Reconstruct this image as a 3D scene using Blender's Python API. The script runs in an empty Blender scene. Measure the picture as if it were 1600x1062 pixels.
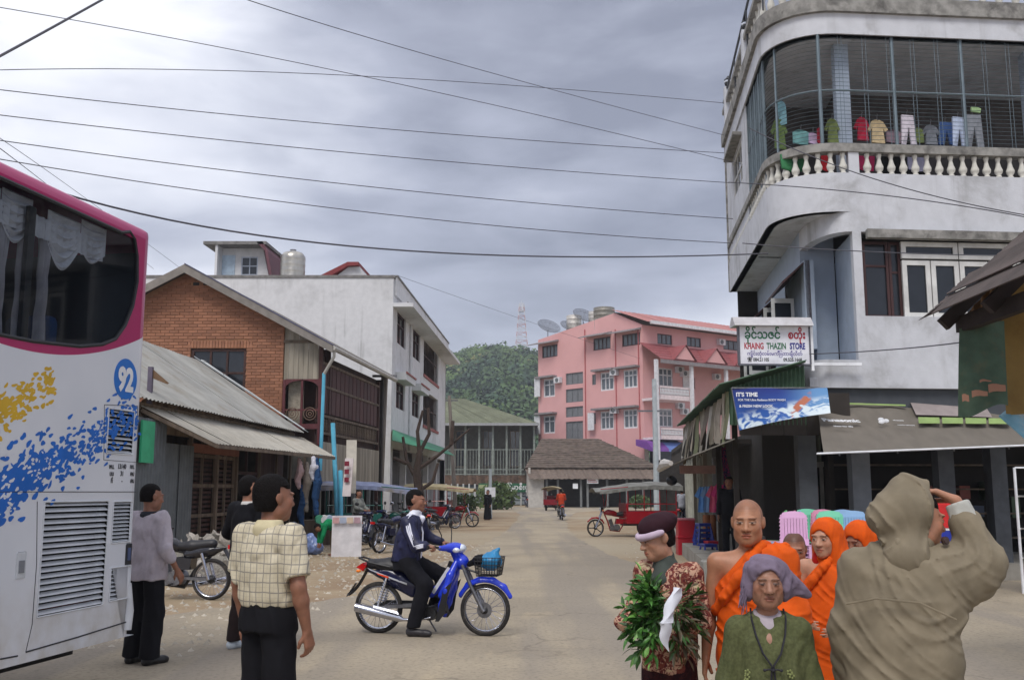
import bpy,math,random,time
import numpy as np
from mathutils import Vector,Matrix
T_START=time.time()
random.seed(7)
R=math.radians
S=bpy.context.scene
C=S.collection

# ------------------------------------------------------------------ camera
PITCH=math.atan(234/1555.6)
cam=bpy.data.objects.new('camera',bpy.data.cameras.new('camera'))
C.objects.link(cam)
cam.location=(0,0,1.6)
cam.rotation_euler=(math.pi/2+PITCH,0,0)
cam.data.lens=35
cam.data.sensor_width=36
cam.data.clip_start=0.1
cam.data.clip_end=3000
S.camera=cam

# ------------------------------------------------------------------ world: Nishita sky under an overcast cloud deck
W=bpy.data.worlds.new("World")
S.world=W
W.use_nodes=True
nt=W.node_tree
nt.nodes.clear()
def wn(t,**k):
 n=nt.nodes.new(t)
 for a,b in k.items():
  setattr(n,a,b)
 return n
SUN_EL,SUN_AZ=R(52),R(200)
out=wn('ShaderNodeOutputWorld')
bg=wn('ShaderNodeBackground')
bg.inputs[1].default_value=0.1
sky=wn('ShaderNodeTexSky',sky_type='NISHITA',sun_disc=False,sun_elevation=SUN_EL,sun_rotation=SUN_AZ)
tc=wn('ShaderNodeTexCoord')
def wmath(op,a,b=None,clamp=False):
 n=wn('ShaderNodeMath',operation=op)
 n.use_clamp=clamp
 for i,v in enumerate((a,b)):
  if v is None: continue
  if isinstance(v,(int,float)): n.inputs[i].default_value=v
  else: nt.links.new(v,n.inputs[i])
 return n.outputs[0]
def wdot(d):
 n=wn('ShaderNodeVectorMath',operation='DOT_PRODUCT')
 nt.links.new(tc.outputs['Generated'],n.inputs[0])
 n.inputs[1].default_value=Vector(d).normalized()
 return n.outputs['Value']
def wmap(v,a,b,c,d):
 n=wn('ShaderNodeMapRange',interpolation_type='SMOOTHSTEP')
 nt.links.new(v,n.inputs[0])
 for i,q in enumerate((a,b,c,d)): n.inputs[i+1].default_value=q
 return n.outputs[0]
def wnoise(scale,detail,dist,off,zs=2.6):
 m=wn('ShaderNodeMapping')
 m.inputs['Scale'].default_value=(1,1,zs)
 m.inputs['Location'].default_value=off
 nt.links.new(tc.outputs['Generated'],m.inputs[0])
 n=wn('ShaderNodeTexNoise')
 n.inputs['Scale'].default_value=scale
 n.inputs['Detail'].default_value=detail
 n.inputs['Roughness'].default_value=0.5
 n.inputs['Distortion'].default_value=dist
 nt.links.new(m.outputs[0],n.inputs['Vector'])
 return n.outputs[0]
n1=wnoise(2.6,7,0.35,(3.1,0.4,1.7))
n2=wnoise(7.0,7,0.4,(0.3,2.4,5.7),3.2)
mass=wmap(wdot((0.10,0.94,0.36)),0.90,0.995,0.0,1.0)
glow=wmap(wdot((-0.58,0.80,0.50)),0.935,0.999,0.0,1.0)
low=wmap(wdot((0,0,1)),0.04,0.26,1.0,0.0)
up=wmap(wdot((0,0,1)),0.45,1.0,0.0,1.0)
v=wmath('MULTIPLY',wmath('SUBTRACT',n1,0.5),1.9)
v=wmath('ADD',v,wmath('MULTIPLY',wmath('SUBTRACT',n2,0.5),0.65))
v=wmath('ADD',v,0.44)
v=wmath('SUBTRACT',v,wmath('MULTIPLY',mass,0.26))
v=wmath('ADD',v,wmath('MULTIPLY',glow,0.44))
v=wmath('ADD',v,wmath('MULTIPLY',low,0.40))
v=wmath('ADD',v,wmath('MULTIPLY',up,0.55),True)
cr=wn('ShaderNodeValToRGB')
cr.color_ramp.elements[0].position=0.05
cr.color_ramp.elements[0].color=(2.2,2.35,3.0,1)
cr.color_ramp.elements[1].position=1.0
cr.color_ramp.elements[1].color=(8.4,8.5,9.1,1)
e=cr.color_ramp.elements.new(0.38);e.color=(3.6,3.8,4.65,1)
e=cr.color_ramp.elements.new(0.68);e.color=(5.9,6.1,6.9,1)
nt.links.new(v,cr.inputs[0])
mx=wn('ShaderNodeMix',data_type='RGBA')
mx.inputs[0].default_value=0.90
nt.links.new(sky.outputs[0],mx.inputs[6])
nt.links.new(cr.outputs[0],mx.inputs[7])
nt.links.new(mx.outputs[2],bg.inputs[0])
nt.links.new(bg.outputs[0],out.inputs[0])

sun=bpy.data.objects.new('sun',bpy.data.lights.new('sun','SUN'))
C.objects.link(sun)
sun.data.energy=1.5
sun.data.angle=R(24)
sun.data.color=(1.0,0.955,0.89)
# light comes from behind the camera, slightly left
sd=Vector((math.sin(SUN_AZ)*math.cos(SUN_EL),math.cos(SUN_AZ)*math.cos(SUN_EL),math.sin(SUN_EL)))
sun.rotation_euler=sd.to_track_quat('Z','Y').to_euler()
S.view_settings.view_transform='Standard'
S.view_settings.look='None'
S.view_settings.gamma=1
S.view_settings.exposure=0.5
S.view_settings.use_curve_mapping=False

# ------------------------------------------------------------------ pixel -> world (used to measure where things stand)
FP=1555.6;cP,sP=math.cos(PITCH),math.sin(PITCH)
def ray(x,y):
 u=x-800;v_=531-y
 return (u,FP*cP-v_*sP,FP*sP+v_*cP)
def PD(x,y,D):
 d=ray(x,y);t=D/d[1]
 return Vector((d[0]*t,D,1.6+d[2]*t))
def PH(x,y,H):
 d=ray(x,y);t=(H-1.6)/d[2]
 return Vector((d[0]*t,d[1]*t,H))
def PG(x,y): return PH(x,y,0)

# ------------------------------------------------------------------ materials
def lin(c):
 return tuple(((q/255)/12.92 if q/255 <= 0.04045 else ((q/255+0.055)/1.055)**2.4) for q in c)
MATS={}
class Nodes:
 def __init__(s,name):
  s.m=bpy.data.materials.new(name);s.m.use_nodes=True
  s.t=s.m.node_tree;s.t.nodes.clear()
  s.out=s.n('ShaderNodeOutputMaterial');s.b=s.n('ShaderNodeBsdfPrincipled')
  s.t.links.new(s.b.outputs[0],s.out.inputs[0])
  s.tc=s.n('ShaderNodeTexCoord')
 def n(s,t,**k):
  q=s.t.nodes.new(t)
  for a,b in k.items(): setattr(q,a,b)
  return q
 def link(s,a,b): s.t.links.new(a,b)
 def noise(s,scale,detail=4,vec=(1,1,1),rough=0.55,dist=0.0,off=(0,0,0)):
  m=s.n('ShaderNodeMapping');m.inputs['Scale'].default_value=vec;m.inputs['Location'].default_value=off
  s.link(s.tc.outputs['Object'],m.inputs[0])
  q=s.n('ShaderNodeTexNoise');q.inputs['Scale'].default_value=scale;q.inputs['Detail'].default_value=detail
  q.inputs['Roughness'].default_value=rough;q.inputs['Distortion'].default_value=dist
  s.link(m.outputs[0],q.inputs['Vector']);return q.outputs[0]
 def mp(s,v,a,b,c=0.0,d=1.0):
  q=s.n('ShaderNodeMapRange');q.interpolation_type='SMOOTHSTEP';s.link(v,q.inputs[0])
  for i,z in enumerate((a,b,c,d)): q.inputs[i+1].default_value=z
  return q.outputs[0]
 def mix(s,f,a,b,mode='MIX'):
  q=s.n('ShaderNodeMix',data_type='RGBA',blend_type=mode)
  for i,z in ((0,f),(6,a),(7,b)):
   if isinstance(z,(int,float)): q.inputs[i].default_value=z
   elif isinstance(z,tuple): q.inputs[i].default_value=(z[0],z[1],z[2],1)
   else: s.link(z,q.inputs[i])
  return q.outputs[2]
 def math(s,op,a,b=None,clamp=False):
  q=s.n('ShaderNodeMath',operation=op);q.use_clamp=clamp
  for i,z in enumerate((a,b)):
   if z is None: continue
   if isinstance(z,(int,float)): q.inputs[i].default_value=z
   else: s.link(z,q.inputs[i])
  return q.outputs[0]
 def bump(s,h,strength=0.3,dist=0.02):
  q=s.n('ShaderNodeBump');q.inputs['Strength'].default_value=strength;q.inputs['Distance'].default_value=dist
  s.link(h,q.inputs['Height']);s.link(q.outputs[0],s.b.inputs['Normal'])
 def set(s,col=None,rough=None,metal=None,spec=None):
  if col is not None:
   if isinstance(col,tuple): s.b.inputs['Base Color'].default_value=(*col[:3],1)
   else: s.link(col,s.b.inputs['Base Color'])
  if rough is not None: s.b.inputs['Roughness'].default_value=rough
  if metal is not None: s.b.inputs['Metallic'].default_value=metal
  if spec is not None: s.b.inputs['Specular IOR Level'].default_value=spec
def mat(name,rgb,rough=0.7,metal=0.0,var=0.12,scale=4.0,bump=0.0,bscale=30.0,stain=None,sfac=0.5,sscale=1.2,
  streak=0.0,rand=0.0,spec=None,attr=None,vec=(1,1,1),bdist=0.02):
 """plain procedural surface: base colour varied by noise, optional stain colour, vertical rain streaks and fine relief"""
 if name in MATS: return MATS[name]
 q=Nodes(name);base=lin(rgb)
 n=q.noise(scale,5,vec)
 f=q.mp(n,0.3,0.7)
 col=q.mix(f,tuple(c*(1-var) for c in base),tuple(min(1,c*(1+var)) for c in base))
 if rand:
  oi=q.n('ShaderNodeObjectInfo')
  r=q.mp(oi.outputs['Random'],0,1,1-rand,1+rand)
  hs=q.n('ShaderNodeHueSaturation');q.link(r,hs.inputs['Value']);q.link(col,hs.inputs['Color']);col=hs.outputs[0]
 if attr:
  a=q.n('ShaderNodeAttribute');a.attribute_name=attr
  col=q.mix(1.0,col,a.outputs['Color'],'MULTIPLY')
 if stain:
  sn=q.noise(sscale,7,vec,0.65,0.3,(3,5,1))
  col=q.mix(q.math('MULTIPLY',q.mp(sn,0.48,0.72),sfac),col,lin(stain))
 if streak:
  st=q.noise(1.6,6,(2.4,2.4,0.13),0.6)
  st2=q.noise(0.8,3,(1,1,1),0.5,0,(9,2,4))
  col=q.mix(q.math('MULTIPLY',q.math('MULTIPLY',q.mp(st,0.5,0.75),q.mp(st2,0.35,0.65)),streak),col,lin(stain or (70,68,62)))
 q.set(col,rough,metal,spec)
 if bump: q.bump(q.noise(bscale,4,vec),bump,bdist)
 MATS[name]=q.m
 return q.m

# ------------------------------------------------------------------ object helpers
def link(o): C.objects.link(o);return o
def prop(o,label=None,cat=None,group=None,kind=None):
 if label: o['label']=label
 if cat: o['category']=cat
 if group: o['group']=group
 if kind: o['kind']=kind
 return o
def thing(name,loc,rz=0.0,label=None,cat=None,group=None):
 o=link(bpy.data.objects.new(name,None));o.location=loc;o.rotation_euler=(0,0,rz)
 o.empty_display_size=0.3
 return prop(o,label,cat,group)
def kids(o): return [c for c in bpy.data.objects if c.parent == o]
def copy_tree(root,loc,rz=0.0,label=None,scale=None,group=None):
 """a thing, its parts and sub-parts; shares mesh data"""
 byp={}
 for c in bpy.data.objects:
  if c.parent: byp.setdefault(c.parent.name,[]).append(c)
 r=link(root.copy());r.location=loc;r.rotation_euler=(0,0,rz)
 if label: r['label']=label
 if group: r['group']=group
 if scale: r.scale=(scale,)*3
 for ch in byp.get(root.name,[]):
  c=link(ch.copy());c.parent=r
  for g in byp.get(ch.name,[]):
   d=link(g.copy());d.parent=c
 return r
class Frame:
 """skewable building frame: O + u*s + v*t, z up"""
 def __init__(s,O,au,av=None):
  s.O=Vector(O);s.u=Vector((math.cos(au),math.sin(au),0))
  s.v=Vector((-math.sin(au),math.cos(au),0)) if av is None else Vector((math.sin(av),math.cos(av),0))
 def __call__(s,a,b,z): return s.u*a+s.v*b+Vector((0,0,z))
 def w(s,a,b,z): return s.O+s(a,b,z)
 def solve(s,x,y,k,c):
  """intersect the pixel ray with plane s=c (k=0) or t=c (k=1); returns (other coordinate, z)"""
  d=Vector(ray(x,y));o=Vector((0,0,1.6))-s.O
  det=s.u.x*s.v.y-s.u.y*s.v.x
  def st(p): return ((p.x*s.v.y-p.y*s.v.x)/det,(s.u.x*p.y-s.u.y*p.x)/det)
  os_,ds=st(o),st(d)
  T=(c-os_[k])/ds[k]
  return (os_[1-k]+ds[1-k]*T,1.6+d.z*T)
 def f(s,x,y,t=0.0): return s.solve(x,y,1,t)
 def g(s,x,y,c=0.0): return s.solve(x,y,0,c)
class MB:
 """mesh builder"""
 def __init__(s,T=None): s.v=[];s.f=[];s.T=T;s.mi=[];s.cur=0
 def add(s,vs,fs):
  b=len(s.v)
  for p in vs: s.v.append(tuple(s.T(*p)) if s.T else tuple(p))
  for f in fs: s.f.append(tuple(b+i for i in f));s.mi.append(s.cur)
  return s
 def box(s,x0,x1,y0,y1,z0,z1):
  return s.add([(x0,y0,z0),(x1,y0,z0),(x1,y1,z0),(x0,y1,z0),(x0,y0,z1),(x1,y0,z1),(x1,y1,z1),(x0,y1,z1)],
     [(0,3,2,1),(4,5,6,7),(0,1,5,4),(1,2,6,5),(2,3,7,6),(3,0,4,7)])
 def bbox(s,x0,x1,y0,y1,z0,z1,b=0.01):
  """box with chamfered vertical and top edges"""
  P=[(x0+b,y0),(x1-b,y0),(x1,y0+b),(x1,y1-b),(x1-b,y1),(x0+b,y1),(x0,y1-b),(x0,y0+b)]
  Q=[(x0+b,y0+b),(x1-b,y0+b),(x1-b,y0+b),(x1-b,y1-b),(x1-b,y1-b),(x0+b,y1-b),(x0+b,y1-b),(x0+b,y0+b)]
  vs=[(p[0],p[1],z0) for p in P]+[(p[0],p[1],z1-b) for p in P]+[(p[0],p[1],z1) for p in Q]
  fs=[tuple(reversed(range(8)))]
  for i in range(8):
   j=(i+1) % 8
   fs.append((i,j,8+j,8+i));fs.append((8+i,8+j,16+j,16+i))
  fs.append((17,19,21,23) if False else (16,17,19,21))
  fs.append((16,18,20,22)) if False else None
  return s.add(vs,[f for f in fs if f])
 def prism(s,poly,a0,a1,ax='y'):
  """polygon in the plane normal to ax, extruded from a0 to a1"""
  def m(p,a): return {'y': (p[0],a,p[1]),'x': (a,p[0],p[1]),'z': (p[0],p[1],a)}[ax]
  n=len(poly)
  return s.add([m(p,a0) for p in poly]+[m(p,a1) for p in poly],
     [tuple(range(n)),tuple(reversed(range(n,2*n)))]+[(i,n+i,n+(i+1) % n,(i+1) % n) for i in range(n)])
 def quadsheet(s,a,b,c,d,th=0.01):
  """thick sheet through four corners"""
  a,b,c,d=map(Vector,(a,b,c,d))
  n=(b-a).cross(d-a).normalized()*th
  return s.add([a,b,c,d,a+n,b+n,c+n,d+n],[(0,3,2,1),(4,5,6,7),(0,1,5,4),(1,2,6,5),(2,3,7,6),(3,0,4,7)])
 def grid(s,a,b,c,d,nu,nv,fn=None,th=0.0):
  """bilinear patch a-b (u), a-d (v), displaced by fn(u,v)->vector"""
  a,b,c,d=map(Vector,(a,b,c,d));vs=[]
  def pt(i,j):
   u,v_=i/nu,j/nv
   p=a*(1-u)*(1-v_)+b*u*(1-v_)+c*u*v_+d*(1-u)*v_
   return p+(Vector(fn(u,v_)) if fn else Vector())
  vs=[pt(i,j) for j in range(nv+1) for i in range(nu+1)]
  fs=[(j*(nu+1)+i,j*(nu+1)+i+1,(j+1)*(nu+1)+i+1,(j+1)*(nu+1)+i) for j in range(nv) for i in range(nu)]
  if th:
   n=(b-a).cross(d-a).normalized()*th
   N=len(vs);vs += [p+n for p in vs]
   fs=[tuple(reversed(f)) for f in fs]+[tuple(N+i for i in f) for f in fs]
   rim=list(range(nu+1))+[(j+1)*(nu+1)-1 for j in range(1,nv+1)]+[nv*(nu+1)+i for i in range(nu-1,-1,-1)]+[j*(nu+1) for j in range(nv-1,0,-1)]
   for i in range(len(rim)):
    p,q=rim[i],rim[(i+1) % len(rim)];fs.append((p,q,N+q,N+p))
  return s.add(vs,fs)
 def beam(s,p0,p1,w=0.04,h=None,up=(0,0,1)):
  h=h or w;p0=Vector(p0);p1=Vector(p1);d=(p1-p0).normalized();up=Vector(up)
  if abs(d.dot(up)) > 0.98: up=Vector((1,0,0))
  a=d.cross(up).normalized()*(w/2);b=a.cross(d).normalized()*(h/2)
  return s.add([p0-a-b,p0+a-b,p0+a+b,p0-a+b,p1-a-b,p1+a-b,p1+a+b,p1-a+b],
     [(0,1,2,3),(7,6,5,4),(0,4,5,1),(1,5,6,2),(2,6,7,3),(3,7,4,0)])
 def tube(s,pts,r,n=8,cap=True,closed=False):
  pts=[Vector(p) for p in pts];m=len(pts)
  rs=r if isinstance(r,(list,tuple)) else [r]*m
  vs=[];fs=[];up=None
  for i,p in enumerate(pts):
   if closed: d=(pts[(i+1) % m]-pts[i-1]).normalized()
   else: d=(pts[min(i+1,m-1)]-pts[max(i-1,0)]).normalized()
   if up is None: up=Vector((0,0,1)) if abs(d.z) < 0.9 else Vector((1,0,0))
   a=d.cross(up)
   a=a.normalized() if a.length > 1e-6 else Vector((1,0,0));up=a.cross(d).normalized()
   for k in range(n):
    t=2*math.pi*k/n
    vs.append(p+(a*math.cos(t)+up*math.sin(t))*rs[i])
  for i in range(m if closed else m-1):
   for k in range(n):
    A=i*n+k;B=i*n+(k+1) % n;i2=(i+1) % m
    fs.append((A,B,i2*n+(k+1) % n,i2*n+k))
  if cap and not closed:
   fs.append(tuple(reversed(range(n))));fs.append(tuple(range((m-1)*n,m*n)))
  return s.add(vs,fs)
 def cyl(s,p0,p1,r,n=12): return s.tube([p0,p1],r,n)
 def lathe(s,prof,c=(0,0,0),axis='z',n=16,cap=True):
  vs=[];fs=[]
  for (r,h) in prof:
   for k in range(n):
    t=2*math.pi*k/n;a,b=r*math.cos(t),r*math.sin(t)
    q={'z': (a,b,h),'y': (a,h,b),'x': (h,a,b)}[axis]
    vs.append((q[0]+c[0],q[1]+c[1],q[2]+c[2]))
  for i in range(len(prof)-1):
   for k in range(n):
    fs.append((i*n+k,i*n+(k+1) % n,(i+1)*n+(k+1) % n,(i+1)*n+k))
  if cap:
   fs.append(tuple(reversed(range(n))));fs.append(tuple(range((len(prof)-1)*n,len(prof)*n)))
  return s.add(vs,fs)
 def ball(s,c,r,n=10,m=7):
  r=r if isinstance(r,(tuple,list)) else (r,r,r)
  vs=[];fs=[]
  for i in range(m+1):
   p=math.pi*i/m
   for k in range(n):
    t=2*math.pi*k/n
    vs.append((c[0]+r[0]*math.sin(p)*math.cos(t),c[1]+r[1]*math.sin(p)*math.sin(t),c[2]+r[2]*math.cos(p)))
  for i in range(m):
   for k in range(n):
    fs.append((i*n+k,(i+1)*n+k,(i+1)*n+(k+1) % n,i*n+(k+1) % n))
  return s.add(vs,fs)
 def mesh(s,name,mats,smooth=False):
  me=bpy.data.meshes.new(name);me.from_pydata(s.v,[],s.f)
  for m_ in (mats if isinstance(mats,(list,tuple)) else [mats]): me.materials.append(m_)
  if isinstance(mats,(list,tuple)) and len(mats) > 1: me.polygons.foreach_set('material_index',s.mi)
  if smooth: me.polygons.foreach_set('use_smooth',[True]*len(me.polygons))
  me.update()
  return me
 def build(s,name,mats,parent=None,smooth=False,loc=None,fix=True):
  me=s.mesh(name,mats,smooth)
  if fix:
   import bmesh
   b=bmesh.new();b.from_mesh(me);bmesh.ops.recalc_face_normals(b,faces=b.faces);b.to_mesh(me);b.free()
  if smooth is True:
   me.set_sharp_from_angle(angle=R(40))
  o=link(bpy.data.objects.new(name,me))
  if parent: o.parent=parent
  if loc is not None: o.location=loc
  return o
def inst(name,me,parent,loc=(0,0,0),rot=(0,0,0),sc=(1,1,1)):
 o=link(bpy.data.objects.new(name,me));o.parent=parent;o.location=loc;o.rotation_euler=rot;o.scale=sc
 return o
def curve_text(name,txt,size,m,parent,M4,extrude=0.002,bold=0.0,align='LEFT',sx=1.0,shear=0.0,font=None):
 cu=bpy.data.curves.new(name,'FONT');cu.body=txt;cu.size=size;cu.extrude=extrude;cu.offset=bold
 cu.align_x=align;cu.shear=shear;cu.materials.append(m);cu.resolution_u=3
 tmp=bpy.data.objects.new(name,cu);link(tmp)
 me=bpy.data.meshes.new_from_object(tmp);bpy.data.objects.remove(tmp);me.name=name
 if not me.materials: me.materials.append(m)
 o=link(bpy.data.objects.new(name,me));o.parent=parent
 o.matrix_local=M4 @ Matrix.Diagonal((sx,1,1,1))
 return o
def plane_m(origin,x,z):
 """matrix whose local X runs along x, local Y along z (text plane)"""
 x=Vector(x).normalized();z=Vector(z);z=(z-x*z.dot(x)).normalized();n=x.cross(z)
 return Matrix(((x.x,z.x,n.x,origin[0]),(x.y,z.y,n.y,origin[1]),(x.z,z.z,n.z,origin[2]),(0,0,0,1)))
# ------------------------------------------------------------------ implicit surfaces for bodies, cloth and fairings
def axis(lo,hi,coarse,fine=()):
 """grid lines from lo to hi, finer inside the given (a, b, step) intervals"""
 xs=[lo];x=lo
 while x < hi:
  st=coarse
  for a,b,s in fine:
   if a <= x < b: st=min(st,s)
   elif x < a < x+st: st=min(st,max(s,a-x))
  x += st;xs.append(x)
 return np.array(xs,dtype=np.float32)
class Sdf:
 def __init__(s): s.ops=[]
 def add(s,fn,lo,hi,k=0.02,sign=1): s.ops.append((fn,np.array(lo,float),np.array(hi,float),k,sign));return s
 def cone(s,a,b,ra,rb,k=0.02,sign=1):
  a=np.array(a,np.float32);b=np.array(b,np.float32);d=b-a;L2=float(d @ d)+1e-9
  def fn(x,y,z):
   t=np.clip(((x-a[0])*d[0]+(y-a[1])*d[1]+(z-a[2])*d[2])/L2,0,1)
   return np.sqrt((x-a[0]-t*d[0])**2+(y-a[1]-t*d[1])**2+(z-a[2]-t*d[2])**2)-(ra+(rb-ra)*t)
  r=max(ra,rb)
  return s.add(fn,np.minimum(a,b)-r,np.maximum(a,b)+r,k,sign)
 def chain(s,pts,rs,k=0.02):
  for i in range(len(pts)-1): s.cone(pts[i],pts[i+1],rs[i],rs[i+1],k)
  return s
 def ell(s,c,r,k=0.02,sign=1,rot=None):
  c=np.array(c,np.float32);r=np.array(r if hasattr(r,'__len__') else (r,r,r),np.float32)
  Rm=np.eye(3,dtype=np.float32) if rot is None else np.array(rot,np.float32)
  mr=float(r.min())
  def fn(x,y,z):
   X,Y,Z=x-c[0],y-c[1],z-c[2]
   q=[(Rm[0,i]*X+Rm[1,i]*Y+Rm[2,i]*Z) for i in range(3)]
   k0=np.sqrt((q[0]/r[0])**2+(q[1]/r[1])**2+(q[2]/r[2])**2)
   k1=np.sqrt((q[0]/r[0]**2)**2+(q[1]/r[1]**2)**2+(q[2]/r[2]**2)**2)+1e-6
   return k0*(k0-1)/k1
  R_=float(r.max())
  ext=np.array([R_]*3) if rot is not None else r
  return s.add(fn,c-ext,c+ext,k,sign)
 def rbox(s,c,h,rad=0.01,k=0.01,sign=1,rot=None):
  c=np.array(c,np.float32);h=np.array(h,np.float32)-rad
  Rm=np.eye(3,dtype=np.float32) if rot is None else np.array(rot,np.float32)
  def fn(x,y,z):
   X,Y,Z=x-c[0],y-c[1],z-c[2]
   q=[np.abs(Rm[0,i]*X+Rm[1,i]*Y+Rm[2,i]*Z)-h[i] for i in range(3)]
   o=np.sqrt(np.maximum(q[0],0)**2+np.maximum(q[1],0)**2+np.maximum(q[2],0)**2)
   return o+np.minimum(np.maximum(q[0],np.maximum(q[1],q[2])),0)-rad
  e=float(np.linalg.norm(h))+rad if rot is not None else h+rad
  return s.add(fn,c-e,c+e,k,sign)
 def mesh(s,ax,disp=None,cuts=(),pad=0.03):
  """evaluate on a rectilinear grid and extract with surface nets"""
  X,Y,Z=ax
  F=np.full((len(X),len(Y),len(Z)),0.12,np.float32)
  for fn,lo,hi,k,sign in s.ops:
   sl=[]
   for A,l,h in zip(ax,lo-pad-k,hi+pad+k):
    i0=max(0,np.searchsorted(A,l)-1);i1=min(len(A),np.searchsorted(A,h)+1)
    sl.append(slice(i0,i1))
   if any(q.stop <= q.start for q in sl): continue
   x=X[sl[0]][:,None,None];y=Y[sl[1]][None,:,None];z=Z[sl[2]][None,None,:]
   d=fn(x,y,z);f=F[tuple(sl)]
   if sign > 0:
    h=np.clip(0.5+0.5*(f-d)/k,0,1);F[tuple(sl)]=f*(1-h)+d*h-k*h*(1-h)
   else:
    h=np.clip(0.5-0.5*(f+d)/k,0,1);F[tuple(sl)]=f*(1-h)+(-d)*h+k*h*(1-h)
  x=X[:,None,None];y=Y[None,:,None];z=Z[None,None,:]
  if disp is not None: F=F+disp(x,y,z)
  for c in cuts: F=np.maximum(F,c(x,y,z))
  F[0]=F[-1]=0.1;F[:,0]=F[:,-1]=0.1;F[:,:,0]=F[:,:,-1]=0.1
  return nets(F,X,Y,Z)
def nets(F,X,Y,Z):
 ins=F < 0
 nx,ny,nz=F.shape
 cnt=np.zeros((nx-1,ny-1,nz-1),np.int8)
 for i in (0,1):
  for j in (0,1):
   for k in (0,1): cnt += ins[i:nx-1+i,j:ny-1+j,k:nz-1+k]
 act=np.argwhere((cnt > 0) & (cnt < 8))
 if len(act) == 0: return np.zeros((0,3)),np.zeros((0,4),int)
 idx=np.full(cnt.shape,-1,np.int32);idx[tuple(act.T)]=np.arange(len(act))
 P=np.zeros((len(act),3));n=np.zeros(len(act));A=act
 G=[X,Y,Z]
 for a in range(3):
  for p in (0,1):
   for q in (0,1):
    o0=[0,0,0];o0[(a+1) % 3]=p;o0[(a+2) % 3]=q
    o1=list(o0);o1[a]=1
    i0=A+o0;i1=A+o1
    f0=F[tuple(i0.T)];f1=F[tuple(i1.T)]
    m=(f0 < 0) != (f1 < 0)
    t=np.where(m,f0/(f0-f1+1e-12),0)
    for d in range(3):
     c0=G[d][i0[:,d]];c1=G[d][i1[:,d]]
     P[:,d] += np.where(m,c0+(c1-c0)*t,0)
    n += m
 P /= n[:,None]
 Q=[]
 for a in range(3):
  b,c=(a+1) % 3,(a+2) % 3
  s0=[slice(0,None)]*3;s1=[slice(0,None)]*3
  s0[a]=slice(0,-1);s1[a]=slice(1,None)
  ch=np.argwhere(ins[tuple(s0)] != ins[tuple(s1)])
  ch=ch[(ch[:,b] > 0) & (ch[:,c] > 0) & (ch[:,b] < F.shape[b]-1) & (ch[:,c] < F.shape[c]-1)]
  fl=ins[tuple(ch.T)]
  def cell(db,dc):
   k=ch.copy();k[:,b] += db;k[:,c] += dc;return idx[tuple(k.T)]
  q=np.stack([cell(-1,-1),cell(0,-1),cell(0,0),cell(-1,0)],1)
  q[~fl]=q[~fl][:,::-1]
  Q.append(q)
 return P,np.concatenate(Q)
def np_mesh(name,P,Q,mats,parent=None,cols=None,smooth=True,it=1):
 # light Laplacian smoothing removes grid steps
 for _ in range(it):
  acc=np.zeros_like(P);cn=np.zeros(len(P))
  for i in range(4):
   a,b=Q[:,i],Q[:,(i+1) % 4]
   for d in range(3):
    acc[:,d] += np.bincount(a,P[b,d],len(P))+np.bincount(b,P[a,d],len(P))
   cn += np.bincount(a,minlength=len(P))+np.bincount(b,minlength=len(P))
  P=P*0.45+0.55*acc/np.maximum(cn,1)[:,None]
 me=bpy.data.meshes.new(name)
 me.vertices.add(len(P));me.vertices.foreach_set('co',P.astype(np.float32).ravel())
 me.loops.add(len(Q)*4);me.loops.foreach_set('vertex_index',Q.astype(np.int32).ravel())
 me.polygons.add(len(Q));me.polygons.foreach_set('loop_start',np.arange(0,len(Q)*4,4,dtype=np.int32))
 me.update(calc_edges=True)
 for m_ in (mats if isinstance(mats,(list,tuple)) else [mats]): me.materials.append(m_)
 if smooth: me.polygons.foreach_set('use_smooth',np.ones(len(Q),bool))
 if cols is not None:
  ca=me.color_attributes.new('tint','FLOAT_COLOR','POINT')
  ca.data.foreach_set('color',np.concatenate([cols,np.ones((len(cols),1))],1).astype(np.float32).ravel())
 me.update()
 o=link(bpy.data.objects.new(name,me))
 if parent: o.parent=parent
 return o
def folds(amp,freq,direction,seed=0,warp=0.35,box=None):
 """cloth folds running along 'direction': ridged waves across it, warped"""
 rs=np.random.RandomState(seed);d=np.array(direction,float);d /= np.linalg.norm(d)
 a=np.cross(d,(0.31,0.87,0.4));a /= np.linalg.norm(a);b=np.cross(d,a)
 ph=rs.rand(8)*6.3
 def fn(x,y,z):
  A=x*a[0]+y*a[1]+z*a[2];B=x*b[0]+y*b[1]+z*b[2];L=x*d[0]+y*d[1]+z*d[2]
  w=warp*(np.sin(L*9+ph[0]+A*7)+0.6*np.sin(L*17+ph[1]-B*11))
  g=np.sin(A*freq+w*3+ph[2])+np.sin(B*freq*1.13-w*2.2+ph[3])+0.6*np.sin((A+B)*freq*1.9+L*5+w*4+ph[4])
  r=amp*(0.6-np.abs(g)*0.5)
  if box is not None:
   c,h=box
   m=np.clip(1.4-np.sqrt(((x-c[0])/h[0])**2+((y-c[1])/h[1])**2+((z-c[2])/h[2])**2),0,1)
   r=r*m
  return r.astype(np.float32)
 return fn
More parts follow.
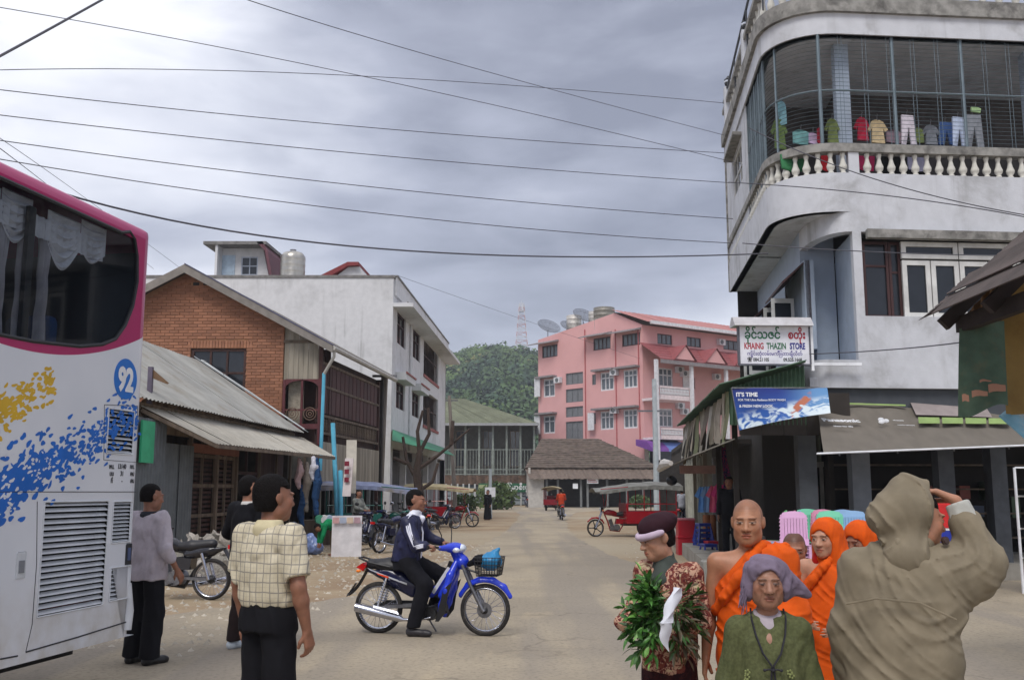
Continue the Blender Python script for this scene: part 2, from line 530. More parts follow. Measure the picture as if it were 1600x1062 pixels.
def arcs(amp,freq,c,seed=0,warp=.5,box=None):
 """hanging folds: creases along arcs about the point c, seen in the x-z plane"""
 rs=np.random.RandomState(seed);ph=rs.rand(6)*6.3
 def fn(x,y,z):
  X,Z=x-c[0],z-c[2];r=np.sqrt(X*X+Z*Z*.7+.001);a=np.arctan2(X,-Z)+0*y
  w=warp*(np.sin(a*2.3+ph[0])+.6*np.sin(a*5+r*9+ph[1]))
  g=np.sin(r*freq+w*2.6+ph[2]);k=np.sin(r*freq*.47+a*1.7+ph[3])
  v=amp*((1-np.abs(g))**2*(.45+.55*k)*-1.4+.35*k)
  if box is not None:
   b,h=box;v=v*np.clip(1.5-np.sqrt(((x-b[0])/h[0])**2+((y-b[1])/h[1])**2+((z-b[2])/h[2])**2),0,1)
  return v.astype(np.float32)
 return fn
def addf(*fs): return lambda x,y,z: sum(f(x,y,z) for f in fs)
# ------------------------------------------------------------------ people
def rotm(yaw=0.0,pitch=0.0,roll=0.0):
 """head rotation: yaw>0 turns to the person's left, pitch>0 looks down"""
 return np.array((Matrix.Rotation(yaw,3,'Z') @ Matrix.Rotation(pitch,3,'X') @ Matrix.Rotation(roll,3,'Y')),dtype=np.float32)
def loft(sd,tab,k=0.02,pw=2.3,cap=True,sign=1):
 """tab rows: z, cx, cy, a, b"""
 t=np.array(sorted(tab),np.float32);zs=t[:,0]
 def fn(x,y,z):
  cx,cy,a,b=(np.interp(z,zs,t[:,i]).astype(np.float32) for i in (1,2,3,4))
  q=((np.abs(x-cx)/a)**pw+(np.abs(y-cy)/b)**pw)**(1/pw)
  d=(q-1)*np.minimum(a,b)
  if cap: d=np.maximum(d,np.maximum(z-zs[-1],zs[0]-z))
  return d
 m=(t[:,3].max(),t[:,4].max())
 return sd.add(fn,(t[:,1].min()-m[0],t[:,2].min()-m[1],zs[0]),(t[:,1].max()+m[0],t[:,2].max()+m[1],zs[-1]),k,sign)
J0=dict(head=(0,-.005,1.53),neck=(0,.022,1.37),shL=(.165,.015,1.325),shR=(-.165,.015,1.325),
  elL=(.215,.035,1.06),elR=(-.215,.035,1.06),wrL=(.235,-.03,.835),wrR=(-.235,-.03,.835),
  hipL=(.085,.005,.87),hipR=(-.085,.005,.87),knL=(.095,-.012,.475),knR=(-.095,-.012,.475),
  anL=(.10,.03,.085),anR=(-.10,.03,.085),pelvis=(0,.01,.93),chest=(0,.005,1.19),footL=(.115,-.12,.035),footR=(-.115,-.12,.035))
def joints(**k):
 j={a: np.array(b,float) for a,b in J0.items()}
 for a,b in k.items(): j[a]=np.array(b,float)
 return j
def head_ops(sd,c,Rm,s=1.0,fat=1.0,old=0.0,nose=1.0):
 c=np.array(c)
 P=lambda x,y,z: c+Rm @ (np.array((x,y,z))*s)
 E_=lambda p,r,k=.012,sign=1: sd.ell(P(*p),np.array(r)*s,k*s,sign,Rm)
 E_((0,.018,.030),(.075,.092,.088),.02)
 E_((0,-.022,-.030),(.060*fat,.068,.082),.03)
 E_((0,-.058,-.088),(.030*fat,.026,.024),.03)
 for g in (1,-1):
  E_((g*.036*fat,-.052,-.022),(.026,.026,.026),.022)
  E_((g*.046*fat,-.012,-.062),(.020,.03,.03),.03)
  E_((g*.028,-.080,.026),(.024,.010,.008),.014)
  E_((g*.031,-.099,.004),(.017,.014,.011),.012,-1)
  E_((g*.031,-.076,.003),(.0165,.0135,.011),.004)
  E_((g*.0135,-.092,-.031),(.0095*nose,.010,.008),.006)
  E_((g*.075,.012,-.002),(.007,.017,.030),.006)
  E_((g*.081,.020,.004),(.006,.018,.026),.006)
 sd.cone(P(0,-.080,.012),P(0,-.103,-.028),.007*s,.0115*s*nose,.012*s)
 E_((0,-.083,-.057),(.024,.012,.0065),.007)
 E_((0,-.081,-.069),(.020,.013,.0075),.007)
 E_((0,-.098,-.0625),(.026,.010,.0022),.004,-1)
 if old:
  for g in (1,-1):
   E_((g*.034,-.094,-.050),(.006,.010,.022),.010,-1)
   E_((g*.046,-.080,-.042),(.014,.010,.022),.014,-1)
def head_tint(P,c,Rm,s=1.0,scalp=None,brow=(.22,.18,.17),lip=(.95,.62,.62),old=0.0):
 q=((P-np.array(c)) @ Rm)/s
 x,y,z=np.abs(q[:,0]),q[:,1],q[:,2]
 T=np.ones((len(P),3))
 near=np.linalg.norm(q,axis=1) < .16
 def put(m,col,a=1.0):
  T[m]=T[m]*(1-a)+np.array(col)*a
 fr=near & (y <-.045)
 if scalp is not None:
  line=np.where(y <-.02,.070,np.where(y < .02,.02,-.045))
  put(near & (z > line),scalp,.8)
  put(near & (z > line-.012) & (z <= line),scalp,.35)
 put(fr & (np.abs(z+.061) < .0115) & (x < .023-np.abs(z+.061)*.6),lip)
 put(fr & (np.abs(z+.0625) < .0026) & (x < .026),(.35,.2,.2),.8)
 bz=.0265-((x-.03)/.03)**2*.006
 put(fr & (np.abs(z-bz) < .0042) & (x > .011) & (x < .052),brow,.62)
 e=((x-.031)/.0155)**2+((z-.0025)/.0052)**2
 put(fr & (e < 1.0),(1.25,1.9,2.5) if not old else (.8,.9,1.1),.75);put(fr & (e < 1.25) & (np.abs(x-.031) < .0065),(.10,.08,.08),.95)
 e2=((x-.031)/.0175)**2+((z-.0078)/.0032)**2
 put(fr & (e2 < 1.0),(.10,.08,.08),.8)
 nn=((x-.008)/.005)**2+((z+.0385)/.004)**2
 put(fr & (nn < 1) & (y <-.08),(.3,.2,.2),.8)
 put(fr & (np.abs(x-.05) < .02) & (np.abs(z+.02) < .02),(1.06,.93,.9),.6)
 if old:
  put(fr & (np.abs(z+.012) < .004) & (np.abs(x-.031) < .015),(.7,.62,.6),.5)
  put(fr & (np.abs(z-.05) < .002) & (x < .04),(.75,.68,.65),.5)
  put(fr & (np.abs(z-.06) < .0016) & (x < .035),(.8,.72,.7),.5)
  put(fr & (np.abs(x-.036-(z+.05)*-.25) < .0025) & (z <-.035) & (z >-.08),(.7,.6,.58),.6)
 return T
def hand_ops(sd,w,d,n,side=1,curl=.35,s=1.0,spread=1.0):
 """w wrist, d direction of the hand, n the way the palm faces, side=+1 thumb towards d x n"""
 w=np.array(w,float);d=np.array(d,float);d /= np.linalg.norm(d);n=np.array(n,float);n -= d*(n @ d);n /= np.linalg.norm(n)
 t=np.cross(d,n)*side
 for i,(o,L) in enumerate(((.027,.92),(.0095,1.0),(-.0085,.95),(-.025,.76))):
  kn=w+d*.083*s*(1 if i else .97)+t*o*s
  sd.cone(w+t*o*.55*s+d*.01*s,kn,.016*s,.0125*s,.012*s)
  a=curl*(.7+.12*i);p=kn;r=.0102*s
  for j,l in enumerate((.041,.027,.021)):
   v=d*math.cos(a)+n*math.sin(a)+t*o*1.2*spread
   v /= np.linalg.norm(v);p2=p+v*l*L*s
   sd.cone(p,p2,r,r*.9,.003*s);p=p2;r *= .9;a += curl*(1.1 if j == 0 else .8)
 b=w+d*.022*s+t*.02*s+n*.006*s
 m=b+(d*.55+t*.6+n*.35)*.042*s
 e=m+(d*.85+t*.12+n*.45)*.034*s
 sd.cone(b,m,.0145*s,.0115*s,.008*s);sd.cone(m,e,.0115*s,.0095*s,.004*s)
def skin_mat(name,rgb):
 if name in MATS: return MATS[name]
 q=Nodes(name);a=q.n('ShaderNodeAttribute');a.attribute_name='tint'
 base=lin(rgb)
 n=q.mp(q.noise(26,4),.3,.7);n2=q.mp(q.noise(90,3),.3,.7)
 col=q.mix(n,tuple(c*.9 for c in base),(min(1,base[0]*1.1),base[1]*1.06,base[2]*1.05))
 col=q.mix(1.0,col,a.outputs['Color'],'MULTIPLY')
 q.set(col,.48);q.b.inputs['Subsurface Weight'].default_value=.06;q.b.inputs['Subsurface Radius'].default_value=(.012,.005,.003)
 q.b.inputs['Specular IOR Level'].default_value=.42
 q.bump(n2,.12,.002);MATS[name]=q.m
 return q.m
def body(root,j,skin,hs=1.0,Rm=None,s=.0055,coarse=.013,scalp=None,fat=1.0,old=0.0,hands=(None,None),legs=True,armr=1.0,torso=True,feet=True,nose=1.0,name='body',lip=(.95,.62,.62)):
 Rm=rotm() if Rm is None else Rm
 sd=Sdf();c=j['head']
 if torso:
  sh=(j['shL']+j['shR'])/2;ch,pe=j['chest'],j['pelvis']
  sd.cone(sh*[.4,1,1]+[0,.01,-.05],ch,.09,.115,.05);sd.cone(ch,pe,.11,.115,.05)
  sd.cone(j['shL']*[.6,1,1]+[0,0,-.03],j['shR']*[.6,1,1]+[0,0,-.03],.062,.062,.05)
 sd.cone(j['neck']+[0,.0,-.04],c+Rm @ np.array((0,.02,-.06))*hs,.056,.05,.025)
 head_ops(sd,c,Rm,hs,fat,old,nose)
 for g in 'LR':
  sh_,el,wr=j['sh'+g],j['el'+g],j['wr'+g]
  sd.cone(j['neck']+[0,0,-.03],sh_,.045,.05*armr,.04)
  sd.cone(sh_,el,.048*armr,.037*armr,.03)
  m=el*.7+wr*.3
  sd.cone(el,m,.038*armr,.039*armr,.02);sd.cone(m,wr,.038*armr,.023*armr,.02)
  hd=hands[0 if g == 'L' else 1] or {}
  d=hd.get('d',wr-el);n=hd.get('n',(-1 if g == 'L' else 1,0,0))
  hand_ops(sd,wr,d,n,hd.get('side',1 if g == 'L' else-1),hd.get('curl',.35),hd.get('s',1.0)*(.93 if armr < .9 else 1))
  if legs:
   sd.cone(j['hip'+g],j['kn'+g],.078,.05,.03);m=j['kn'+g]*.7+j['an'+g]*.3
   sd.cone(j['kn'+g],m,.05,.052,.02);sd.cone(m,j['an'+g],.052,.032,.02)
  if feet:
   sd.cone(j['an'+g]+[0,.02,-.04],j['foot'+g],.038,.03,.02)
 lo=np.min([v for v in j.values()],0)-[.13,.13,.05];hi=np.max([v for v in j.values()],0)+[.13,.13,.14]
 if not legs and not feet: lo[2]=min(j['pelvis'][2]-.1,j['wrL'][2]-.2,j['wrR'][2]-.2)
 fine=[[],[],[]]
 for d in range(3):
  fine[d].append((c[d]-.11*hs,c[d]+.13*hs,s))
  if s < .008:
   for w in ('wrL','wrR'):
    if hands[0 if w == 'wrL' else 1] is not False: fine[d].append((j[w][d]-.06,j[w][d]+.06,s*1.1) if d < 2 else (j[w][d]-.17,j[w][d]+.12,s*1.2))
 ax=[axis(lo[d],hi[d],coarse,fine[d]) for d in range(3)]
 P,Q=sd.mesh(ax)
 return np_mesh(name,P,Q,skin,root,head_tint(P,c,Rm,hs,scalp,old=old,lip=lip),it=1)
def hair(root,j,m,hs=1.0,Rm=None,line=.055,back=-.075,side=.014,thick=1.0,amp=.004,s=.007,name='hair',seed=0):
 Rm=rotm() if Rm is None else Rm;c=j['head'];sd=Sdf()
 P=lambda x,y,z: c+Rm @ (np.array((x,y,z))*hs)
 t=(thick-1)*.02
 sd.ell(P(0,.022,.036),np.array((.081+t,.098+t,.09+t))*hs,.02,1,Rm)
 sd.ell(P(0,.05,-.02),np.array((.068+t,.06+t,.075))*hs,.03,1,Rm)
 def cut(x,y,z):
  X,Y,Z=x-c[0],y-c[1],z-c[2]
  qy=(Rm[0,1]*X+Rm[1,1]*Y+Rm[2,1]*Z)/hs;qz=(Rm[0,2]*X+Rm[1,2]*Y+Rm[2,2]*Z)/hs
  qx=(Rm[0,0]*X+Rm[1,0]*Y+Rm[2,0]*Z)/hs
  wob=.006*np.sin(qx*150+seed)+.004*np.sin(qx*330)
  A=np.maximum(qz-line-wob,np.minimum(qy-side,qz-back))
  return-A*hs
 f=folds(amp*.6,210,Rm @ np.array((.1,.6,-.8)),seed,.8)
 ax=[axis(c[d]-.14*hs,c[d]+.16*hs,s) for d in range(3)]
 Pv,Q=sd.mesh(ax,f,[cut])
 return np_mesh(name,Pv,Q,m,root,it=1)
def garment(root,name,m,build,lo,hi,res=.012,disp=None,cuts=(),fine=((),(),()),it=1):
 sd=Sdf();build(sd)
 ax=[axis(lo[d],hi[d],res,fine[d]) for d in range(3)]
 P,Q=sd.mesh(ax,disp,cuts)
 return np_mesh(name,P,Q,m,root,it=it)
def below(z0,wob=.006):  # keeps what lies above z0
 return lambda x,y,z: (z0+wob*np.sin(x*25+y*31))-z
def above(z1): return lambda x,y,z: z-z1
def sleeve(sd,j,g,r0=.066,r1=.052,r2=.042,upto=1.0,k=.03):
 """upto: 0.5 = short sleeve, 1.0 to elbow, 2.0 to the wrist"""
 sh,el,wr=j['sh'+g],j['el'+g],j['wr'+g]
 sd.cone(j['neck']+[0,.0,-.055],sh,r0*.85,r0,.04)
 if upto <= 1: sd.cone(sh,sh+(el-sh)*upto,r0,r1,k)
 else:
  sd.cone(sh,el,r0,r1,k);sd.cone(el,el+(wr-el)*(upto-1),r1,r2,k*.6)
def plane_cut(p,n):
 """removes the side n points to"""
 p=np.array(p,float);n=np.array(n,float);n /= np.linalg.norm(n)
 return lambda x,y,z: (x-p[0])*n[0]+(y-p[1])*n[1]+(z-p[2])*n[2]
def local_cut(p,n,c,r):
 """plane cut that acts only within r of c"""
 f=plane_cut(p,n);c=np.array(c,float)
 return lambda x,y,z: np.minimum(f(x,y,z),(r-np.sqrt((x-c[0])**2+(y-c[1])**2+(z-c[2])**2)))
def torso_tab(j,z0,z1,a=.185,b=.125,hem=1.0):
 ch,pe=j['chest'],j['pelvis']
 def cx(z): t=min(1,max(0,(z-pe[2])/(ch[2]-pe[2])));return pe[0]+(ch[0]-pe[0])*t,pe[1]+(ch[1]-pe[1])*t
 rows=[]
 for t in np.linspace(0,1,6):
  z=z0+(z1-z0)*t;x,y=cx(z)
  if t < .85: aa=a*(hem+(1-hem)*t);bb=b*(hem+(1-hem)*t)
  else: aa=a*.86;bb=b*.74
  rows.append((z,x,y,aa,bb))
 return rows
def trousers(root,j,m,wtop=.155,btop=.115,rk=.078,ra=.075,top=.99,hem=.075,res=.013,seed=1,amp=.009,name='trousers'):
 def b(sd):
  p=j['pelvis']
  loft(sd,[(p[2]-.12,p[0],p[1],wtop+.01,btop+.008),(p[2],p[0],p[1],wtop+.008,btop),(top,p[0],p[1],wtop-.01,btop-.008)],.03)
  for g in 'LR':
   sd.cone(j['hip'+g],j['kn'+g],.098,rk,.03);sd.cone(j['kn'+g],j['an'+g]+[0,0,-.03],rk,ra,.03)
 js=[j[k] for k in ('hipL','hipR','knL','knR','anL','anR','pelvis')]
 lo=np.min(js,0)-[.19,.16,.09];hi=np.max(js,0)+[.19,.16,.12]
 return garment(root,name,m,b,lo,hi,res,folds(amp,42,(0.1,.2,1),seed,.5),[below(hem,.003)])
def shoes(root,j,m,res=.009,sole=.028,name='shoe',z=0.0):
 for g in 'LR':
  a,f=j['an'+g],j['foot'+g]
  def b(sd):
   sd.cone(a+[0,.025,-.045],f+[0,0,.0],.043,.038,.02);sd.cone(f,f+(f-a)*[.25,.25,0]+[0,0,-.002],.038,.033,.02)
   sd.cone(a+[0,.01,-.01],a+[0,.02,-.045],.04,.045,.02)
  lo=np.minimum(a,f)-[.09,.12,.08];hi=np.maximum(a,f)+[.09,.1,.05]
  garment(root,name,m,b,lo,hi,res,None,[below(z,0)])
HAIR=mat('black_hair',(19,16,16),.75,var=.4,scale=60,spec=.12,bump=.5,bscale=140)
SKIN_A=skin_mat('tanned_skin',(164,118,94));SKIN_B=skin_mat('brown_skin',(140,98,78));SKIN_C=skin_mat('light_brown_skin',(180,136,112))
def cloth(name,rgb,**k):
 k.setdefault('rough',.88);k.setdefault('var',.13);k.setdefault('scale',9);k.setdefault('bump',.25);k.setdefault('bscale',240);k.setdefault('spec',.2);k.setdefault('bdist',.003)
 return mat(name,rgb,**k)
BLACK_CLOTH=cloth('black_cloth',(22,22,27));NAVY=cloth('navy_cloth',(24,26,58),spec=.4,rough=.6)
BLACKSHOE=mat('black_shoe',(22,21,24),.45)
def at_px(x,D):
 p=PD(x,765,D);return (p.x,p.y,0)

# --- man in the pale grey shirt beside the coach
def man_grey():
 r=thing('person',(-3.43,9.6,0),R(180-28),'man in a pale grey shirt and black trousers standing behind the corner of the coach','person')
 j=joints(elR=(-.245,.03,1.055),wrR=(-.27,-.10,.86),elL=(.225,.03,1.05),anL=(.12,.03,.085),footL=(.14,-.12,.035))
 Rm=rotm(-.25,.08)
 body(r,j,SKIN_B,1.08,Rm,s=.007,coarse=.015,armr=.95)
 hair(r,j,HAIR,1.08,Rm,thick=.8,s=.008,back=-.045)
 def b(sd):
  loft(sd,torso_tab(j,.76,1.36,.20,.135,1.04),.03)
  for g in 'LR': sleeve(sd,j,g,.078,.068,.06,1.35)
 m=cloth('pale_grey_shirt_cloth',(176,168,176))
 garment(r,'shirt',m,b,(-.36,-.22,.70),(.36,.22,1.46),.011,folds(.013,34,(-.2,.1,1),3,.6),
   [below(.765),local_cut((0,.02,1.37),(0,-.3,1),(0,0,1.45),.13)])
 for g,q in (('R',-1),('L',1)):
  e,w=j['el'+g],j['wr'+g]
  garment(r,'sleeve_cuff',m,lambda sd: sd.cone(e+(w-e)*.22,e+(w-e)*.42,.062,.058,.01),np.minimum(e,w)-.1,np.maximum(e,w)+.1,.01,folds(.006,60,(1,0,0),5))
 dk=cloth('dark_grey_cloth',(46,48,56))
 garment(r,'collar',dk,lambda sd: sd.cone((0,.02,1.36),(0,.015,1.405),.088,.066,.01),(-.12,-.1,1.3),(.12,.13,1.45),.008,None,[above(1.40)])
 trousers(r,j,BLACK_CLOTH,rk=.095,ra=.095,seed=2,hem=.06)
 shoes(r,j,BLACKSHOE)
# --- man in a black jacket
def man_black():
 p=at_px(391,10.4)
 r=thing('person',p,R(180-35),'man in a black jacket half hidden behind the man in the checked shirt','person');r.scale=(1.055,)*3
 j=joints(elL=(.30,.0,1.10),wrL=(.10,-.20,1.12),elR=(-.28,.0,1.10),wrR=(-.06,-.21,1.10),knL=(.11,-.02,.475),anL=(.16,.0,.085),footL=(.19,-.14,.035))
 Rm=rotm(-.35,.06)
 body(r,j,SKIN_A,1.0,Rm,s=.008,coarse=.015)
 hair(r,j,HAIR,1.0,Rm,thick=1.25,s=.008)
 def b(sd):
  loft(sd,torso_tab(j,.72,1.37,.195,.13,1.02),.03)
  for g in 'LR': sleeve(sd,j,g,.08,.068,.052,1.9)
 garment(r,'jacket',BLACK_CLOTH,b,(-.4,-.32,.68),(.4,.24,1.46),.012,folds(.009,30,(-.2,.1,1),8,.5),
   [below(.725),local_cut((0,.02,1.39),(0,-.3,1),(0,0,1.46),.13)])
 garment(r,'shirt_collar',cloth('white_cloth',(215,213,208)),lambda sd: sd.cone((0,.02,1.37),(0,.012,1.41),.07,.062,.01),(-.12,-.1,1.3),(.12,.13,1.45),.008,None,[above(1.408)])
 trousers(r,j,cloth('brown_black_cloth',(44,34,34)),seed=4)
 shoes(r,j,mat('pale_trainer',(196,206,214),.5))
# --- man in the checked shirt, back to the camera
def checked_mat():
 q=Nodes('checked_shirt_cloth')
 sx=q.n('ShaderNodeSeparateXYZ');q.link(q.tc.outputs['Object'],sx.inputs[0])
 w=q.noise(7,2)
 def lines(v,per,wd,off=0.0):
  a=q.math('ADD',v,q.math('MULTIPLY',w,.02))
  f=q.math('ABSOLUTE',q.math('SUBTRACT',q.math('FRACT',q.math('DIVIDE',q.math('ADD',a,10+off),per)),.5))
  return q.mp(f,wd,wd*.45,0,1)
 xx=q.math('ADD',sx.outputs[0],q.math('MULTIPLY',sx.outputs[1],.75))
 l1=lines(xx,.052,.085);l2=lines(sx.outputs[2],.052,.085,.01)
 l3=lines(xx,.052,.03,.026);l4=lines(sx.outputs[2],.052,.03,.036)
 f=q.math('MAXIMUM',q.math('MULTIPLY',q.math('MAXIMUM',l1,l2),.62),q.math('MULTIPLY',q.math('MAXIMUM',l3,l4),.22),True)
 n=q.mp(q.noise(12,4),.3,.7)
 col=q.mix(n,lin((190,180,156)),lin((206,197,174)))
 q.set(q.mix(f,col,lin((84,86,98))),.85,spec=.2);q.bump(q.noise(300,2),.2,.002)
 return q.m
def man_checked():
 p=at_px(428,5.8)
 r=thing('person',p,R(180-38),'man in a cream checked shirt with his back to the camera','person');r.scale=(1.01,)*3
 j=joints(shR=(-.19,.02,1.315),elR=(-.262,.02,1.06),wrR=(-.262,-.05,.82),shL=(.185,.02,1.32),elL=(.245,.03,1.06),wrL=(.25,-.02,.83),head=(0,-.01,1.535))
 Rm=rotm(-.20,.02)
 body(r,j,SKIN_B,1.10,Rm,s=.005,coarse=.013,armr=1.1,fat=1.08,hands=({},dict(curl=.55,n=(1,.1,0))))
 hair(r,j,HAIR,1.10,Rm,thick=1.15,s=.0055,amp=.006,back=-.068)
 def b(sd):
  loft(sd,[(.93,0,.01,.165,.125),(.99,0,.01,.19,.14),(1.1,0,.01,.195,.14),(1.24,0,.01,.195,.135),(1.33,0,.015,.165,.1),(1.37,0,.015,.10,.08)],.03)
  for g in 'LR': sleeve(sd,j,g,.082,.078,.06,.86)
 garment(r,'shirt',checked_mat(),b,(-.40,-.22,.90),(.40,.24,1.47),.0085,folds(.011,30,(-.35,.15,.9),11,.7),
   [below(.945,.002),local_cut((0,.02,1.385),(0,-.35,1),(0,0,1.46),.12),
   local_cut(j['shR']+(j['elR']-j['shR'])*.8,j['elR']-j['shR'],j['elR']+[-.05,0,0],.105),local_cut(j['shL']+(j['elL']-j['shL'])*.8,j['elL']-j['shL'],j['elL']+[.05,0,0],.105)])
 garment(r,'collar',cloth('cream_collar_cloth',(203,192,158)),lambda sd: sd.cone((0,.025,1.365),(0,.014,1.425),.092,.067,.01),(-.13,-.12,1.3),(.13,.15,1.46),.007,folds(.003,40,(0,0,1),2),[above(1.418)])
 trousers(r,j,BLACK_CLOTH,wtop=.17,btop=.13,rk=.092,ra=.09,top=.975,res=.013,seed=5,hem=.03)
 garment(r,'belt',mat('black_belt_leather',(20,19,20),.4),lambda sd: loft(sd,[(.945,0,.01,.168,.128),(.98,0,.01,.168,.128)],.01),(-.2,-.16,.93),(.2,.18,1.0),.008)
 shoes(r,j,BLACKSHOE)
man_grey();man_black();man_checked()
# --- herb seller
def print_mat(name,a,b,c,d,scale=16):
 """blotchy floral print"""
 q=Nodes(name)
 n1=q.noise(scale,2,(1,1,1),.5,2.2);n2=q.noise(scale*1.7,2,(1,1,1),.5,2.5,(5,1,2));n3=q.noise(scale*.6,3,(1,1,1),.6,1.0,(1,8,2))
 col=q.mix(q.mp(n1,.47,.53),lin(a),lin(b));col=q.mix(q.mp(n2,.53,.58),col,lin(c));col=q.mix(q.mp(n3,.6,.66),col,lin(d))
 q.set(col,.85,spec=.2);q.bump(q.noise(220,2),.2,.002);MATS[name]=q.m;return q.m
def leaf_mesh(L=.1,w=.022,bend=.2,name='leaf'):
 m=MB();vs=[]
 for i,(t,ww) in enumerate(((0,.15),(.22,.75),(.5,1),(.78,.6),(1,.02))):
  z=-bend*L*t*t
  vs += [(t*L,-w*ww,z+w*ww*.35),(t*L,0,z),(t*L,w*ww,z+w*ww*.35)]
 fs=[]
 for i in range(4):
  a=i*3;fs += [(a,a+3,a+4,a+1),(a+1,a+4,a+5,a+2)]
 m.add(vs,fs);return m
def herb_woman():
 p=at_px(1040,5.3)
 r=thing('person',p,R(-42),'old woman in a maroon beret and floral jacket carrying a bunch of green leaves','person');r.scale=(.90,)*3
 j=joints(head=(-.03,-.06,1.50),neck=(0,.0,1.35),elR=(-.22,-.02,1.08),wrR=(-.16,-.24,1.02),elL=(.215,.0,1.05),wrL=(.10,-.24,.98),shL=(.15,.01,1.30),shR=(-.15,.01,1.30),chest=(0,.0,1.16))
 Rm=rotm(-.55,.28)
 body(r,j,SKIN_C,1.02,Rm,s=.0048,old=1,armr=.85,fat=.97,hands=(dict(d=(-.6,-.6,.1),n=(-.2,.6,.3),curl=.8),dict(d=(.6,-.6,-.1),n=(.2,.6,.3),curl=.8)))
 hair(r,j,HAIR,1.02,Rm,thick=.8,s=.009,line=.04,back=-.06)
 c=j['head']
 H=lambda x,y,z: c+Rm @ np.array((x,y,z))
 def hat(sd):
  sd.ell(H(0,.035,.085),(.105,.12,.058),.02,1,Rm);sd.ell(H(0,.02,.06),(.098,.112,.05),.02,1,Rm)
 garment(r,'hat',cloth('dark_maroon_felt',(48,26,34),bump=.5,bscale=120),hat,c-.19,c+.2,.0065,folds(.003,40,(1,0,0),3))
 def brim(sd):
  for k in range(14):
   a0,a1=[math.pi*(-.08-k_/14*.84) for k_ in (k,k+1)]
   f=lambda a: H(.104*math.cos(a),.03+.128*math.sin(a),.045+.012*math.sin(a))
   sd.cone(f(a0),f(a1),.017,.017,.015)
 garment(r,'hat_brim',cloth('lilac_knit',(190,172,190)),brim,c-.19,c+.2,.006,folds(.002,90,(0,0,1),3))
 def jk(sd):
  loft(sd,[(.74,0,.0,.158,.14),(.95,0,.0,.165,.14),(1.18,0,.0,.155,.12),(1.27,0,.0,.14,.10),(1.33,0,.0,.10,.08)],.03)
  for g in 'LR': sleeve(sd,j,g,.072,.062,.052,1.85)
 garment(r,'jacket',print_mat('floral_jacket_cloth',(120,62,52),(188,150,128),(92,38,42),(206,186,150)),jk,(-.36,-.4,.68),(.34,.22,1.42),.010,folds(.009,32,(.1,.2,1),21,.6),
   [below(.765),local_cut((0,-.09,1.36),(0,-.75,.66),(0,-.14,1.38),.15)])
 garment(r,'scarf',cloth('grey_green_cloth',(70,76,72)),lambda sd: (sd.cone((0,.0,1.28),(-.01,-.015,1.385),.10,.062,.02),sd.ell((0,-.06,1.27),(.06,.06,.07),.02)),(-.16,-.2,1.15),(.16,.15,1.44),.008,folds(.006,60,(1,0,0),2))
 def sk(sd): loft(sd,[(.06,0,.0,.185,.15),(.4,0,.0,.18,.145),(.78,0,.0,.165,.13),(.9,0,.0,.15,.12)],.02)
 garment(r,'skirt',print_mat('maroon_skirt_cloth',(44,20,24),(58,26,28),(40,18,24),(78,34,34),9),sk,(-.22,-.2,.03),(.22,.2,.95),.012,folds(.008,26,(0,0,1),5,.2),[below(.07)])
 shoes(r,j,BLACKSHOE)
 # the bunch of leafy stems: one thing held in her arms
 ax_=Vector((-.62,-.74,.0)).normalized()
 h=thing('leaf_bunch',Vector(p)+Vector((-.10,-.24,1.01)),0,'big bunch of dark green leafy stems carried by the old woman in the beret','leaf bunch')
 h.scale=(.74,)*3;G=[mat('dark_leaf',(62,108,44),.45,var=.3,rand=.35,scale=30),mat('mid_leaf',(104,150,72),.42,var=.25,rand=.3,scale=30),mat('purple_leaf',(78,66,42),.5,var=.3,rand=.35,scale=30)]
 lm=[[leaf_mesh(L_,w_,b_).mesh('leaf',gm,True) for L_,w_,b_ in ((.105,.017,.25),(.085,.019,.1),(.12,.018,.4))] for gm in G]
 rnd=random.Random(5);stems=MB();many=[MB(),MB()]
 n_leaf=0
 base=Vector((.06,.02,-.02))
 for k in range(105):
  left=k < 74
  if left:
   a=rnd.uniform(-.25,1);th=rnd.uniform(-1.15,1.2)
   d=Vector((-math.cos(th)*rnd.uniform(.75,1),rnd.uniform(-.75,.25),math.sin(th)*.95)).normalized()
   L=rnd.uniform(.16,.30)
  else:
   th=rnd.uniform(-1.5,.75)
   d=Vector((math.cos(th)*rnd.uniform(.5,.9),rnd.uniform(-.7,.1),math.sin(th))).normalized();L=rnd.uniform(.12,.22)
  st=base+Vector((rnd.uniform(-.04,.03) if left else rnd.uniform(.04,.09),rnd.uniform(-.03,.03),rnd.uniform(-.08,.1)))
  en=st+d*L+Vector((0,0,-.035*L/.2))
  stems.tube([st,(st+en)/2+Vector((0,0,.01)),en],[.003,.0025,.0015],4)
  for q in range(rnd.randint(7,10)):
   t=rnd.uniform(.35,1.0) if q else 1.0
   pos=st.lerp(en,t)
   dd=(d+Vector((rnd.gauss(0,.55),rnd.gauss(0,.55),rnd.gauss(0,.5)))).normalized()
   rot=dd.to_track_quat('X','Z').to_matrix().to_4x4() @ Matrix.Rotation(rnd.uniform(-1.2,1.2),4,'X')
   mi=(0 if rnd.random() < .72 else 1) if left else (2 if rnd.random() < .7 else 0)
   sc=rnd.uniform(.6,1.05)
   outer=t > .6 and dd.y < .35
   if outer and n_leaf < 290:
    o=link(bpy.data.objects.new('leaf',rnd.choice(lm[mi])));o.parent=h
    o.matrix_local=Matrix.Translation(pos) @ rot @ Matrix.Scale(sc,4);n_leaf += 1
   else:
    M4=Matrix.Translation(pos) @ rot @ Matrix.Scale(sc,4)
    l=leaf_mesh(.1,.013,.2);many[0 if mi < 2 else 1].add([M4 @ Vector(v) for v in l.v],l.f)
 stems.build('stems',mat('green_stem',(70,96,48),.6),h)
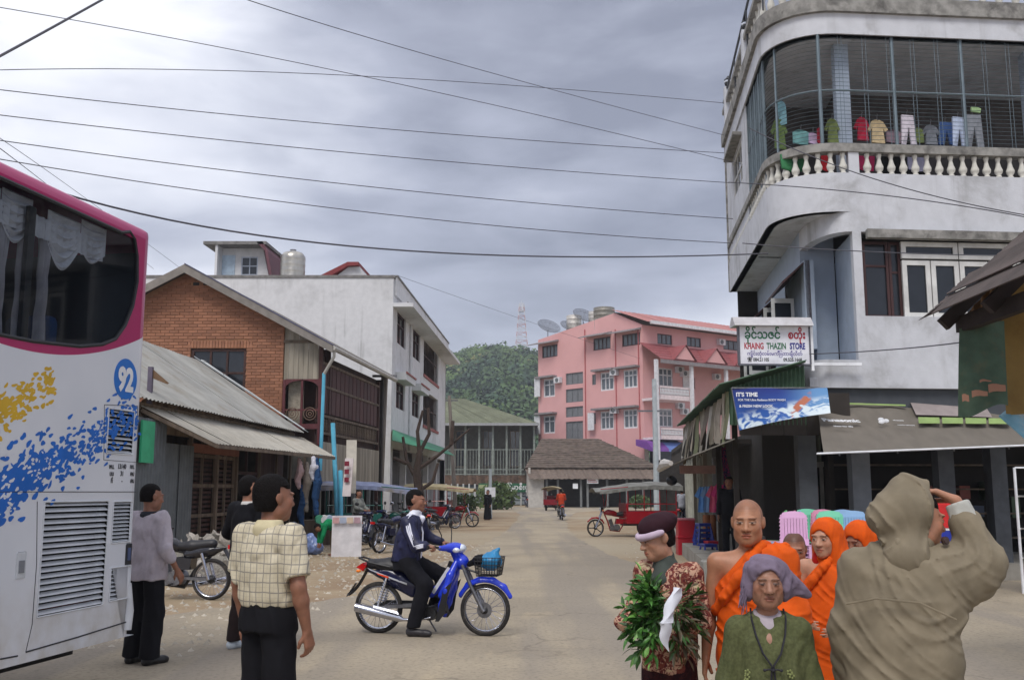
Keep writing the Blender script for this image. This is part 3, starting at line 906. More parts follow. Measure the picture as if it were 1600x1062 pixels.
 prop(many[0].build('leaves',G[0],h,True,fix=False),kind='stuff');prop(many[1].build('dark_leaves',G[2],h,True,fix=False),kind='stuff')
 # white paper wrapped round the stems
 pw=MB();q0=Vector((.10,-.17,.16))
 def wv(u,v): return (.012*math.sin(v*9+u*5),-.03*math.sin(u*3.1),.01*math.sin(v*6))
 pw.grid((.10,-.16,.17),(.17,-.13,.16),(.075,-.19,-.05),(-.005,-.20,-.05),5,8,wv,.003)
 pw.grid((-.005,-.20,-.05),(.075,-.19,-.05),(.055,-.17,-.24),(.005,-.19,-.18),5,6,lambda u,v: (.008*math.sin(v*7),-.03*math.sin(u*3.1)*(1-v),0),.003)
 o=pw.build('wrapping_paper',mat('white_paper',(214,216,226),.6,var=.05),h,True)
 prop(o,'crumpled white paper wrapped round the stems')
# --- monks
ORANGE=cloth('saffron_orange_cloth',(208,84,16),rough=.8,var=.1,stain=(190,66,10),sfac=.5,sscale=5)
REDROBE=cloth('maroon_red_cloth',(170,26,20))
def robe(r,j,z0=.15,sc=1.0,seed=1,wide=.2,armcover=True,lo_x=-.34,hi_x=.36,res=.0095,shoulder='R'):
 g=1 if shoulder == 'R' else-1
 def b(sd):
  loft(sd,[(z0,0,.0,wide*.98,.15),(.6,0,.0,wide*.97,.15),(.95,0,.0,wide*.95,.145),(1.18,0,.0,wide*.93,.135),(1.29,0,.01,wide*.8,.115),(1.37,.02*g,.02,.10,.09)],.03)
  c='L' if g > 0 else 'R'
  sd.cone(j['neck']+[0,0,-.05],j['sh'+c],.085,.085,.04)
  if armcover: sd.cone(j['sh'+c],j['el'+c],.082,.085,.05);sd.cone(j['el'+c],j['wr'+c],.085,.06,.04)
 n=(-.74*g,-.05,.67)
 return garment(r,'robe',ORANGE,b,(lo_x,-.36,z0-.05),(hi_x,.24,1.46),res,addf(arcs(.012,78,(.24*g,0,1.52),seed,.6),folds(.005,40,(.62*g,.1,.72),seed,.35)),
    [below(z0),plane_cut((-.035*g,0,1.36),n)])
def sash(r,j,g=1,seed=4):
 """rolled cloth edge over the shoulder, across the chest"""
 pts=[(.10,.09,1.40),(.06,-.02,1.405),(.0,-.11,1.33),(-.07,-.145,1.24),(-.14,-.12,1.14),(-.19,-.04,1.06)]
 garment(r,'sash',ORANGE,lambda sd: sd.chain([(x*g,y,z) for x,y,z in pts],[.03,.03,.028,.028,.028,.03],.02),(-.27,-.2,.98),(.27,.16,1.47),.009,folds(.009,90,(-.6*g,-.2,.7),seed,.3))
MONKSKIN=skin_mat('monk_skin',(166,118,90));BOYSKIN=skin_mat('boy_skin',(146,102,80))
def monk_big():
 p=at_px(1168,5.2)
 r=thing('person',p,R(-12),'tall young monk with a shaved head and bare shoulder in an orange robe','person');r.scale=(.94,)*3
 j=joints(head=(-.005,-.01,1.525),shR=(-.175,.01,1.31),elR=(-.225,.02,1.05),wrR=(-.25,-.02,.81),wrL=(.12,-.2,.95),elL=(.22,-.02,1.04))
 Rm=rotm(-.12,.03)
 body(r,j,MONKSKIN,1.07,Rm,s=.0042,scalp=(.62,.60,.60),armr=1.0,nose=1.15,fat=1.03)
 robe(r,j,.12,seed=7);sash(r,j)
 shoes(r,j,mat('brown_sandal',(80,50,34)))
def monk_boy():
 p=at_px(1237,6.7)
 r=thing('person',p,R(-8),'small boy monk with cropped hair peering over the old woman in the grey headscarf','person');r.scale=(.79,)*3
 j=joints(head=(0,-.02,1.53),wrL=(.12,-.2,.95))
 Rm=rotm(-.05,.18)
 body(r,j,BOYSKIN,1.22,Rm,s=.0055,scalp=(.24,.2,.2),armr=.85,fat=1.05,nose=1.05)
 robe(r,j,.1,seed=17,res=.012);sash(r,j)
 shoes(r,j,mat('brown_sandal',(80,50,34)))
def hooded(px,D,rz,sc,label,yaw,pitch,dark=False,seed=3,hs=1.14):
 r=thing('person',at_px(px,D),R(rz),label,'person');r.scale=(sc,)*3
 j=joints(head=(0,-.02,1.52),wrR=(-.10,-.22,.98),elR=(-.22,-.02,1.04),wrL=(.10,-.2,.95))
 Rm=rotm(yaw,pitch);c=j['head']
 body(r,j,SKIN_C if not dark else SKIN_B,hs,Rm,s=.0055,scalp=(.25,.2,.2),armr=.85,fat=.98)
 H=lambda x,y,z: c+Rm @ (np.array((x,y,z))*hs)
 robe(r,j,.1,seed=seed,res=.011)
 def hood(sd):
  sd.ell(H(0,.02,.035),np.array((.092,.108,.098))*hs,.02,1,Rm)
  sd.cone(H(0,.045,0),(.03,.075,1.34),.10*hs,.13,.04);sd.cone((.04,.07,1.34),(.10,.06,1.1),.12,.11,.05)
  sd.cone(H(.05,-.01,-.03),(.09,-.02,1.36),.052,.06,.03)
  sd.cone(H(-.05,.02,-.03),(-.05,.03,1.38),.045,.06,.03)
  sd.ell(H(0,-.075,-.035),np.array((.062,.09,.092))*hs,.012,-1,Rm)
  sd.cone(H(0,-.09,-.08),H(0,-.16,-.16),.055*hs,.05,.012,-1)
 garment(r,'hood',ORANGE,hood,c+np.array((-.24,-.26,-.5)),c+np.array((.3,.3,.2)),.0075,folds(.007,50,(.1,.3,.9),seed+1,.4))
 def lin_(sd):
  sd.ell(H(0,.018,.03),np.array((.087,.10,.093))*hs,.02,1,Rm)
  sd.cone(H(-.04,.01,-.05),(-.06,.0,1.36),.04,.045,.02);sd.cone(H(.04,.01,-.05),(.05,.0,1.36),.04,.045,.02)
  sd.ell(H(0,-.075,-.03),np.array((.059,.09,.086))*hs,.01,-1,Rm)
 garment(r,'hood_lining',REDROBE,lin_,c+np.array((-.18,-.2,-.25)),c+np.array((.18,.2,.16)),.008)
 sash(r,j)
 shoes(r,j,mat('brown_sandal',(80,50,34)))
 return r
# --- old woman in green
def green_woman():
 p=at_px(1192,4.35)
 r=thing('person',p,R(-8),'old woman in a grey headscarf and green knitted jacket, nearest the camera','person');r.scale=(.80,)*3
 j=joints(head=(0,-.02,1.51),neck=(0,.02,1.36),shL=(.155,.015,1.265),shR=(-.155,.015,1.265),elL=(.205,.03,1.0),elR=(-.205,.03,1.0),wrL=(.225,-.03,.78),wrR=(-.225,-.03,.78),knL=(.1,-.02,.47))
 Rm=rotm(.02,.02);c=j['head'];hs=1.12
 body(r,j,skin_mat('weathered_skin',(148,108,88)),hs,Rm,s=.0042,old=1,armr=.9,fat=1.06,nose=1.35,lip=(.8,.58,.56))
 hair(r,j,mat('grey_black_hair',(50,46,46),.6,var=.4,scale=90,bump=.5,bscale=150),hs,Rm,thick=.85,s=.008,line=.062,back=-.06)
 H=lambda x,y,z: c+Rm @ (np.array((x,y,z))*hs)
 def wrap(sd):
  sd.ell(H(0,.03,.052),np.array((.103,.115,.083))*hs,.02,1,Rm)
  sd.ell(H(-.085,.03,-.02),np.array((.035,.07,.07))*hs,.03,1,Rm);sd.ell(H(.085,.03,-.02),np.array((.035,.07,.07))*hs,.03,1,Rm)
  sd.ell(H(.02,.07,-.02),np.array((.09,.07,.085))*hs,.03,1,Rm)
  sd.cone(H(.07,-.01,.07),H(.20,.04,-.06),.026,.012,.02);sd.cone(H(.10,.03,.03),H(.19,.05,-.05),.035,.02,.03);sd.cone(H(.08,.03,-.01),H(.17,.06,-.055),.04,.02,.03)
  sd.ell(H(0,-.10,-.015),np.array((.064,.085,.088))*hs,.015,-1,Rm)
 garment(r,'headscarf',cloth('grey_lilac_cloth',(118,106,124),stain=(88,74,84),sscale=8),wrap,c+np.array((-.2,-.24,-.18)),c+np.array((.3,.24,.2)),.0058,addf(folds(.007,46,(.75,-.3,-.55),31,.4),folds(.003,110,(.8,-.2,-.5),32,.3)))
 fr=MB();rnd=random.Random(3)
 for k in range(26):
  a=Vector(H(-.105+rnd.uniform(-.01,.01),rnd.uniform(-.03,.05),-.03+rnd.uniform(-.03,.03)));b_=a+Vector((rnd.uniform(-.03,0),rnd.uniform(-.02,.02),-rnd.uniform(.05,.11)))
  fr.tube([a,(a+b_)/2+Vector((rnd.uniform(-.012,.012),0,0)),b_],[.004,.003,.002],4)
 o=fr.build('fringe',MATS['grey_lilac_cloth'],r,True);prop(o,kind='stuff')
 GR=cloth('green_knit',(86,90,60),var=.2,scale=60,bump=.7,bscale=170,stain=(64,72,44),sfac=.5,sscale=6)
 def jk(sd):
  loft(sd,[(.5,0,.0,.20,.16),(.8,0,.0,.185,.155),(1.05,0,.0,.17,.145),(1.22,0,.0,.16,.125),(1.29,0,.01,.12,.10),(1.36,0,.02,.095,.08)],.03)
  for g in 'LR': sleeve(sd,j,g,.070,.072,.066,1.9)
  sd.cone((0,-.10,1.42),(0,-.19,1.12),.075,.012,.015,-1)
  for z0,z1,wd in ((1.02,.84,.010),(.84,.5,.014)): sd.cone((0,-.17,z0+.05),(0,-.17,z1),wd*.6,wd*2.4,.008,-1)
 garment(r,'jacket',GR,jk,(-.42,-.28,.5),(.42,.22,1.44),.0085,folds(.010,30,(.15,.1,1),41,.6),[below(.54),local_cut((0,.02,1.365),(0,-.5,1),(0,0,1.44),.12)])
 inner=cloth('pale_lilac_cloth',(168,158,166))
 garment(r,'blouse',inner,lambda sd: loft(sd,[(.5,0,.0,.17,.142),(1.05,0,.0,.15,.132),(1.2,0,.0,.135,.112),(1.30,0,.005,.085,.085),(1.375,0,.01,.07,.065)],.03),(-.26,-.22,.46),(.26,.2,1.42),.009,folds(.004,40,(0,0,1),6),[local_cut((0,-.02,1.36),(0,-.6,1),(0,-.05,1.42),.1)])
 pp=MB();pi=lambda pts: pp.tube([Vector(q) for q in pts],.0052,5)
 pi([(-.085,.02,1.375),(-.088,-.05,1.33),(-.075,-.105,1.26),(-.045,-.15,1.17),(-.004,-.163,1.11)])
 pi([(.085,.02,1.375),(.088,-.05,1.33),(.075,-.105,1.26),(.045,-.15,1.17),(.004,-.163,1.11)])
 for g in (1,-1): pi([(.004*g,-.163,1.11),(.012*g,-.164,1.02),(.022*g,-.166,.9),(.035*g,-.168,.75),(.05*g,-.17,.6)])
 pp.build('piping',mat('black_piping',(28,26,36)),r,True)
 for z in (1.09,.93):
  k=MB()
  for g in (1,-1):
   k.tube([(0,-.165,z),(.02*g,-.172,z+.006),(.04*g,-.165,z)],.005,6);k.ball((.042*g,-.164,z),.008,8,5)
  k.ball((0,-.172,z),.009,8,5);k.build('knot_button',MATS['black_piping'],r,True)
 em=MB();rnd=random.Random(8)
 for cx in (-.11,.10):
  for k in range(9):
   x=cx+rnd.uniform(-.03,.03);z=1.0+rnd.uniform(-.1,.08)
   for a in range(5): em.ball((x+.011*math.cos(a*1.256),-.146-.004+abs(x)*.12,z+.011*math.sin(a*1.256)),(.006,.004,.006),5,4)
 em.build('embroidered_flower',mat('pale_green_thread',(128,136,84)),r,True)
 def sk(sd): loft(sd,[(.06,0,.0,.18,.145),(.6,0,.0,.18,.14)],.02)
 garment(r,'skirt',cloth('dark_skirt_cloth',(44,36,46)),sk,(-.22,-.2,.03),(.22,.2,.65),.014,folds(.008,26,(0,0,1),5,.2),[below(.07)])
 shoes(r,j,BLACKSHOE)
# --- man in the hooded coat
def coat_man():
 p=at_px(1403,4.25)
 r=thing('person',p,R(180-22),'person in a khaki hooded coat seen from behind with one hand on the head','person');r.scale=(1.0,)*3
 j=joints(head=(-.075,-.02,1.475),shR=(-.165,.0,1.27),elR=(-.31,-.04,1.31),wrR=(-.225,-.06,1.555),elL=(.225,.0,1.02),wrL=(.235,-.08,.8),shL=(.165,.015,1.265))
 Rm=rotm(-1.08,.10);c=j['head']
 body(r,j,SKIN_A,1.04,Rm,s=.005,armr=1.0,hands=({},dict(d=(.84,.0,.42),n=(.35,.0,-.92),curl=.40,side=-1,s=1.03)))
 hair(r,j,HAIR,1.04,Rm,thick=1.1,s=.008)
 K=cloth('khaki_coat_cloth',(126,116,98),var=.12,stain=(104,96,80),sscale=3,bump=.3,bscale=260,rough=.8)
 H=lambda x,y,z: c+Rm @ np.array((x,y,z))
 def coat(sd):
  loft(sd,[(.35,.02,.02,.25,.17),(.7,.02,.02,.235,.17),(1.0,.01,.02,.22,.16),(1.16,0,.02,.205,.145),(1.26,.0,.02,.165,.12),(1.34,-.02,.03,.10,.09)],.04)
  sd.cone((0,.02,1.29),j['shL'],.08,.08,.05);sd.cone(j['shL'],j['elL'],.085,.08,.05);sd.cone(j['elL'],j['wrL'],.08,.065,.04)
  sd.cone((0,.02,1.25),j['shR'],.095,.10,.06);sd.cone(j['shR'],j['elR'],.10,.082,.05)
  e,w=j['elR'],j['wrR'];sd.cone(e,e+(w-e)*.62,.085,.064,.03)
  sd.cone((-.11,.0,1.12),(-.29,-.03,1.24),.095,.07,.06)
  sd.cone((-.05,-.03,1.36),(.09,.02,1.34),.055,.05,.03)
 dd=addf(arcs(.009,58,(-.16,0,1.50),51,1.0),arcs(.006,105,(-.45,0,1.5),55,.8,((-.1,0,1.1),(.35,.4,.4))),folds(.008,22,(.3,.2,.9),52,.7))
 garment(r,'coat',K,coat,(-.50,-.30,.35),(.40,.28,1.52),.0085,dd,[below(.38)])
 e,w=j['elR'],j['wrR']
 garment(r,'shirt_cuff',cloth('pale_grey_cuff_cloth',(176,176,170)),lambda sd: sd.cone(e+(w-e)*.5,e+(w-e)*1.0,.062,.050,.02),np.minimum(e,w)-.12,np.maximum(e,w)+.12,.008,folds(.008,60,w-e,9,.4),[plane_cut(e+(w-e)*.97,w-e)])
 def hood(sd):
  sd.ell(H(0,.05,.04),(.112,.135,.108),.03,1,Rm);sd.ell(H(.0,.11,.0),(.095,.115,.095),.03,1,Rm)
  sd.cone(H(0,.06,-.06),(-.02,.05,1.33),.085,.10,.04)
  sd.cone(H(.0,-.02,.14),H(0,.06,.13),.035,.06,.04)
  sd.ell(H(0,-.10,.0),(.086,.15,.118),.010,-1,Rm);sd.cone(H(0,-.12,-.04),H(0,-.18,-.16),.075,.07,.012,-1)
 garment(r,'hood',K,hood,c+np.array((-.28,-.28,-.3)),c+np.array((.28,.3,.24)),.0068,addf(arcs(.011,60,(.12,0,1.36),61,.8),folds(.004,30,(.2,.2,.9),62,.4)),[plane_cut(H(0,-.012,0),Rm @ np.array((0,-1,-.12)))])
 garment(r,'coat_collar',K,lambda sd: sd.chain([(.09,-.02,1.36),(.0,.09,1.38),(-.09,.02,1.38),(-.12,-.07,1.37),(-.06,-.12,1.33)],[.03,.034,.034,.032,.028],.02),(-.22,-.2,1.26),(.18,.2,1.47),.008,folds(.006,60,(0,0,1),9))
 b=MB();q=Vector(H(-.105,-.055,-.075));q2=Vector(Rm @ np.array((-.95,-.2,.1)))
 b.tube([q,q+q2*.012],.017,14);b.tube([q+q2*.012,q+q2*.016],[.013,.011],14)
 b.build('button',mat('dark_brown_button',(58,38,32),.35),r,True)
 s=MB();s.tube([(-.19,.195,1.10),(-.06,.205,1.16),(.1,.205,1.17),(.22,.16,1.14)],.004,5);s.build('yoke_seam',K,r,True)
 trousers(r,j,BLACK_CLOTH,res=.018)
 shoes(r,j,BLACKSHOE,res=.013)
herb_woman();monk_big();monk_boy()
hooded(1287,6.2,-30,.86,'small pale faced monk with an orange robe pulled up over the head',-.25,.08,seed=71)
hooded(1338,6.6,-38,.84,'small monk with a shadowed face under an orange hood beside the khaki coat',-.25,.35,dark=True,seed=81)
green_woman();coat_man()
# ------------------------------------------------------------------ motorcycles and three-wheelers (x forward, z up, origin on the ground midway)
RUBBER=mat('tyre_rubber',(34,32,32),.85,var=.2,scale=40,stain=(92,84,74),sfac=.45,sscale=9)
CHROME=mat('chrome',(196,198,208),.18,1.0,var=.05)
STEEL=mat('dull_steel',(120,120,124),.42,.8,var=.2,scale=20)
BLACKP=mat('black_plastic',(24,24,28),.42,var=.2)
SEATM=mat('seat_vinyl',(28,27,32),.5,var=.2)
DARKM=mat('engine_metal',(58,58,60),.5,.6,var=.3,scale=30)
GLASSM=mat('headlight_glass',(220,226,235),.08,.3,var=.02)
RED_L=mat('red_lens',(180,24,24),.25);AMBER=mat('amber_lens',(226,120,24),.3)
def paint(name,rgb): return mat(name,rgb,.22,var=.06,spec=.6)
BLUE=paint('blue_paint',(30,58,200));DKBLUE=paint('dark_blue_paint',(22,26,62));MAROON=paint('maroon_paint',(120,22,34));REDP=paint('red_paint',(176,20,34));SILV=paint('silver_paint',(170,172,180))
GREENP=paint('green_paint',(20,88,80));DKGREY=paint('charcoal_paint',(38,38,44))
WM={}
def wheel(root,x,z,r=.28,w=.075,spokes=True,y=0.0,cast=False,n=36):
 key=(r,w,spokes,cast,n)
 if key not in WM:
  t=MB()
  prof=[(r-.055,-.022),(r-.03,-w/2),(r-.01,-w*.38),(r,0),(r-.01,w*.38),(r-.03,w/2),(r-.055,.022)]
  t.lathe(prof+[(r-.055,-.022)],axis='y',n=n,cap=False)
  rim=MB();rim.lathe([(r-.052,-.026),(r-.045,-.026),(r-.048,0),(r-.045,.026),(r-.052,.026),(r-.065,.012),(r-.065,-.012),(r-.052,-.026)],axis='y',n=n,cap=False)
  hub=MB();hub.lathe([(.015,-.07),(.035,-.05),(.06,-.035),(.06,.03),(.035,.045),(.015,.07)],axis='y',n=16)
  if cast:
   for k in range(5):
    a=k*2*math.pi/5;hub.beam((.04*math.cos(a),0,.04*math.sin(a)),((r-.06)*math.cos(a),0,(r-.06)*math.sin(a)),.035,.03)
  sp=MB()
  if spokes and not cast:
   for k in range(28):
    a=k*2*math.pi/28;b=a+(.35 if k % 2 else-.35);s_=.02 if k % 4 < 2 else-.02
    sp.tube([(.055*math.cos(b),s_,.055*math.sin(b)),((r-.06)*math.cos(a),0,(r-.06)*math.sin(a))],.0022,4,False)
  WM[key]=(t.mesh('tyre',RUBBER,True),rim.mesh('rim',CHROME if not cast else STEEL,True),hub.mesh('hub',DARKM,True),sp.mesh('spokes',CHROME) if sp.v else None)
 T=WM[key]
 wobj=inst('wheel',T[0],root,(x,y,z));
 inst('rim',T[1],wobj);inst('hub',T[2],wobj)
 if T[3]: prop(inst('spokes',T[3],wobj),kind='stuff')
 return wobj
def sdfpart(root,name,m,build,lo,hi,res=.012,cuts=(),it=1):
 sd=Sdf();build(sd)
 P,Q=sd.mesh([axis(lo[d],hi[d],res) for d in range(3)],None,cuts,pad=.02)
 return np_mesh(name,P,Q,m,root,it=it)
def scooter(root,c1,c2,res=.012,basket=False,steer=0.0,decal=True):
 """step-through motorcycle"""
 wheel(root,-.62,.285,.285);wheel(root,.62,.285,.285,w=.068)
 body_c=c2
 sdfpart(root,'rear_fairing',body_c,lambda s: (s.chain([(-.80,0,.745),(-.60,0,.70),(-.35,0,.60),(-.2,0,.53)],[.05,.085,.10,.075],.03),s.cone((-.5,0,.60),(-.22,0,.46),.06,.06,.03)),(-.9,-.14,.36),(-.08,.14,.84),res,[plane_cut((-.5,0,.71),(-.08,0,1))])
 if decal:
  for g in (1,-1):
   d=MB();d.grid((-.70,.088*g,.70),(-.26,.098*g,.545),(-.26,.098*g,.565),(-.74,.078*g,.725),6,1,lambda u,v: (0,.016*g*math.sin(u*3.1),0),.003);d.build('side_stripe',SILV,root)
   d=MB();d.grid((-.60,.105*g,.655),(-.48,.11*g,.615),(-.47,.112*g,.635),(-.62,.10*g,.672),3,1,None,.003);d.build('side_stripe',mat('orange_red_decal',(214,70,30),.3),root)
 sdfpart(root,'seat',SEATM,lambda s: (s.chain([(-.72,0,.765),(-.5,0,.765),(-.32,0,.725),(-.12,0,.685)],[.055,.072,.075,.05],.03),s.cone((-.6,.05,.75),(-.25,.05,.71),.05,.05,.04),s.cone((-.6,-.05,.75),(-.25,-.05,.71),.05,.05,.04)),(-.82,-.15,.63),(-.04,.15,.86),res,[plane_cut((-.4,0,.715),(.12,0,-1))])
 m=MB();m.tube([(-.46,.10,.74),(-.70,.12,.79),(-.84,.07,.835),(-.84,-.07,.835),(-.70,-.12,.79),(-.46,-.10,.74)],.012,8);m.build('grab_rail',BLACKP,root,True)
 m=MB();m.prism([(-.88,.73),(-.80,.78),(-.76,.74),(-.80,.69)],-.06,.06);m.build('tail_light',RED_L,root)
 for g in (1,-1):
  m=MB();m.ball((-.84,.085*g,.69),(.03,.022,.018),8,6);m.build('indicator',AMBER,root,True)
 m=MB();m.grid((-.76,-.05,.70),(-.76,.05,.70),(-.99,.04,.40),(-.99,-.04,.40),2,6,lambda u,v: (0,0,-.05*math.sin(v*3.1)+(.03 if u == .5 else 0)),.008)
 m.grid((-.99,-.025,.42),(-.99,.025,.42),(-.90,.02,.55),(-.90,-.02,.55),1,1,None,.012);m.build('rear_mudguard',BLACKP,root)
 for g in (1,-1):
  m=MB();m.beam((-.62,.06*g,.285),(-.12,.06*g,.33),.03,.035);m.build('swing_arm',STEEL,root)
  m=MB();m.tube([(-.60,.085*g,.30),(-.50,.09*g,.62)],.014,8)
  for k in range(9):
   q=Vector((-.585,.086*g,.35)).lerp(Vector((-.515,.09*g,.58)),k/8);m.tube([q-Vector((.002,0,.006)),q+Vector((.002,0,.006))],.026,10)
  m.build('shock_absorber',CHROME,root,True)
 m=MB();m.tube([(.02,-.10,.20),(-.15,-.13,.17),(-.28,-.14,.175),(-.33,-.14,.19),(-.84,-.155,.30)],[.016,.016,.018,.042,.05],14);m.build('exhaust',CHROME,root,True)
 m=MB();m.grid((-.32,-.19,.235),(-.62,-.20,.305),(-.62,-.19,.33),(-.34,-.18,.265),4,1,None,.005);m.build('heat_shield',CHROME,root)
 m=MB();m.box(-.60,-.15,.065,.085,.27,.36);m.build('chain_cover',BLACKP,root)
 # engine
 m=MB();m.tube([(-.12,-.11,.25),(-.12,.11,.25)],.085,18);m.tube([(.0,-.09,.24),(.0,.09,.24)],.075,18);m.tube([(0,0,.26),(.18,0,.30)],.055,14)
 for k in range(6): m.tube([(.06+k*.022,0,.273+k*.006),(.067+k*.022,0,.275+k*.006)],.07,14)
 m.build('engine',DARKM,root,True)
 m=MB();m.tube([(-.10,-.20,.21),(-.10,.20,.21)],.012,8);m.tube([(-.10,-.23,.21),(-.10,-.14,.21)],.02,8);m.tube([(-.10,.23,.21),(-.10,.14,.21)],.02,8);m.build('foot_peg',BLACKP,root,True)
 m=MB();m.beam((.24,0,.80),(.10,0,.44),.06,.07);m.beam((.10,0,.44),(-.3,0,.52),.06,.07);m.beam((-.3,0,.52),(-.75,0,.70),.04,.04);m.beam((-.2,0,.45),(-.12,0,.3),.05,.05);m.build('frame',BLACKP,root)
 # leg shield
 def shield(s):
  for g in (1,-1):
   s.chain([(.30,.05*g,.80),(.245,.12*g,.66),(.21,.16*g,.50),(.16,.15*g,.34),(.12,.12*g,.20)],[.035,.04,.04,.035,.025],.03)
   s.cone((.25,.06*g,.66),(.14,.09*g,.44),.035,.04,.04)
 sdfpart(root,'leg_shield',c1,shield,(.05,-.22,.15),(.4,.22,.88),res)
 for g in (1,-1):
  m=MB();m.prism([(.19,.52),(.29,.60),(.24,.44),(.21,.26),(.14,.17),(.10,.17),(.14,.32)],.19*g,.20*g);m.build('shield_cover',BLACKP,root)
  m=MB();m.grid((.03,.105*g,.48),(.06,.105*g,.455),(.245,.105*g,.735),(.215,.105*g,.755),1,5,None,.006);m.build('white_trim',mat('white_trim_plastic',(206,208,214),.4),root)
 sdfpart(root,'centre_cover',c1,lambda s: s.chain([(.22,0,.70),(.12,0,.52),(0,0,.46),(-.2,0,.50)],[.05,.055,.05,.05],.03),(-.28,-.1,.38),(.3,.1,.78),res)
 # steering
 sdfpart(root,'front_mudguard',c1,lambda s: (s.chain([(.62+.315*math.cos(a),0,.285+.315*math.sin(a)) for a in [R(q) for q in (28,50,75,100,125,150)]],[.03,.045,.05,.052,.05,.035],.02)),(.3,-.1,.4),(.98,.1,.66),res,[lambda x,y,z: .297-np.sqrt((x-.62)**2+(z-.285)**2)+0*y])
 for g in (1,-1):
  m=MB();m.tube([(.36,.075*g,.80),(.47,.075*g,.55),(.60,.075*g,.30),(.625,.075*g,.275)],[.018,.02,.024,.026],10);m.build('fork_leg',STEEL,root,True)
 m=MB();m.lathe([(.0,-.046),(.085,-.046),(.085,-.042),(.0,-.042)],(.62,0,.285),'y',24);m.build('brake_disc',STEEL,root)
 sdfpart(root,'front_cowl',c1,lambda s: (s.ell((.355,0,.80),(.07,.10,.075),.03),s.cone((.34,0,.80),(.27,0,.92),.07,.06,.04)),(.2,-.14,.7),(.46,.14,1.0),res)
 sdfpart(root,'handlebar_cowl',c1,lambda s: (s.ell((.26,0,.955),(.12,.125,.062),.03),s.cone((.24,.10,.96),(.15,.2,.96),.045,.028,.04),s.cone((.24,-.10,.96),(.15,-.2,.96),.045,.028,.04)),(.05,-.26,.86),(.42,.26,1.05),res)
 m=MB();m.ball((.345,0,.95),(.055,.085,.05),14,9);m.build('headlight',GLASSM,root,True)
 for g in (1,-1):
  m=MB();m.ball((.31,.115*g,.935),(.045,.03,.03),10,7);m.build('indicator',GLASSM,root,True)
  m=MB();m.tube([(.16,.18*g,.965),(.08,.30*g,.975)],.012,8);m.build('handlebar',BLACKP,root,True)
  m=MB();m.tube([(.11,.255*g,.972),(.045,.355*g,.98)],.019,10);m.build('grip',RUBBER,root,True)
  m=MB();m.tube([(.16,.22*g,.965),(.16,.34*g,.955)],.006,6);m.build('brake_lever',STEEL,root,True)
  m=MB();m.tube([(.17,.19*g,.98),(.17,.22*g,1.10),(.15,.27*g,1.17)],.006,6);st=m.build('mirror_stem',BLACKP,root,True)
  m=MB();m.ball((.14,.285*g,1.215),(.018,.065,.05),14,8);m.build('mirror',BLACKP,root,True)
 m=MB();m.box(-.02,.0,-.02,.02,.1,.25) if False else m.tube([(-.05,.08,.16),(.02,.14,.02)],.01,6);m.build('side_stand',STEEL,root,True)
 if basket: wire_basket(root)
def wire_basket(root):
 m=MB();x0,x1,y0,y1,z0,z1=.53,.80,-.16,.16,.66,.86
 def ring(z,e):
  pts=[(x0-e,y0-e,z),(x1+e,y0-e,z),(x1+e,y1+e,z),(x0-e,y1+e,z)]
  for i in range(4): m.tube([pts[i],pts[(i+1) % 4]],.004,4)
 for k in range(6): ring(z0+(z1-z0)*k/5,-.02+.03*k/5)
 for k in range(9):
  t=k/8
  for y,e in ((y0,-1),(y1,1)): m.tube([(x0+.02+(x1-x0-.04)*t,y-e*.02,z0),(x0+(x1-x0)*t,y+e*.01,z1)],.003,4)
  for x,e in ((x0,-1),(x1,1)): m.tube([(x-e*.02,y0+.02+(y1-y0-.04)*t,z0),(x+e*.01,y0+(y1-y0)*t,z1)],.003,4)
  m.tube([(x0+.02,y0+.02+(y1-y0-.04)*t,z0),(x1-.02,y0+.02+(y1-y0-.04)*t,z0)],.003,4)
 m.tube([(.42,0,.72),(.55,0,.68)],.012,6)
 m.build('basket',BLACKP,root)
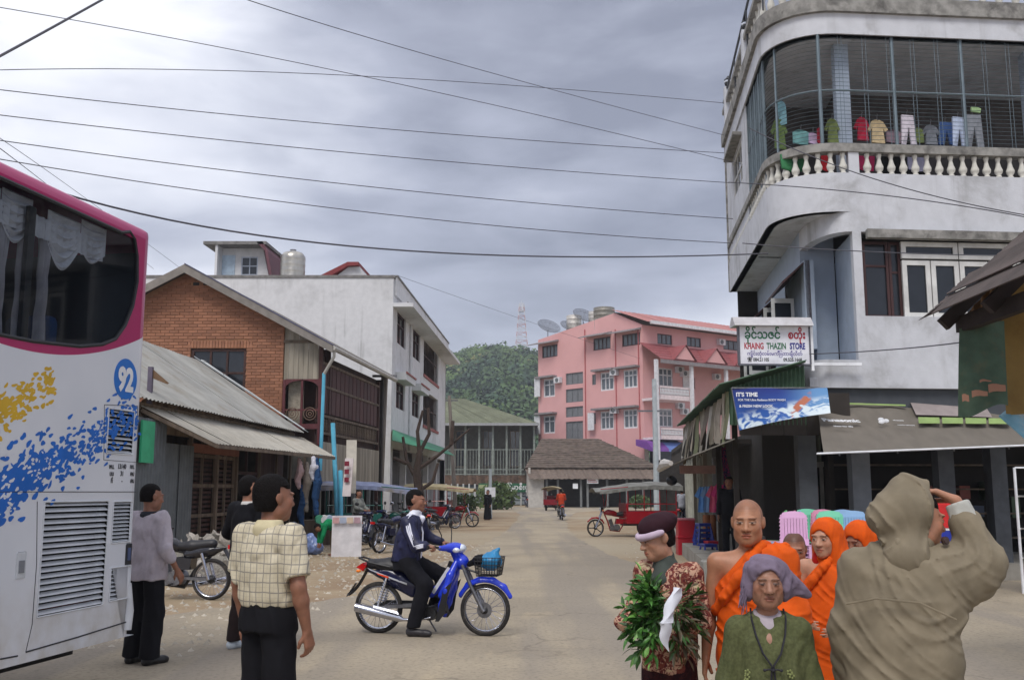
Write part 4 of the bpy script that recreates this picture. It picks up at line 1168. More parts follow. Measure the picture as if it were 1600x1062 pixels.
def street_bike(root,c1,res=.014,seat=True,front_only=False,red_frame=False):
 """ordinary motorcycle; front_only leaves the rear off for a three-wheeler"""
 wheel(root,.64,.30,.30,w=.08,cast=front_only)
 if not front_only: wheel(root,-.62,.30,.30,w=.09)
 fr=c1 if red_frame else BLACKP
 m=MB();m.tube([(.36,0,.88),(.20,0,.50),(.12,0,.22),(-.20,0,.18),(-.35,0,.42),(-.62,0,.66)],.025,8);m.tube([(.36,0,.84),(0,0,.72),(-.35,0,.66),(-.75,0,.72)],.025,8);m.build('frame',fr,root,True)
 sdfpart(root,'fuel_tank',c1,lambda s: (s.ell((.12,0,.82),(.22,.125,.095),.03),s.cone((.18,0,.84),(-.08,0,.77),.09,.07,.04)),(-.2,-.16,.68),(.38,.16,.96),res)
 sdfpart(root,'seat',SEATM,lambda s: s.chain([(-.08,0,.77),(-.3,0,.77),(-.62,0,.81)],[.06,.09,.07],.03),(-.74,-.13,.68),(.02,.13,.92),res)
 if not front_only:
  sdfpart(root,'tail_cowl',c1,lambda s: s.chain([(-.25,0,.66),(-.6,0,.72),(-.84,0,.80)],[.08,.09,.05],.03),(-.95,-.14,.56),(-.14,.14,.88),res,[above(.76)])
  m=MB();m.grid((-.8,-.06,.74),(-.8,.06,.74),(-1.0,.05,.42),(-1.0,-.05,.42),1,4,None,.01);m.build('rear_mudguard',BLACKP,root)
  m=MB();m.box(-.93,-.88,-.06,.06,.74,.80);m.build('tail_light',RED_L,root)
  for g in (1,-1):
   m=MB();m.tube([(-.62,.10*g,.30),(-.50,.11*g,.68)],.026,10);m.build('shock_absorber',CHROME,root,True)
  m=MB();m.tube([(.16,-.1,.3),(.1,-.13,.18),(-.3,-.14,.2),(-.82,-.15,.30)],[.018,.018,.03,.04],10);m.build('exhaust',CHROME,root,True)
  m=MB();m.beam((-.62,.07,.3),(-.1,.06,.32),.03,.04);m.beam((-.62,-.07,.3),(-.1,-.06,.32),.03,.04);m.build('swing_arm',STEEL,root)
 m=MB();m.tube([(-.1,-.13,.32),(-.1,.13,.32)],.11,16);m.tube([(.06,-.1,.3),(.06,.1,.3)],.09,16);m.tube([(.05,0,.36),(.12,0,.60)],.06,12)
 for k in range(6): m.box(.02+k*.008,.15+k*.008,-.075,.075,.42+k*.028,.432+k*.028)
 m.build('engine',STEEL,root,True)
 m=MB();m.prism([(-.32,.44),(-.06,.44),(-.1,.62),(-.34,.60)],-.11,.11);m.build('side_cover',c1,root)
 for g in (1,-1):
  m=MB();m.tube([(.38,.085*g,.92),(.64,.085*g,.30)],[.02,.026],10);m.build('fork_leg',CHROME,root,True)
  m=MB();m.tube([(.34,.03*g,.95),(.32,.2*g,1.03),(.22,.34*g,1.02)],.011,6);m.tube([(.26,.28*g,1.025),(.2,.38*g,1.02)],.018,8);m.build('handlebar',BLACKP,root,True)
  m=MB();m.tube([(.30,.24*g,1.03),(.28,.27*g,1.2)],.006,5);m.build('mirror_stem',BLACKP,root);m=MB();m.ball((.28,.29*g,1.24),(.015,.06,.045),10,6);m.build('mirror',CHROME,root,True)
  m=MB();m.ball((.40,.16*g,.90),(.03,.03,.025),8,6);m.build('indicator',AMBER,root,True)
 sdfpart(root,'front_mudguard',c1,lambda s: s.chain([(.64+.335*math.cos(a),0,.30+.335*math.sin(a)) for a in [R(q) for q in (40,70,100,130,150)]],[.035,.05,.05,.05,.035],.02),(.3,-.1,.4),(1.0,.1,.72),res,[lambda x,y,z: .318-np.sqrt((x-.64)**2+(z-.30)**2)+0*y])
 m=MB();m.tube([(.36,0,.93),(.46,0,.93)],[.075,.09],14);m.build('headlight',BLACKP,root,True);m=MB();m.tube([(.461,0,.93),(.48,0,.93)],[.085,.05],14);m.build('headlight_glass',GLASSM,root,True)
 m=MB();m.tube([(-.08,-.2,.24),(-.08,.2,.24)],.012,6);m.build('foot_peg',BLACKP,root)
# blue scooter in the middle of the street
BA=math.atan2(11.37-11.62,1.236)
bike=thing('motorcycle',(-.905,11.5,0),BA,'blue step-through motorcycle ridden across the middle of the street','motorcycle')
scooter(bike,BLUE,DKBLUE,.0095,True)
def bike_w(x,y,z): return bike.location+Matrix.Rotation(BA,3,'Z') @ Vector((x,y,z))
bag=thing('shopping_bag',bike_w(.66,0,.70),BA,'blue cloth bundle lying in the black front basket of the blue motorcycle','bag')
garment(bag,'bag',mat('teal_blue_nylon',(30,120,170),.4,var=.2,scale=12),lambda s: (s.ell((0.02,0,.11),(.13,.13,.10)),s.cone((.03,0,.15),(.11,0,.25),.07,.02,.04)),(-.2,-.2,-.03),(.22,.2,.32),.009,folds(.008,50,(0,0,1),5))
garment(bag,'black_bag',BLACK_CLOTH,lambda s: (s.ell((-.09,0,.12),(.09,.12,.07)),s.cone((-.13,-.04,.12),(-.22,-.02,.08),.05,.03,.02)),(-.3,-.2,.0),(.04,.2,.24),.011,folds(.008,50,(0,0,1),6))
# rider
def rider():
 r=thing('person',tuple(bike_w(0,0,0)),BA+R(90),'man in a navy tracksuit jacket with white sleeve stripes riding the blue motorcycle','person')
 # body axes: facing -Y local = bike +x; local +X = rider's left = bike +y
 j=joints(head=(0,.19,1.475),neck=(0,.215,1.31),shL=(.185,.225,1.245),shR=(-.185,.235,1.225),chest=(0,.25,1.12),pelvis=(0,.30,.82),
   elR=(-.26,.05,1.02),wrR=(-.30,-.06,1.0),elL=(.26,.02,1.12),wrL=(.31,-.02,1.03),hipL=(.10,.27,.80),hipR=(-.10,.27,.80),
   knR=(-.20,.02,.56),anR=(-.21,.16,.10),knL=(.19,-.10,.62),anL=(.17,.04,.24),footR=(-.22,.0,.045),footL=(.18,-.10,.22))
 j['elR']=np.array((-.28,.10,.98));j['wrR']=np.array((-.315,-.02,.99));j['wrL']=np.array((.32,-.02,1.0));j['elL']=np.array((.30,.15,1.06))
 Rm=rotm(.0,.02)
 body(r,j,SKIN_B,1.06,Rm,s=.0065,coarse=.014,hands=(dict(d=(0,-.95,-.12),n=(-.15,0,-1),curl=1.25,side=-1),dict(d=(0,-.95,-.12),n=(.15,0,-1),curl=1.25,side=1)))
 hair(r,j,HAIR,1.06,Rm,thick=1.15,s=.007,line=.06,back=-.05)
 def jk(sd):
  loft(sd,[(.80,0,.31,.185,.16),(.95,0,.29,.195,.15),(1.12,0,.26,.20,.14),(1.22,0,.235,.17,.115),(1.31,0,.225,.10,.08)],.04)
  for g in 'LR': sleeve(sd,j,g,.082,.068,.052,1.93)
 q=Nodes('tracksuit_cloth');sx=q.n('ShaderNodeSeparateXYZ');q.link(q.tc.outputs['Object'],sx.inputs[0])
 q.set(q.mix(q.mp(q.noise(12,3),.3,.7),lin((20,22,50)),lin((30,34,72))),.5,spec=.4)
 garment(r,'jacket',q.m,jk,(-.42,-.1,.74),(.42,.5,1.40),.0095,folds(.010,36,(.1,.3,1),91,.6),[below(.80),local_cut((0,.19,1.335),(0,-.5,1),(0,.2,1.42),.12)])
 wht=cloth('white_stripe_cloth',(222,224,236))
 for g,e,w in (('R',j['elR'],j['wrR']),('L',j['elL'],j['wrL'])):
  s_=j['sh'+g];sg=-1 if g == 'R' else 1
  n_=j['neck']+np.array((.05*sg,0,-.02))
  for k in (-1,0,1):
   o=np.array((0,k*.02,0));out=np.array((.052*sg,0,.052))
   m=MB();pts=[n_+o+[0,0,.03],s_*.6+n_*.4+o*1+[0,0,.075],s_+o+np.array((.045*sg,0,.062)),s_*.6+e*.4+o+np.array((.072*sg,0,.015)),s_*.3+e*.7+o*.9+np.array((.068*sg,0,.01)),e+o*.5+[.064*sg,0,-.01+k*.012],e*.5+w*.5+np.array((.058*sg,0,.0+k*.016)),e*.15+w*.85+np.array((.048*sg,0,.004+k*.014))]
   m.tube(pts,.0085,6);m.build('sleeve_stripe',wht,r,True)
 garment(r,'shirt_collar',wht,lambda sd: (sd.cone((0,.215,1.30),(0,.19,1.355),.076,.064,.01),sd.cone((0,.12,1.28),(0,.135,1.2),.035,.008,.02)),(-.13,.02,1.14),(.13,.34,1.4),.007)
 m=MB();m.tube([(.012,.142,1.24),(.01,.11,1.12),(.01,.115,.95),(.01,.13,.84)],.006,6);m.tube([(-.012,.142,1.24),(-.01,.11,1.12),(-.01,.115,.95),(-.01,.13,.84)],.006,6);m.build('zip',wht,r,True)
 trousers(r,j,cloth('dark_trouser_cloth',(20,20,26)),wtop=.165,btop=.15,rk=.09,ra=.075,top=.90,hem=.10,res=.012,seed=12)
 shoes(r,j,mat('black_sandal',(40,38,42),.5))
rider()
# ------------------------------------------------------------------ ground
def ground():
 q=Nodes('dusty_earth')
 big=q.noise(.05,4);mid=q.noise(.55,6,dist=.5);fine=q.noise(9,6);peb=q.noise(38,3)
 col=q.mix(q.mp(mid,.35,.65),lin((158,142,118)),lin((140,120,98)))
 col=q.mix(q.mp(big,.45,.62),col,lin((160,149,130)))
 col=q.mix(q.math('MULTIPLY',q.mp(fine,.5,.75),.35),col,lin((118,100,82)))
 col=q.mix(q.math('MULTIPLY',q.mp(peb,.62,.72),.55),col,lin((196,188,176)))
 q.set(col,.95,spec=.15)
 h=q.math('ADD',q.math('MULTIPLY',fine,.6),q.math('ADD',q.math('MULTIPLY',peb,.3),q.math('MULTIPLY',mid,1.6)))
 q.bump(h,.55,.03)
 g=MB();g.add([(-900,-80,0),(900,-80,0),(900,1800,0),(-900,1800,0)],[(0,1,2,3)])
 prop(g.build('ground',q.m),kind='structure')
 # worn road surface with ragged edges
 q=Nodes('worn_asphalt')
 mid=q.noise(.4,6,dist=.4);fine=q.noise(22,5);blot=q.noise(1.7,7,(1,.35,1),.62,.3,(4,1,0));trk=q.noise(.9,3,(1,.06,1),.5,0,(2,7,0))
 col=q.mix(q.mp(mid,.35,.65),lin((146,136,120)),lin((166,154,134)))
 col=q.mix(q.math('MULTIPLY',q.mp(blot,.52,.68),.35),col,lin((182,166,138)))
 col=q.mix(q.math('MULTIPLY',q.mp(trk,.46,.60),.7),col,lin((138,130,120)))
 col=q.mix(q.math('MULTIPLY',q.mp(fine,.45,.75),.6),col,lin((112,104,94)))
 vo=q.n('ShaderNodeTexVoronoi');vo.feature='DISTANCE_TO_EDGE';vo.inputs['Scale'].default_value=.45;mp_=q.n('ShaderNodeMapping');q.link(q.tc.outputs['Object'],mp_.inputs[0])
 wv_=q.n('ShaderNodeVectorMath',operation='ADD');nn_=q.n('ShaderNodeTexNoise');nn_.inputs['Scale'].default_value=1.3;nn_.inputs['Detail'].default_value=5;q.link(q.tc.outputs['Object'],nn_.inputs['Vector']);q.link(mp_.outputs[0],wv_.inputs[0]);q.link(nn_.outputs['Color'],wv_.inputs[1]);q.link(wv_.outputs[0],vo.inputs['Vector'])
 crk=q.math('MULTIPLY',q.mp(vo.outputs['Distance'],.012,.003),q.mp(q.noise(.35,3,(1,1,1),.5,0,(7,7,0)),.5,.6));col=q.mix(q.math('MULTIPLY',crk,.3),col,lin((84,76,68)))
 q.set(col,.9,spec=.2);q.bump(q.math('ADD',fine,q.math('MULTIPLY',mid,.8)),.4,.012)
 L=[(-60,4.5),(-18,6.3)]+[tuple(PG(x,y).xy) for x,y in ((0,1012),(120,990),(250,962),(330,950),(460,944),(560,930),(640,905),(690,880),(728,862),(765,845),(790,830),(806,815),(812,803),(800,797),(740,795.5))]+[(-30,96)]
 Rr=[(60,99),(30,98)]+[tuple(PG(x,y).xy) for x,y in ((960,796),(900,800),(884,812),(890,830),(920,850),(960,870),(1010,885),(1060,893),(1105,908),(1230,911),(1400,908),(1600,907))]+[(24,17.5),(60,17.0)]
 pts=[]
 rnd=random.Random(4)
 def rag(P_):
  o=[]
  for (x0,y0),(x1,y1) in zip(P_[:-1],P_[1:]):
   n=max(1,int(math.hypot(x1-x0,y1-y0)/.45));n=min(n,60)
   for k in range(n):
    t=k/n;o.append((x0+(x1-x0)*t+rnd.uniform(-.09,.09),y0+(y1-y0)*t+rnd.uniform(-.09,.09)))
  return o+[P_[-1]]
 poly=rag(L)+rag(Rr)+[(60,-60),(-60,-60)]
 m=MB();from mathutils.geometry import tessellate_polygon
 tri=tessellate_polygon([[Vector((x,y,0)) for x,y in poly]])
 m.add([(x,y,.005) for x,y in poly],[tuple(t) for t in tri])
 prop(m.build('road',q.m),kind='structure')
 # thin dusty patches and cracks on the asphalt
 # loose gravel along the verges: one uncounted scatter
 stone=MB();rnd=random.Random(12)
 def pebble(x,y,r):
  z=r*.25;vs=[]
  for k in range(5):
   a=k*1.257+rnd.random();vs.append((x+r*math.cos(a)*rnd.uniform(.7,1.1),y+r*math.sin(a)*rnd.uniform(.7,1.1),0))
  vs.append((x+rnd.uniform(-.2,.2)*r,y,r*rnd.uniform(.5,.9)))
  stone.add(vs,[(k,(k+1) % 5,5) for k in range(5)])
 for k in range(3400):
  x=rnd.uniform(-6.5,-.5);y=rnd.uniform(10,30)
  e=-4.6+(y-12)*.22
  if x > e+1.6+rnd.gauss(0,.4): continue
  pebble(x,y,rnd.choice((.01,.014,.018,.025,.05)))
 for k in range(700):
  y=rnd.uniform(8,60);x=rnd.uniform(2.0,3.6)+(y-17)*.1
  if y < 17: x=rnd.uniform(2.5,8);y=rnd.uniform(16,18)
  pebble(x,y,rnd.choice((.01,.018,.03)))
 prop(stone.build('gravel',mat('pebble_stone',(168,160,146),.9,var=.3,scale=1.5)),'loose stones scattered over the dirt verge','gravel',kind='stuff')
ground()
# ------------------------------------------------------------------ coach on the left edge
def coach():
 from mathutils.geometry import tessellate_polygon
 A=R(80);O=Vector((-3.125,8.5,0));F=Frame(O,A)
 t=thing('coach',O,A,'tall white and magenta coach with number 92 and blue splash print on its side','coach')
 f=lambda x,y,c=0.0: F.f(x,y,c)
 # white body with printed splashes and the magenta upper sweep
 q=Nodes('coach_paint');sx=q.n('ShaderNodeSeparateXYZ');q.link(q.tc.outputs['Object'],sx.inputs[0]);X,Z=sx.outputs[0],sx.outputs[2]
 pts=[f(0,536),f(120,554),f(226,526)]
 a=np.polyfit([p[0] for p in pts],[p[1] for p in pts],2)
 zb=q.math('ADD',q.math('ADD',q.math('MULTIPLY',q.math('MULTIPLY',X,X),float(a[0])),q.math('MULTIPLY',X,float(a[1]))),float(a[2]))
 inr=q.math('GREATER_THAN',X,-2.6)
 zb2=q.math('ADD',q.math('MULTIPLY',zb,inr),q.math('MULTIPLY',q.math('SUBTRACT',1,inr),float(np.polyval(a,-2.6))))
 mag=q.math('GREATER_THAN',Z,zb2)
 white=q.mix(q.mp(q.noise(1.3,5),.3,.7),lin((206,210,218)),lin((216,219,226)))
 dirt=q.math('MULTIPLY',q.mp(Z,1.1,.45),q.mp(q.noise(3.0,6),.3,.7))
 white=q.mix(q.math('MULTIPLY',dirt,.65),white,lin((160,150,132)))
 col=q.mix(mag,white,lin((164,28,92)))
 q.set(col,.28,spec=.5);shell_m=q.m
 holes=[]
 win=[f(*p) for p in ((52,533),(124,541),(160,538),(181,529),(196,508),(208,478),(215,440),(215,400),(211,374),(203,362))]
 top=[f(203,362),f(0,278)];zt=win[-1][1]+.02
 # the window band runs on forward, out of the photograph
 zt=3.695;wl=[(-11.2,win[0][1]-.02),(-2.6,win[0][1]-.02)]+win[:]+[(win[-1][0]-.12,zt),(-11.2,zt)]
 holes.append(wl)
 L1=[f(60,962),f(163,945),f(167,783),f(67,783)]
 L2=[f(168,706),f(207,712),f(209,642),f(168,638)]
 L3=[f(175,846),f(204,848),f(205,783),f(176,783)]
 L4=[f(171,940),f(202,932),f(203,884),f(172,886)]
 def rr(P_):  # tidy rectangle with small corner cuts
  s0=(P_[0][0]+P_[3][0])/2;s1=(P_[1][0]+P_[2][0])/2;z0=(P_[0][1]+P_[1][1])/2;z1=(P_[2][1]+P_[3][1])/2;c=.022
  return (s0,s1,z0,z1),[(s0+c,z0),(s1-c,z0),(s1,z0+c),(s1,z1-c),(s1-c,z1),(s0+c,z1),(s0,z1-c),(s0,z0+c)]
 rects=[rr(L) for L in (L1,L2,L3,L4)]
 holes += [b for _,b in rects]
 wheel_arch=[]
 for wc in (-3.4,-9.3):
  wheel_arch.append([(wc+.62*math.cos(a_),.50+.62*math.sin(a_)) for a_ in [math.pi*k/12 for k in range(13)]])
 zb0=.42;outer=[(-12,zb0)]
 for wc in (-9.3,-3.4): outer += [(wc-.62,zb0)]+[(wc-.62*math.cos(a_),.50+.62*math.sin(a_)) for a_ in [math.pi*k/12 for k in range(13)]]+[(wc+.62,zb0)]
 rc=.16
 outer += [(-rc,zb0),(-rc,3.73),(-12,3.73)]
 polys=[outer]+holes
 flat=[p for P_ in polys for p in P_]
 tri=tessellate_polygon([[Vector((p[0],p[1],0)) for p in P_] for P_ in polys])
 m=MB();m.add([(p[0],0,p[1]) for p in flat],[tuple(T) for T in tri])
 # rounded rear corner, rear face, roof, far side, floor
 ring=[(-12,0),(-rc,0)]+[(-rc+rc*math.sin(a_),rc-rc*math.cos(a_)) for a_ in [R(15*k) for k in range(1,7)]]+[(0,2.5-rc)]+[(-rc+rc*math.cos(a_),2.5-rc+rc*math.sin(a_)) for a_ in [R(15*k) for k in range(1,7)]]+[(-12,2.5)]
 zs=[zb0,.6,1.5,2.6,3.73]
 vs=[(s_,y_,z) for z in zs for s_,y_ in ring];n=len(ring)
 fs=[(i*n+k,i*n+k+1,(i+1)*n+k+1,(i+1)*n+k) for i in range(len(zs)-1) for k in range(1,n-1)]
 m.add(vs,fs)
 levels=[(3.73,0),(3.77,.012),(3.81,.035),(3.84,.08),(3.86,.17)]
 vs=[]
 for z,d in levels:
  for s_,y_ in ring: vs.append((min(s_,-d*1.0) if s_ >-1 else s_,min(max(y_,d),2.5-d),z))
 fs=[(i*n+k,i*n+k+1,(i+1)*n+k+1,(i+1)*n+k) for i in range(len(levels)-1) for k in range(n-1)]+[tuple(range((len(levels)-1)*n,len(levels)*n))]
 m.add(vs,fs)
 m.add([(-12,0,zb0),(-12,2.5,zb0),(-12,2.5,3.86),(-12,0,3.86)],[(0,1,2,3)])
 m.add([(-12,0,zb0),(0,0,zb0),(0,2.5,zb0),(-12,2.5,zb0)],[(0,1,2,3)])
 o=m.build('body',shell_m,t,False)
 me=o.data;me.polygons.foreach_set('use_smooth',[True]*len(me.polygons));me.set_sharp_from_angle(angle=R(30))
 # louvres
 SL=mat('louvre_paint',(196,200,206),.35)
 DK=mat('dark_cavity',(16,15,18),.9)
 for (s0,s1,z0,z1),cnt in zip([r_[0] for r_ in rects],(19,10,11,8)):
  c=MB();c.add([(s0,0,z0),(s1,0,z0),(s1,.1,z0),(s0,.1,z0),(s0,0,z1),(s1,0,z1),(s1,.1,z1),(s0,.1,z1)],[(3,2,6,7),(0,1,2,3),(4,7,6,5),(0,3,7,4),(1,5,6,2)])
  b=c.build('vent_recess',DK,t)
  e=MB();w_=.014
  for p0,p1 in (((s0,z0),(s1,z0)),((s1,z0),(s1,z1)),((s1,z1),(s0,z1)),((s0,z1),(s0,z0))):
   e.tube([(p0[0],-.002,p0[1]),(p1[0],-.002,p1[1])],.006,6)
  e.build('vent_rim',SL,b)
  pitch=(z1-z0)/cnt
  sm=MB();sm.prism([(.004,pitch*.16),(.03,pitch*.62),(.036,pitch*.55),(.010,-pitch*.02),(.0,-pitch*.02)],0,s1-s0,'x')
  me=sm.mesh('slat',SL)
  for k in range(cnt): inst('slat',me,b,(s0,0,z0+pitch*(k+.3)))
 red=MB();red.box(rects[0][0][0]+.02,rects[0][0][1]-.02,.06,.07,rects[0][0][2]+.01,rects[0][0][2]+.07);red.build('radiator',mat('dark_red_metal',(96,24,20),.6),t)
 # panel seams
 SE=mat('seam_black',(30,32,38),.6)
 def seam(pp,r_=.004,name='panel_seam'):
  m=MB();m.tube([(a_[0],-.001,a_[1]) for a_ in [f(*p) for p in pp]],r_,5);m.build(name,SE,t)
 seam([(-160,768),(212,768)],.0028);seam([(58,783),(57,880),(50,975),(40,1018)],.003);seam([(40,1018),(120,995),(200,970)],.006);seam([(0,1029),(27,1024)],.006)
 seam([(163,632),(162,718),(214,722),(215,634),(163,632)],.0025)
 bl=MB();p0,p1=f(212,905),f(222,965)
 bl.tube([(-.10,.03,.47),(-.09,.03,.62),(-.10,.035,.84)],[.055,.06,.04],10);bl.build('corner_bumper',SL,t,True)
 # window
 g=Nodes('tinted_glass');g.set((.012,.016,.022),.03,spec=.7);g.b.inputs['Alpha'].default_value=1
 tr=g.n('ShaderNodeBsdfTransparent');tr.inputs[0].default_value=(.62,.66,.70,1);ms=g.n('ShaderNodeMixShader');ms.inputs[0].default_value=.72
 g.link(g.b.outputs[0],ms.inputs[1]);g.link(tr.outputs[0],ms.inputs[2]);g.link(ms.outputs[0],g.out.inputs[0])
 tri=tessellate_polygon([[Vector((p[0],p[1],0)) for p in wl]])
 m=MB();m.add([(p[0],.012,p[1]) for p in wl],[tuple(T) for T in tri]);m.build('window',g.m,t,fix=False)
 m=MB();m.tube([(p[0],.004,p[1]) for p in wl],.016,6,closed=True);m.build('window_seal',SE,t,True)
 a0,b0=f(53,306,.02),f(56,534,.02);m=MB();m.box(a0[0]-.035,a0[0]+.035,.015,.05,b0[1],3.6);m.build('window_pillar',SE,t)
 m=MB();m.box(-11.4,-.1,.3,2.4,2.12,2.14);m.build('floor',mat('coach_floor',(40,42,46),.9),t)
 m=MB();m.box(-11.4,-.1,2.40,2.44,2.0,3.62);m.box(-.14,-.1,.1,2.42,2.0,3.62);m.build('inner_wall',mat('coach_lining',(66,72,80),.9),t)
 CU=cloth('curtain_cloth',(205,202,208));VA=cloth('valance_cloth',(232,232,238))
 def drape(x0,x1,yb,tt=.10,amp=.02):
  s0=f(x0,400,tt)[0];s1=f(x1,400,tt)[0];zb_=f(x0,yb,tt)[1];m=MB()
  m.grid((s0,tt,3.55),(s1,tt,3.55),(s1,tt,zb_),(s0,tt,zb_),40,10,lambda u,v: (.35*(s1-s0)*math.sin(v*3.1)*(.5-u),amp*math.sin(u*44+v*1.5)+.006*math.sin(v*20),0))
  m.build('curtain',CU,t,True)
 drape(-25,14,560);drape(27,40,560);drape(60,78,555);
 def swag(x0,x1,y0,dip,k,tt=.085):
  (s0,z0),(s1,_)=f(x0,y0,tt),f(x1,y0,tt);m=MB()
  m.grid((s0,tt,z0+.22),(s1,tt,z0+.22),(s1,tt,z0),(s0,tt,z0),24,22,lambda u,v: (0,-.022*math.sin(v*34)*math.sin(u*3.14),-dip*v*math.sin(u*3.14)-.02*v*math.sin(u*6.3)))
  m.build('valance',VA,t,True)
 swag(72,125,372,.20,1);swag(125,165,385,.10,2);swag(0,50,340,.14,3);swag(-60,0,320,.14,3)
 m=MB();s0=f(-60,330,.08)[0];s1=f(160,380,.08)[0];m.grid((s0,.08,3.58),(s1,.08,3.58),(s1,.08,3.42),(s0,.08,3.42),60,3,lambda u,v: (0,.012*math.sin(u*130),0));m.build('valance',VA,t,True)
 SB=cloth('seat_blue_cloth',(44,74,120))
 for s_ in (-1.0,-1.85,-2.7,-3.55,-4.4):
  sdfpart(t,'seat',SB,lambda sd: (sd.rbox((s_,.42,2.55),(.07,.20,.38),.05),sd.rbox((s_+.2,.42,2.28),(.24,.20,.08),.05)),(s_-.15,.15,2.1),(s_+.5,.7,3.0),.03)
 # splash print: rounded drops that merge towards the front
 rd_=random.Random(17)
 def drops(p0,p1,wd,n,big,m_,seed):
  rr_=random.Random(seed);(x0,z0),(x1,z1)=p0,p1;L_=math.hypot(x1-x0,z1-z0);dx,dz=(x1-x0)/L_,(z1-z0)/L_;A_=MB();B_=MB()
  def blob(mb,s_,z,a,b,t_,y):
   ph=[rr_.uniform(0,6.3) for _ in range(3)];P_=[]
   for k in range(16):
    an=k*math.pi/8;w_=1+.16*math.sin(2*an+ph[0])+.12*math.sin(3*an+ph[1]);u,v_=a*w_*math.cos(an),b*w_*math.sin(an);P_.append((s_+u*math.cos(t_)-v_*math.sin(t_),y,z+u*math.sin(t_)+v_*math.cos(t_)))
   mb.add(P_,[tuple(range(16))])
  th=math.atan2(dz,dx)
  for k in range(n):
   al=rr_.random()**1.25*1.05;ac=rr_.gauss(0,.42);near=max(0,1-al*1.2-abs(ac)*.25);r_=(.012+big*near*near*rr_.uniform(.5,1)+.008*rr_.random())
   s_,z=x0+dx*al*L_-dz*ac*wd,z0+dz*al*L_+dx*ac*wd;blob(A_,s_,z,r_*rr_.uniform(1.2,1.9),r_*rr_.uniform(.6,.9),th+rr_.gauss(0,.3),-.0008-k*2e-6)
   if near > .35 and rr_.random() < .45: blob(B_,s_+rr_.uniform(-.06,.06),z+rr_.uniform(-.06,.06),r_*rr_.uniform(.35,.7),r_*rr_.uniform(.2,.35),th+rr_.gauss(0,.3),-.0022-k*2e-6)
  prop(A_.build('splash_print',m_,t,fix=False),kind='stuff')
  if B_.v: prop(B_.build('white_drops',mat('coach_white_print',(210,213,221),.28,spec=.5),t,fix=False),kind='stuff')
 drops(f(-70,800),f(204,655),.24,620,.075,mat('splash_blue',(26,100,190),.3),5);drops(f(-90,690),f(78,600),.16,300,.05,mat('splash_yellow',(206,166,34),.3),9)
 # number roundel and the small weights text
 c0=f(196,592);r_=.168
 m=MB();m.lathe([(r_,-.004),(r_,0),(r_-.02,.0)][:2],(c0[0],0,c0[1]),'y',40);m.build('number_disc',mat('roundel_blue',(24,108,196),.3),t)
 WT=mat('print_white',(226,228,232),.4);BK=mat('print_black',(40,42,48),.5)
 curve_text('number_print','92',.26,WT,t,plane_m((c0[0],-.006,c0[1]-.092),(1,0,0),(0,0,1)),.001,.012,'CENTER',.86)
 for i,(a_,b_,c_) in enumerate((('พน.','13140','กก.'),('นน','31','คน'),('ที่','-','คน'))):
  for tx,px in ((a_,174),(b_,190),(c_,206)):
   p=f(px,732+i*11);curve_text('weights_print',tx,.055,BK,t,plane_m((p[0],-.003,p[1]-.0),(1,0,0),(0,0,1)),.0008,.001,'CENTER',.9)
 p=f(32,882);m=MB();m.bbox(p[0]-.05,p[0]+.05,-.006,.004,p[1]-.09,p[1]+.09,.01);lt=m.build('door_latch',SL,t);m=MB();m.box(p[0]-.025,p[0]+.03,-.012,-.0055,p[1]-.055,p[1]+.03);m.build('latch_pull',mat('grey_latch',(120,124,132),.4),lt)
 p=f(200,865);m=MB();m.bbox(p[0]-.04,p[0]+.045,-.008,.004,p[1]-.085,p[1]+.085,.01);lt=m.build('door_latch',SE,t);m=MB();m.box(p[0]-.02,p[0]+.02,-.014,-.0075,p[1]-.05,p[1]+.05);m.build('latch_pull',mat('blue_grey_latch',(70,84,120),.4),lt)
 for wc in (-3.4,-9.3):
  m=MB();m.lathe([(.3,.02),(.46,.0),(.50,.05),(.50,.26),(.46,.3),(.3,.3)],(wc,0,.50),'y',28);w_=m.build('wheel',RUBBER,t,True)
  m=MB();m.lathe([(.0,.09),(.12,.03),(.2,.05),(.29,.02),(.3,.1)],(wc,0,.50),'y',24);m.build('rim',SILV,w_,True)
  m=MB();m.lathe([(.3,0),(.46,.0),(.50,.05),(.50,.26),(.46,.3),(.3,.3)],(wc,2.16,.50),'y',28);m.build('wheel',RUBBER,t,True)
 m=MB();m.box(-11.5,-.3,.35,2.2,.30,.42);m.build('chassis',mat('underbody',(24,24,26),.9),t)
coach()
# ------------------------------------------------------------------ shared building materials and helpers
WHITEW=mat('white_render_wall',(208,208,210),.85,var=.05,stain=(150,150,150),sfac=.45,sscale=.5,streak=.55,bump=.15,bscale=20)
TIN=mat('weathered_tin',(148,147,142),.6,.15,var=.12,scale=1.5,stain=(120,106,86),sfac=.5,sscale=1.1,rand=.07)
OLDWOOD=mat('old_grey_wood',(112,98,84),.9,var=.3,scale=6,vec=(1,1,.15),rand=.18,bump=.4,bscale=40,stain=(64,52,44),sfac=.5)
DARKWOOD=mat('dark_stained_wood',(66,40,34),.75,var=.25,scale=6,vec=(1,1,.15),rand=.15)
PALEWOOD=mat('bleached_boards',(150,142,128),.9,var=.2,scale=5,vec=(1,1,.12),rand=.12,stain=(96,86,72),sfac=.45)
GLASSD=mat('dark_window_glass',(38,42,48),.06,var=.1,spec=.6)
CONC=mat('grey_concrete',(140,138,132),.9,var=.12,stain=(92,90,84),sfac=.5,sscale=1.5,bump=.3,bscale=30)
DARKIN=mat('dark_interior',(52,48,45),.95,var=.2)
def brick_part(): pass
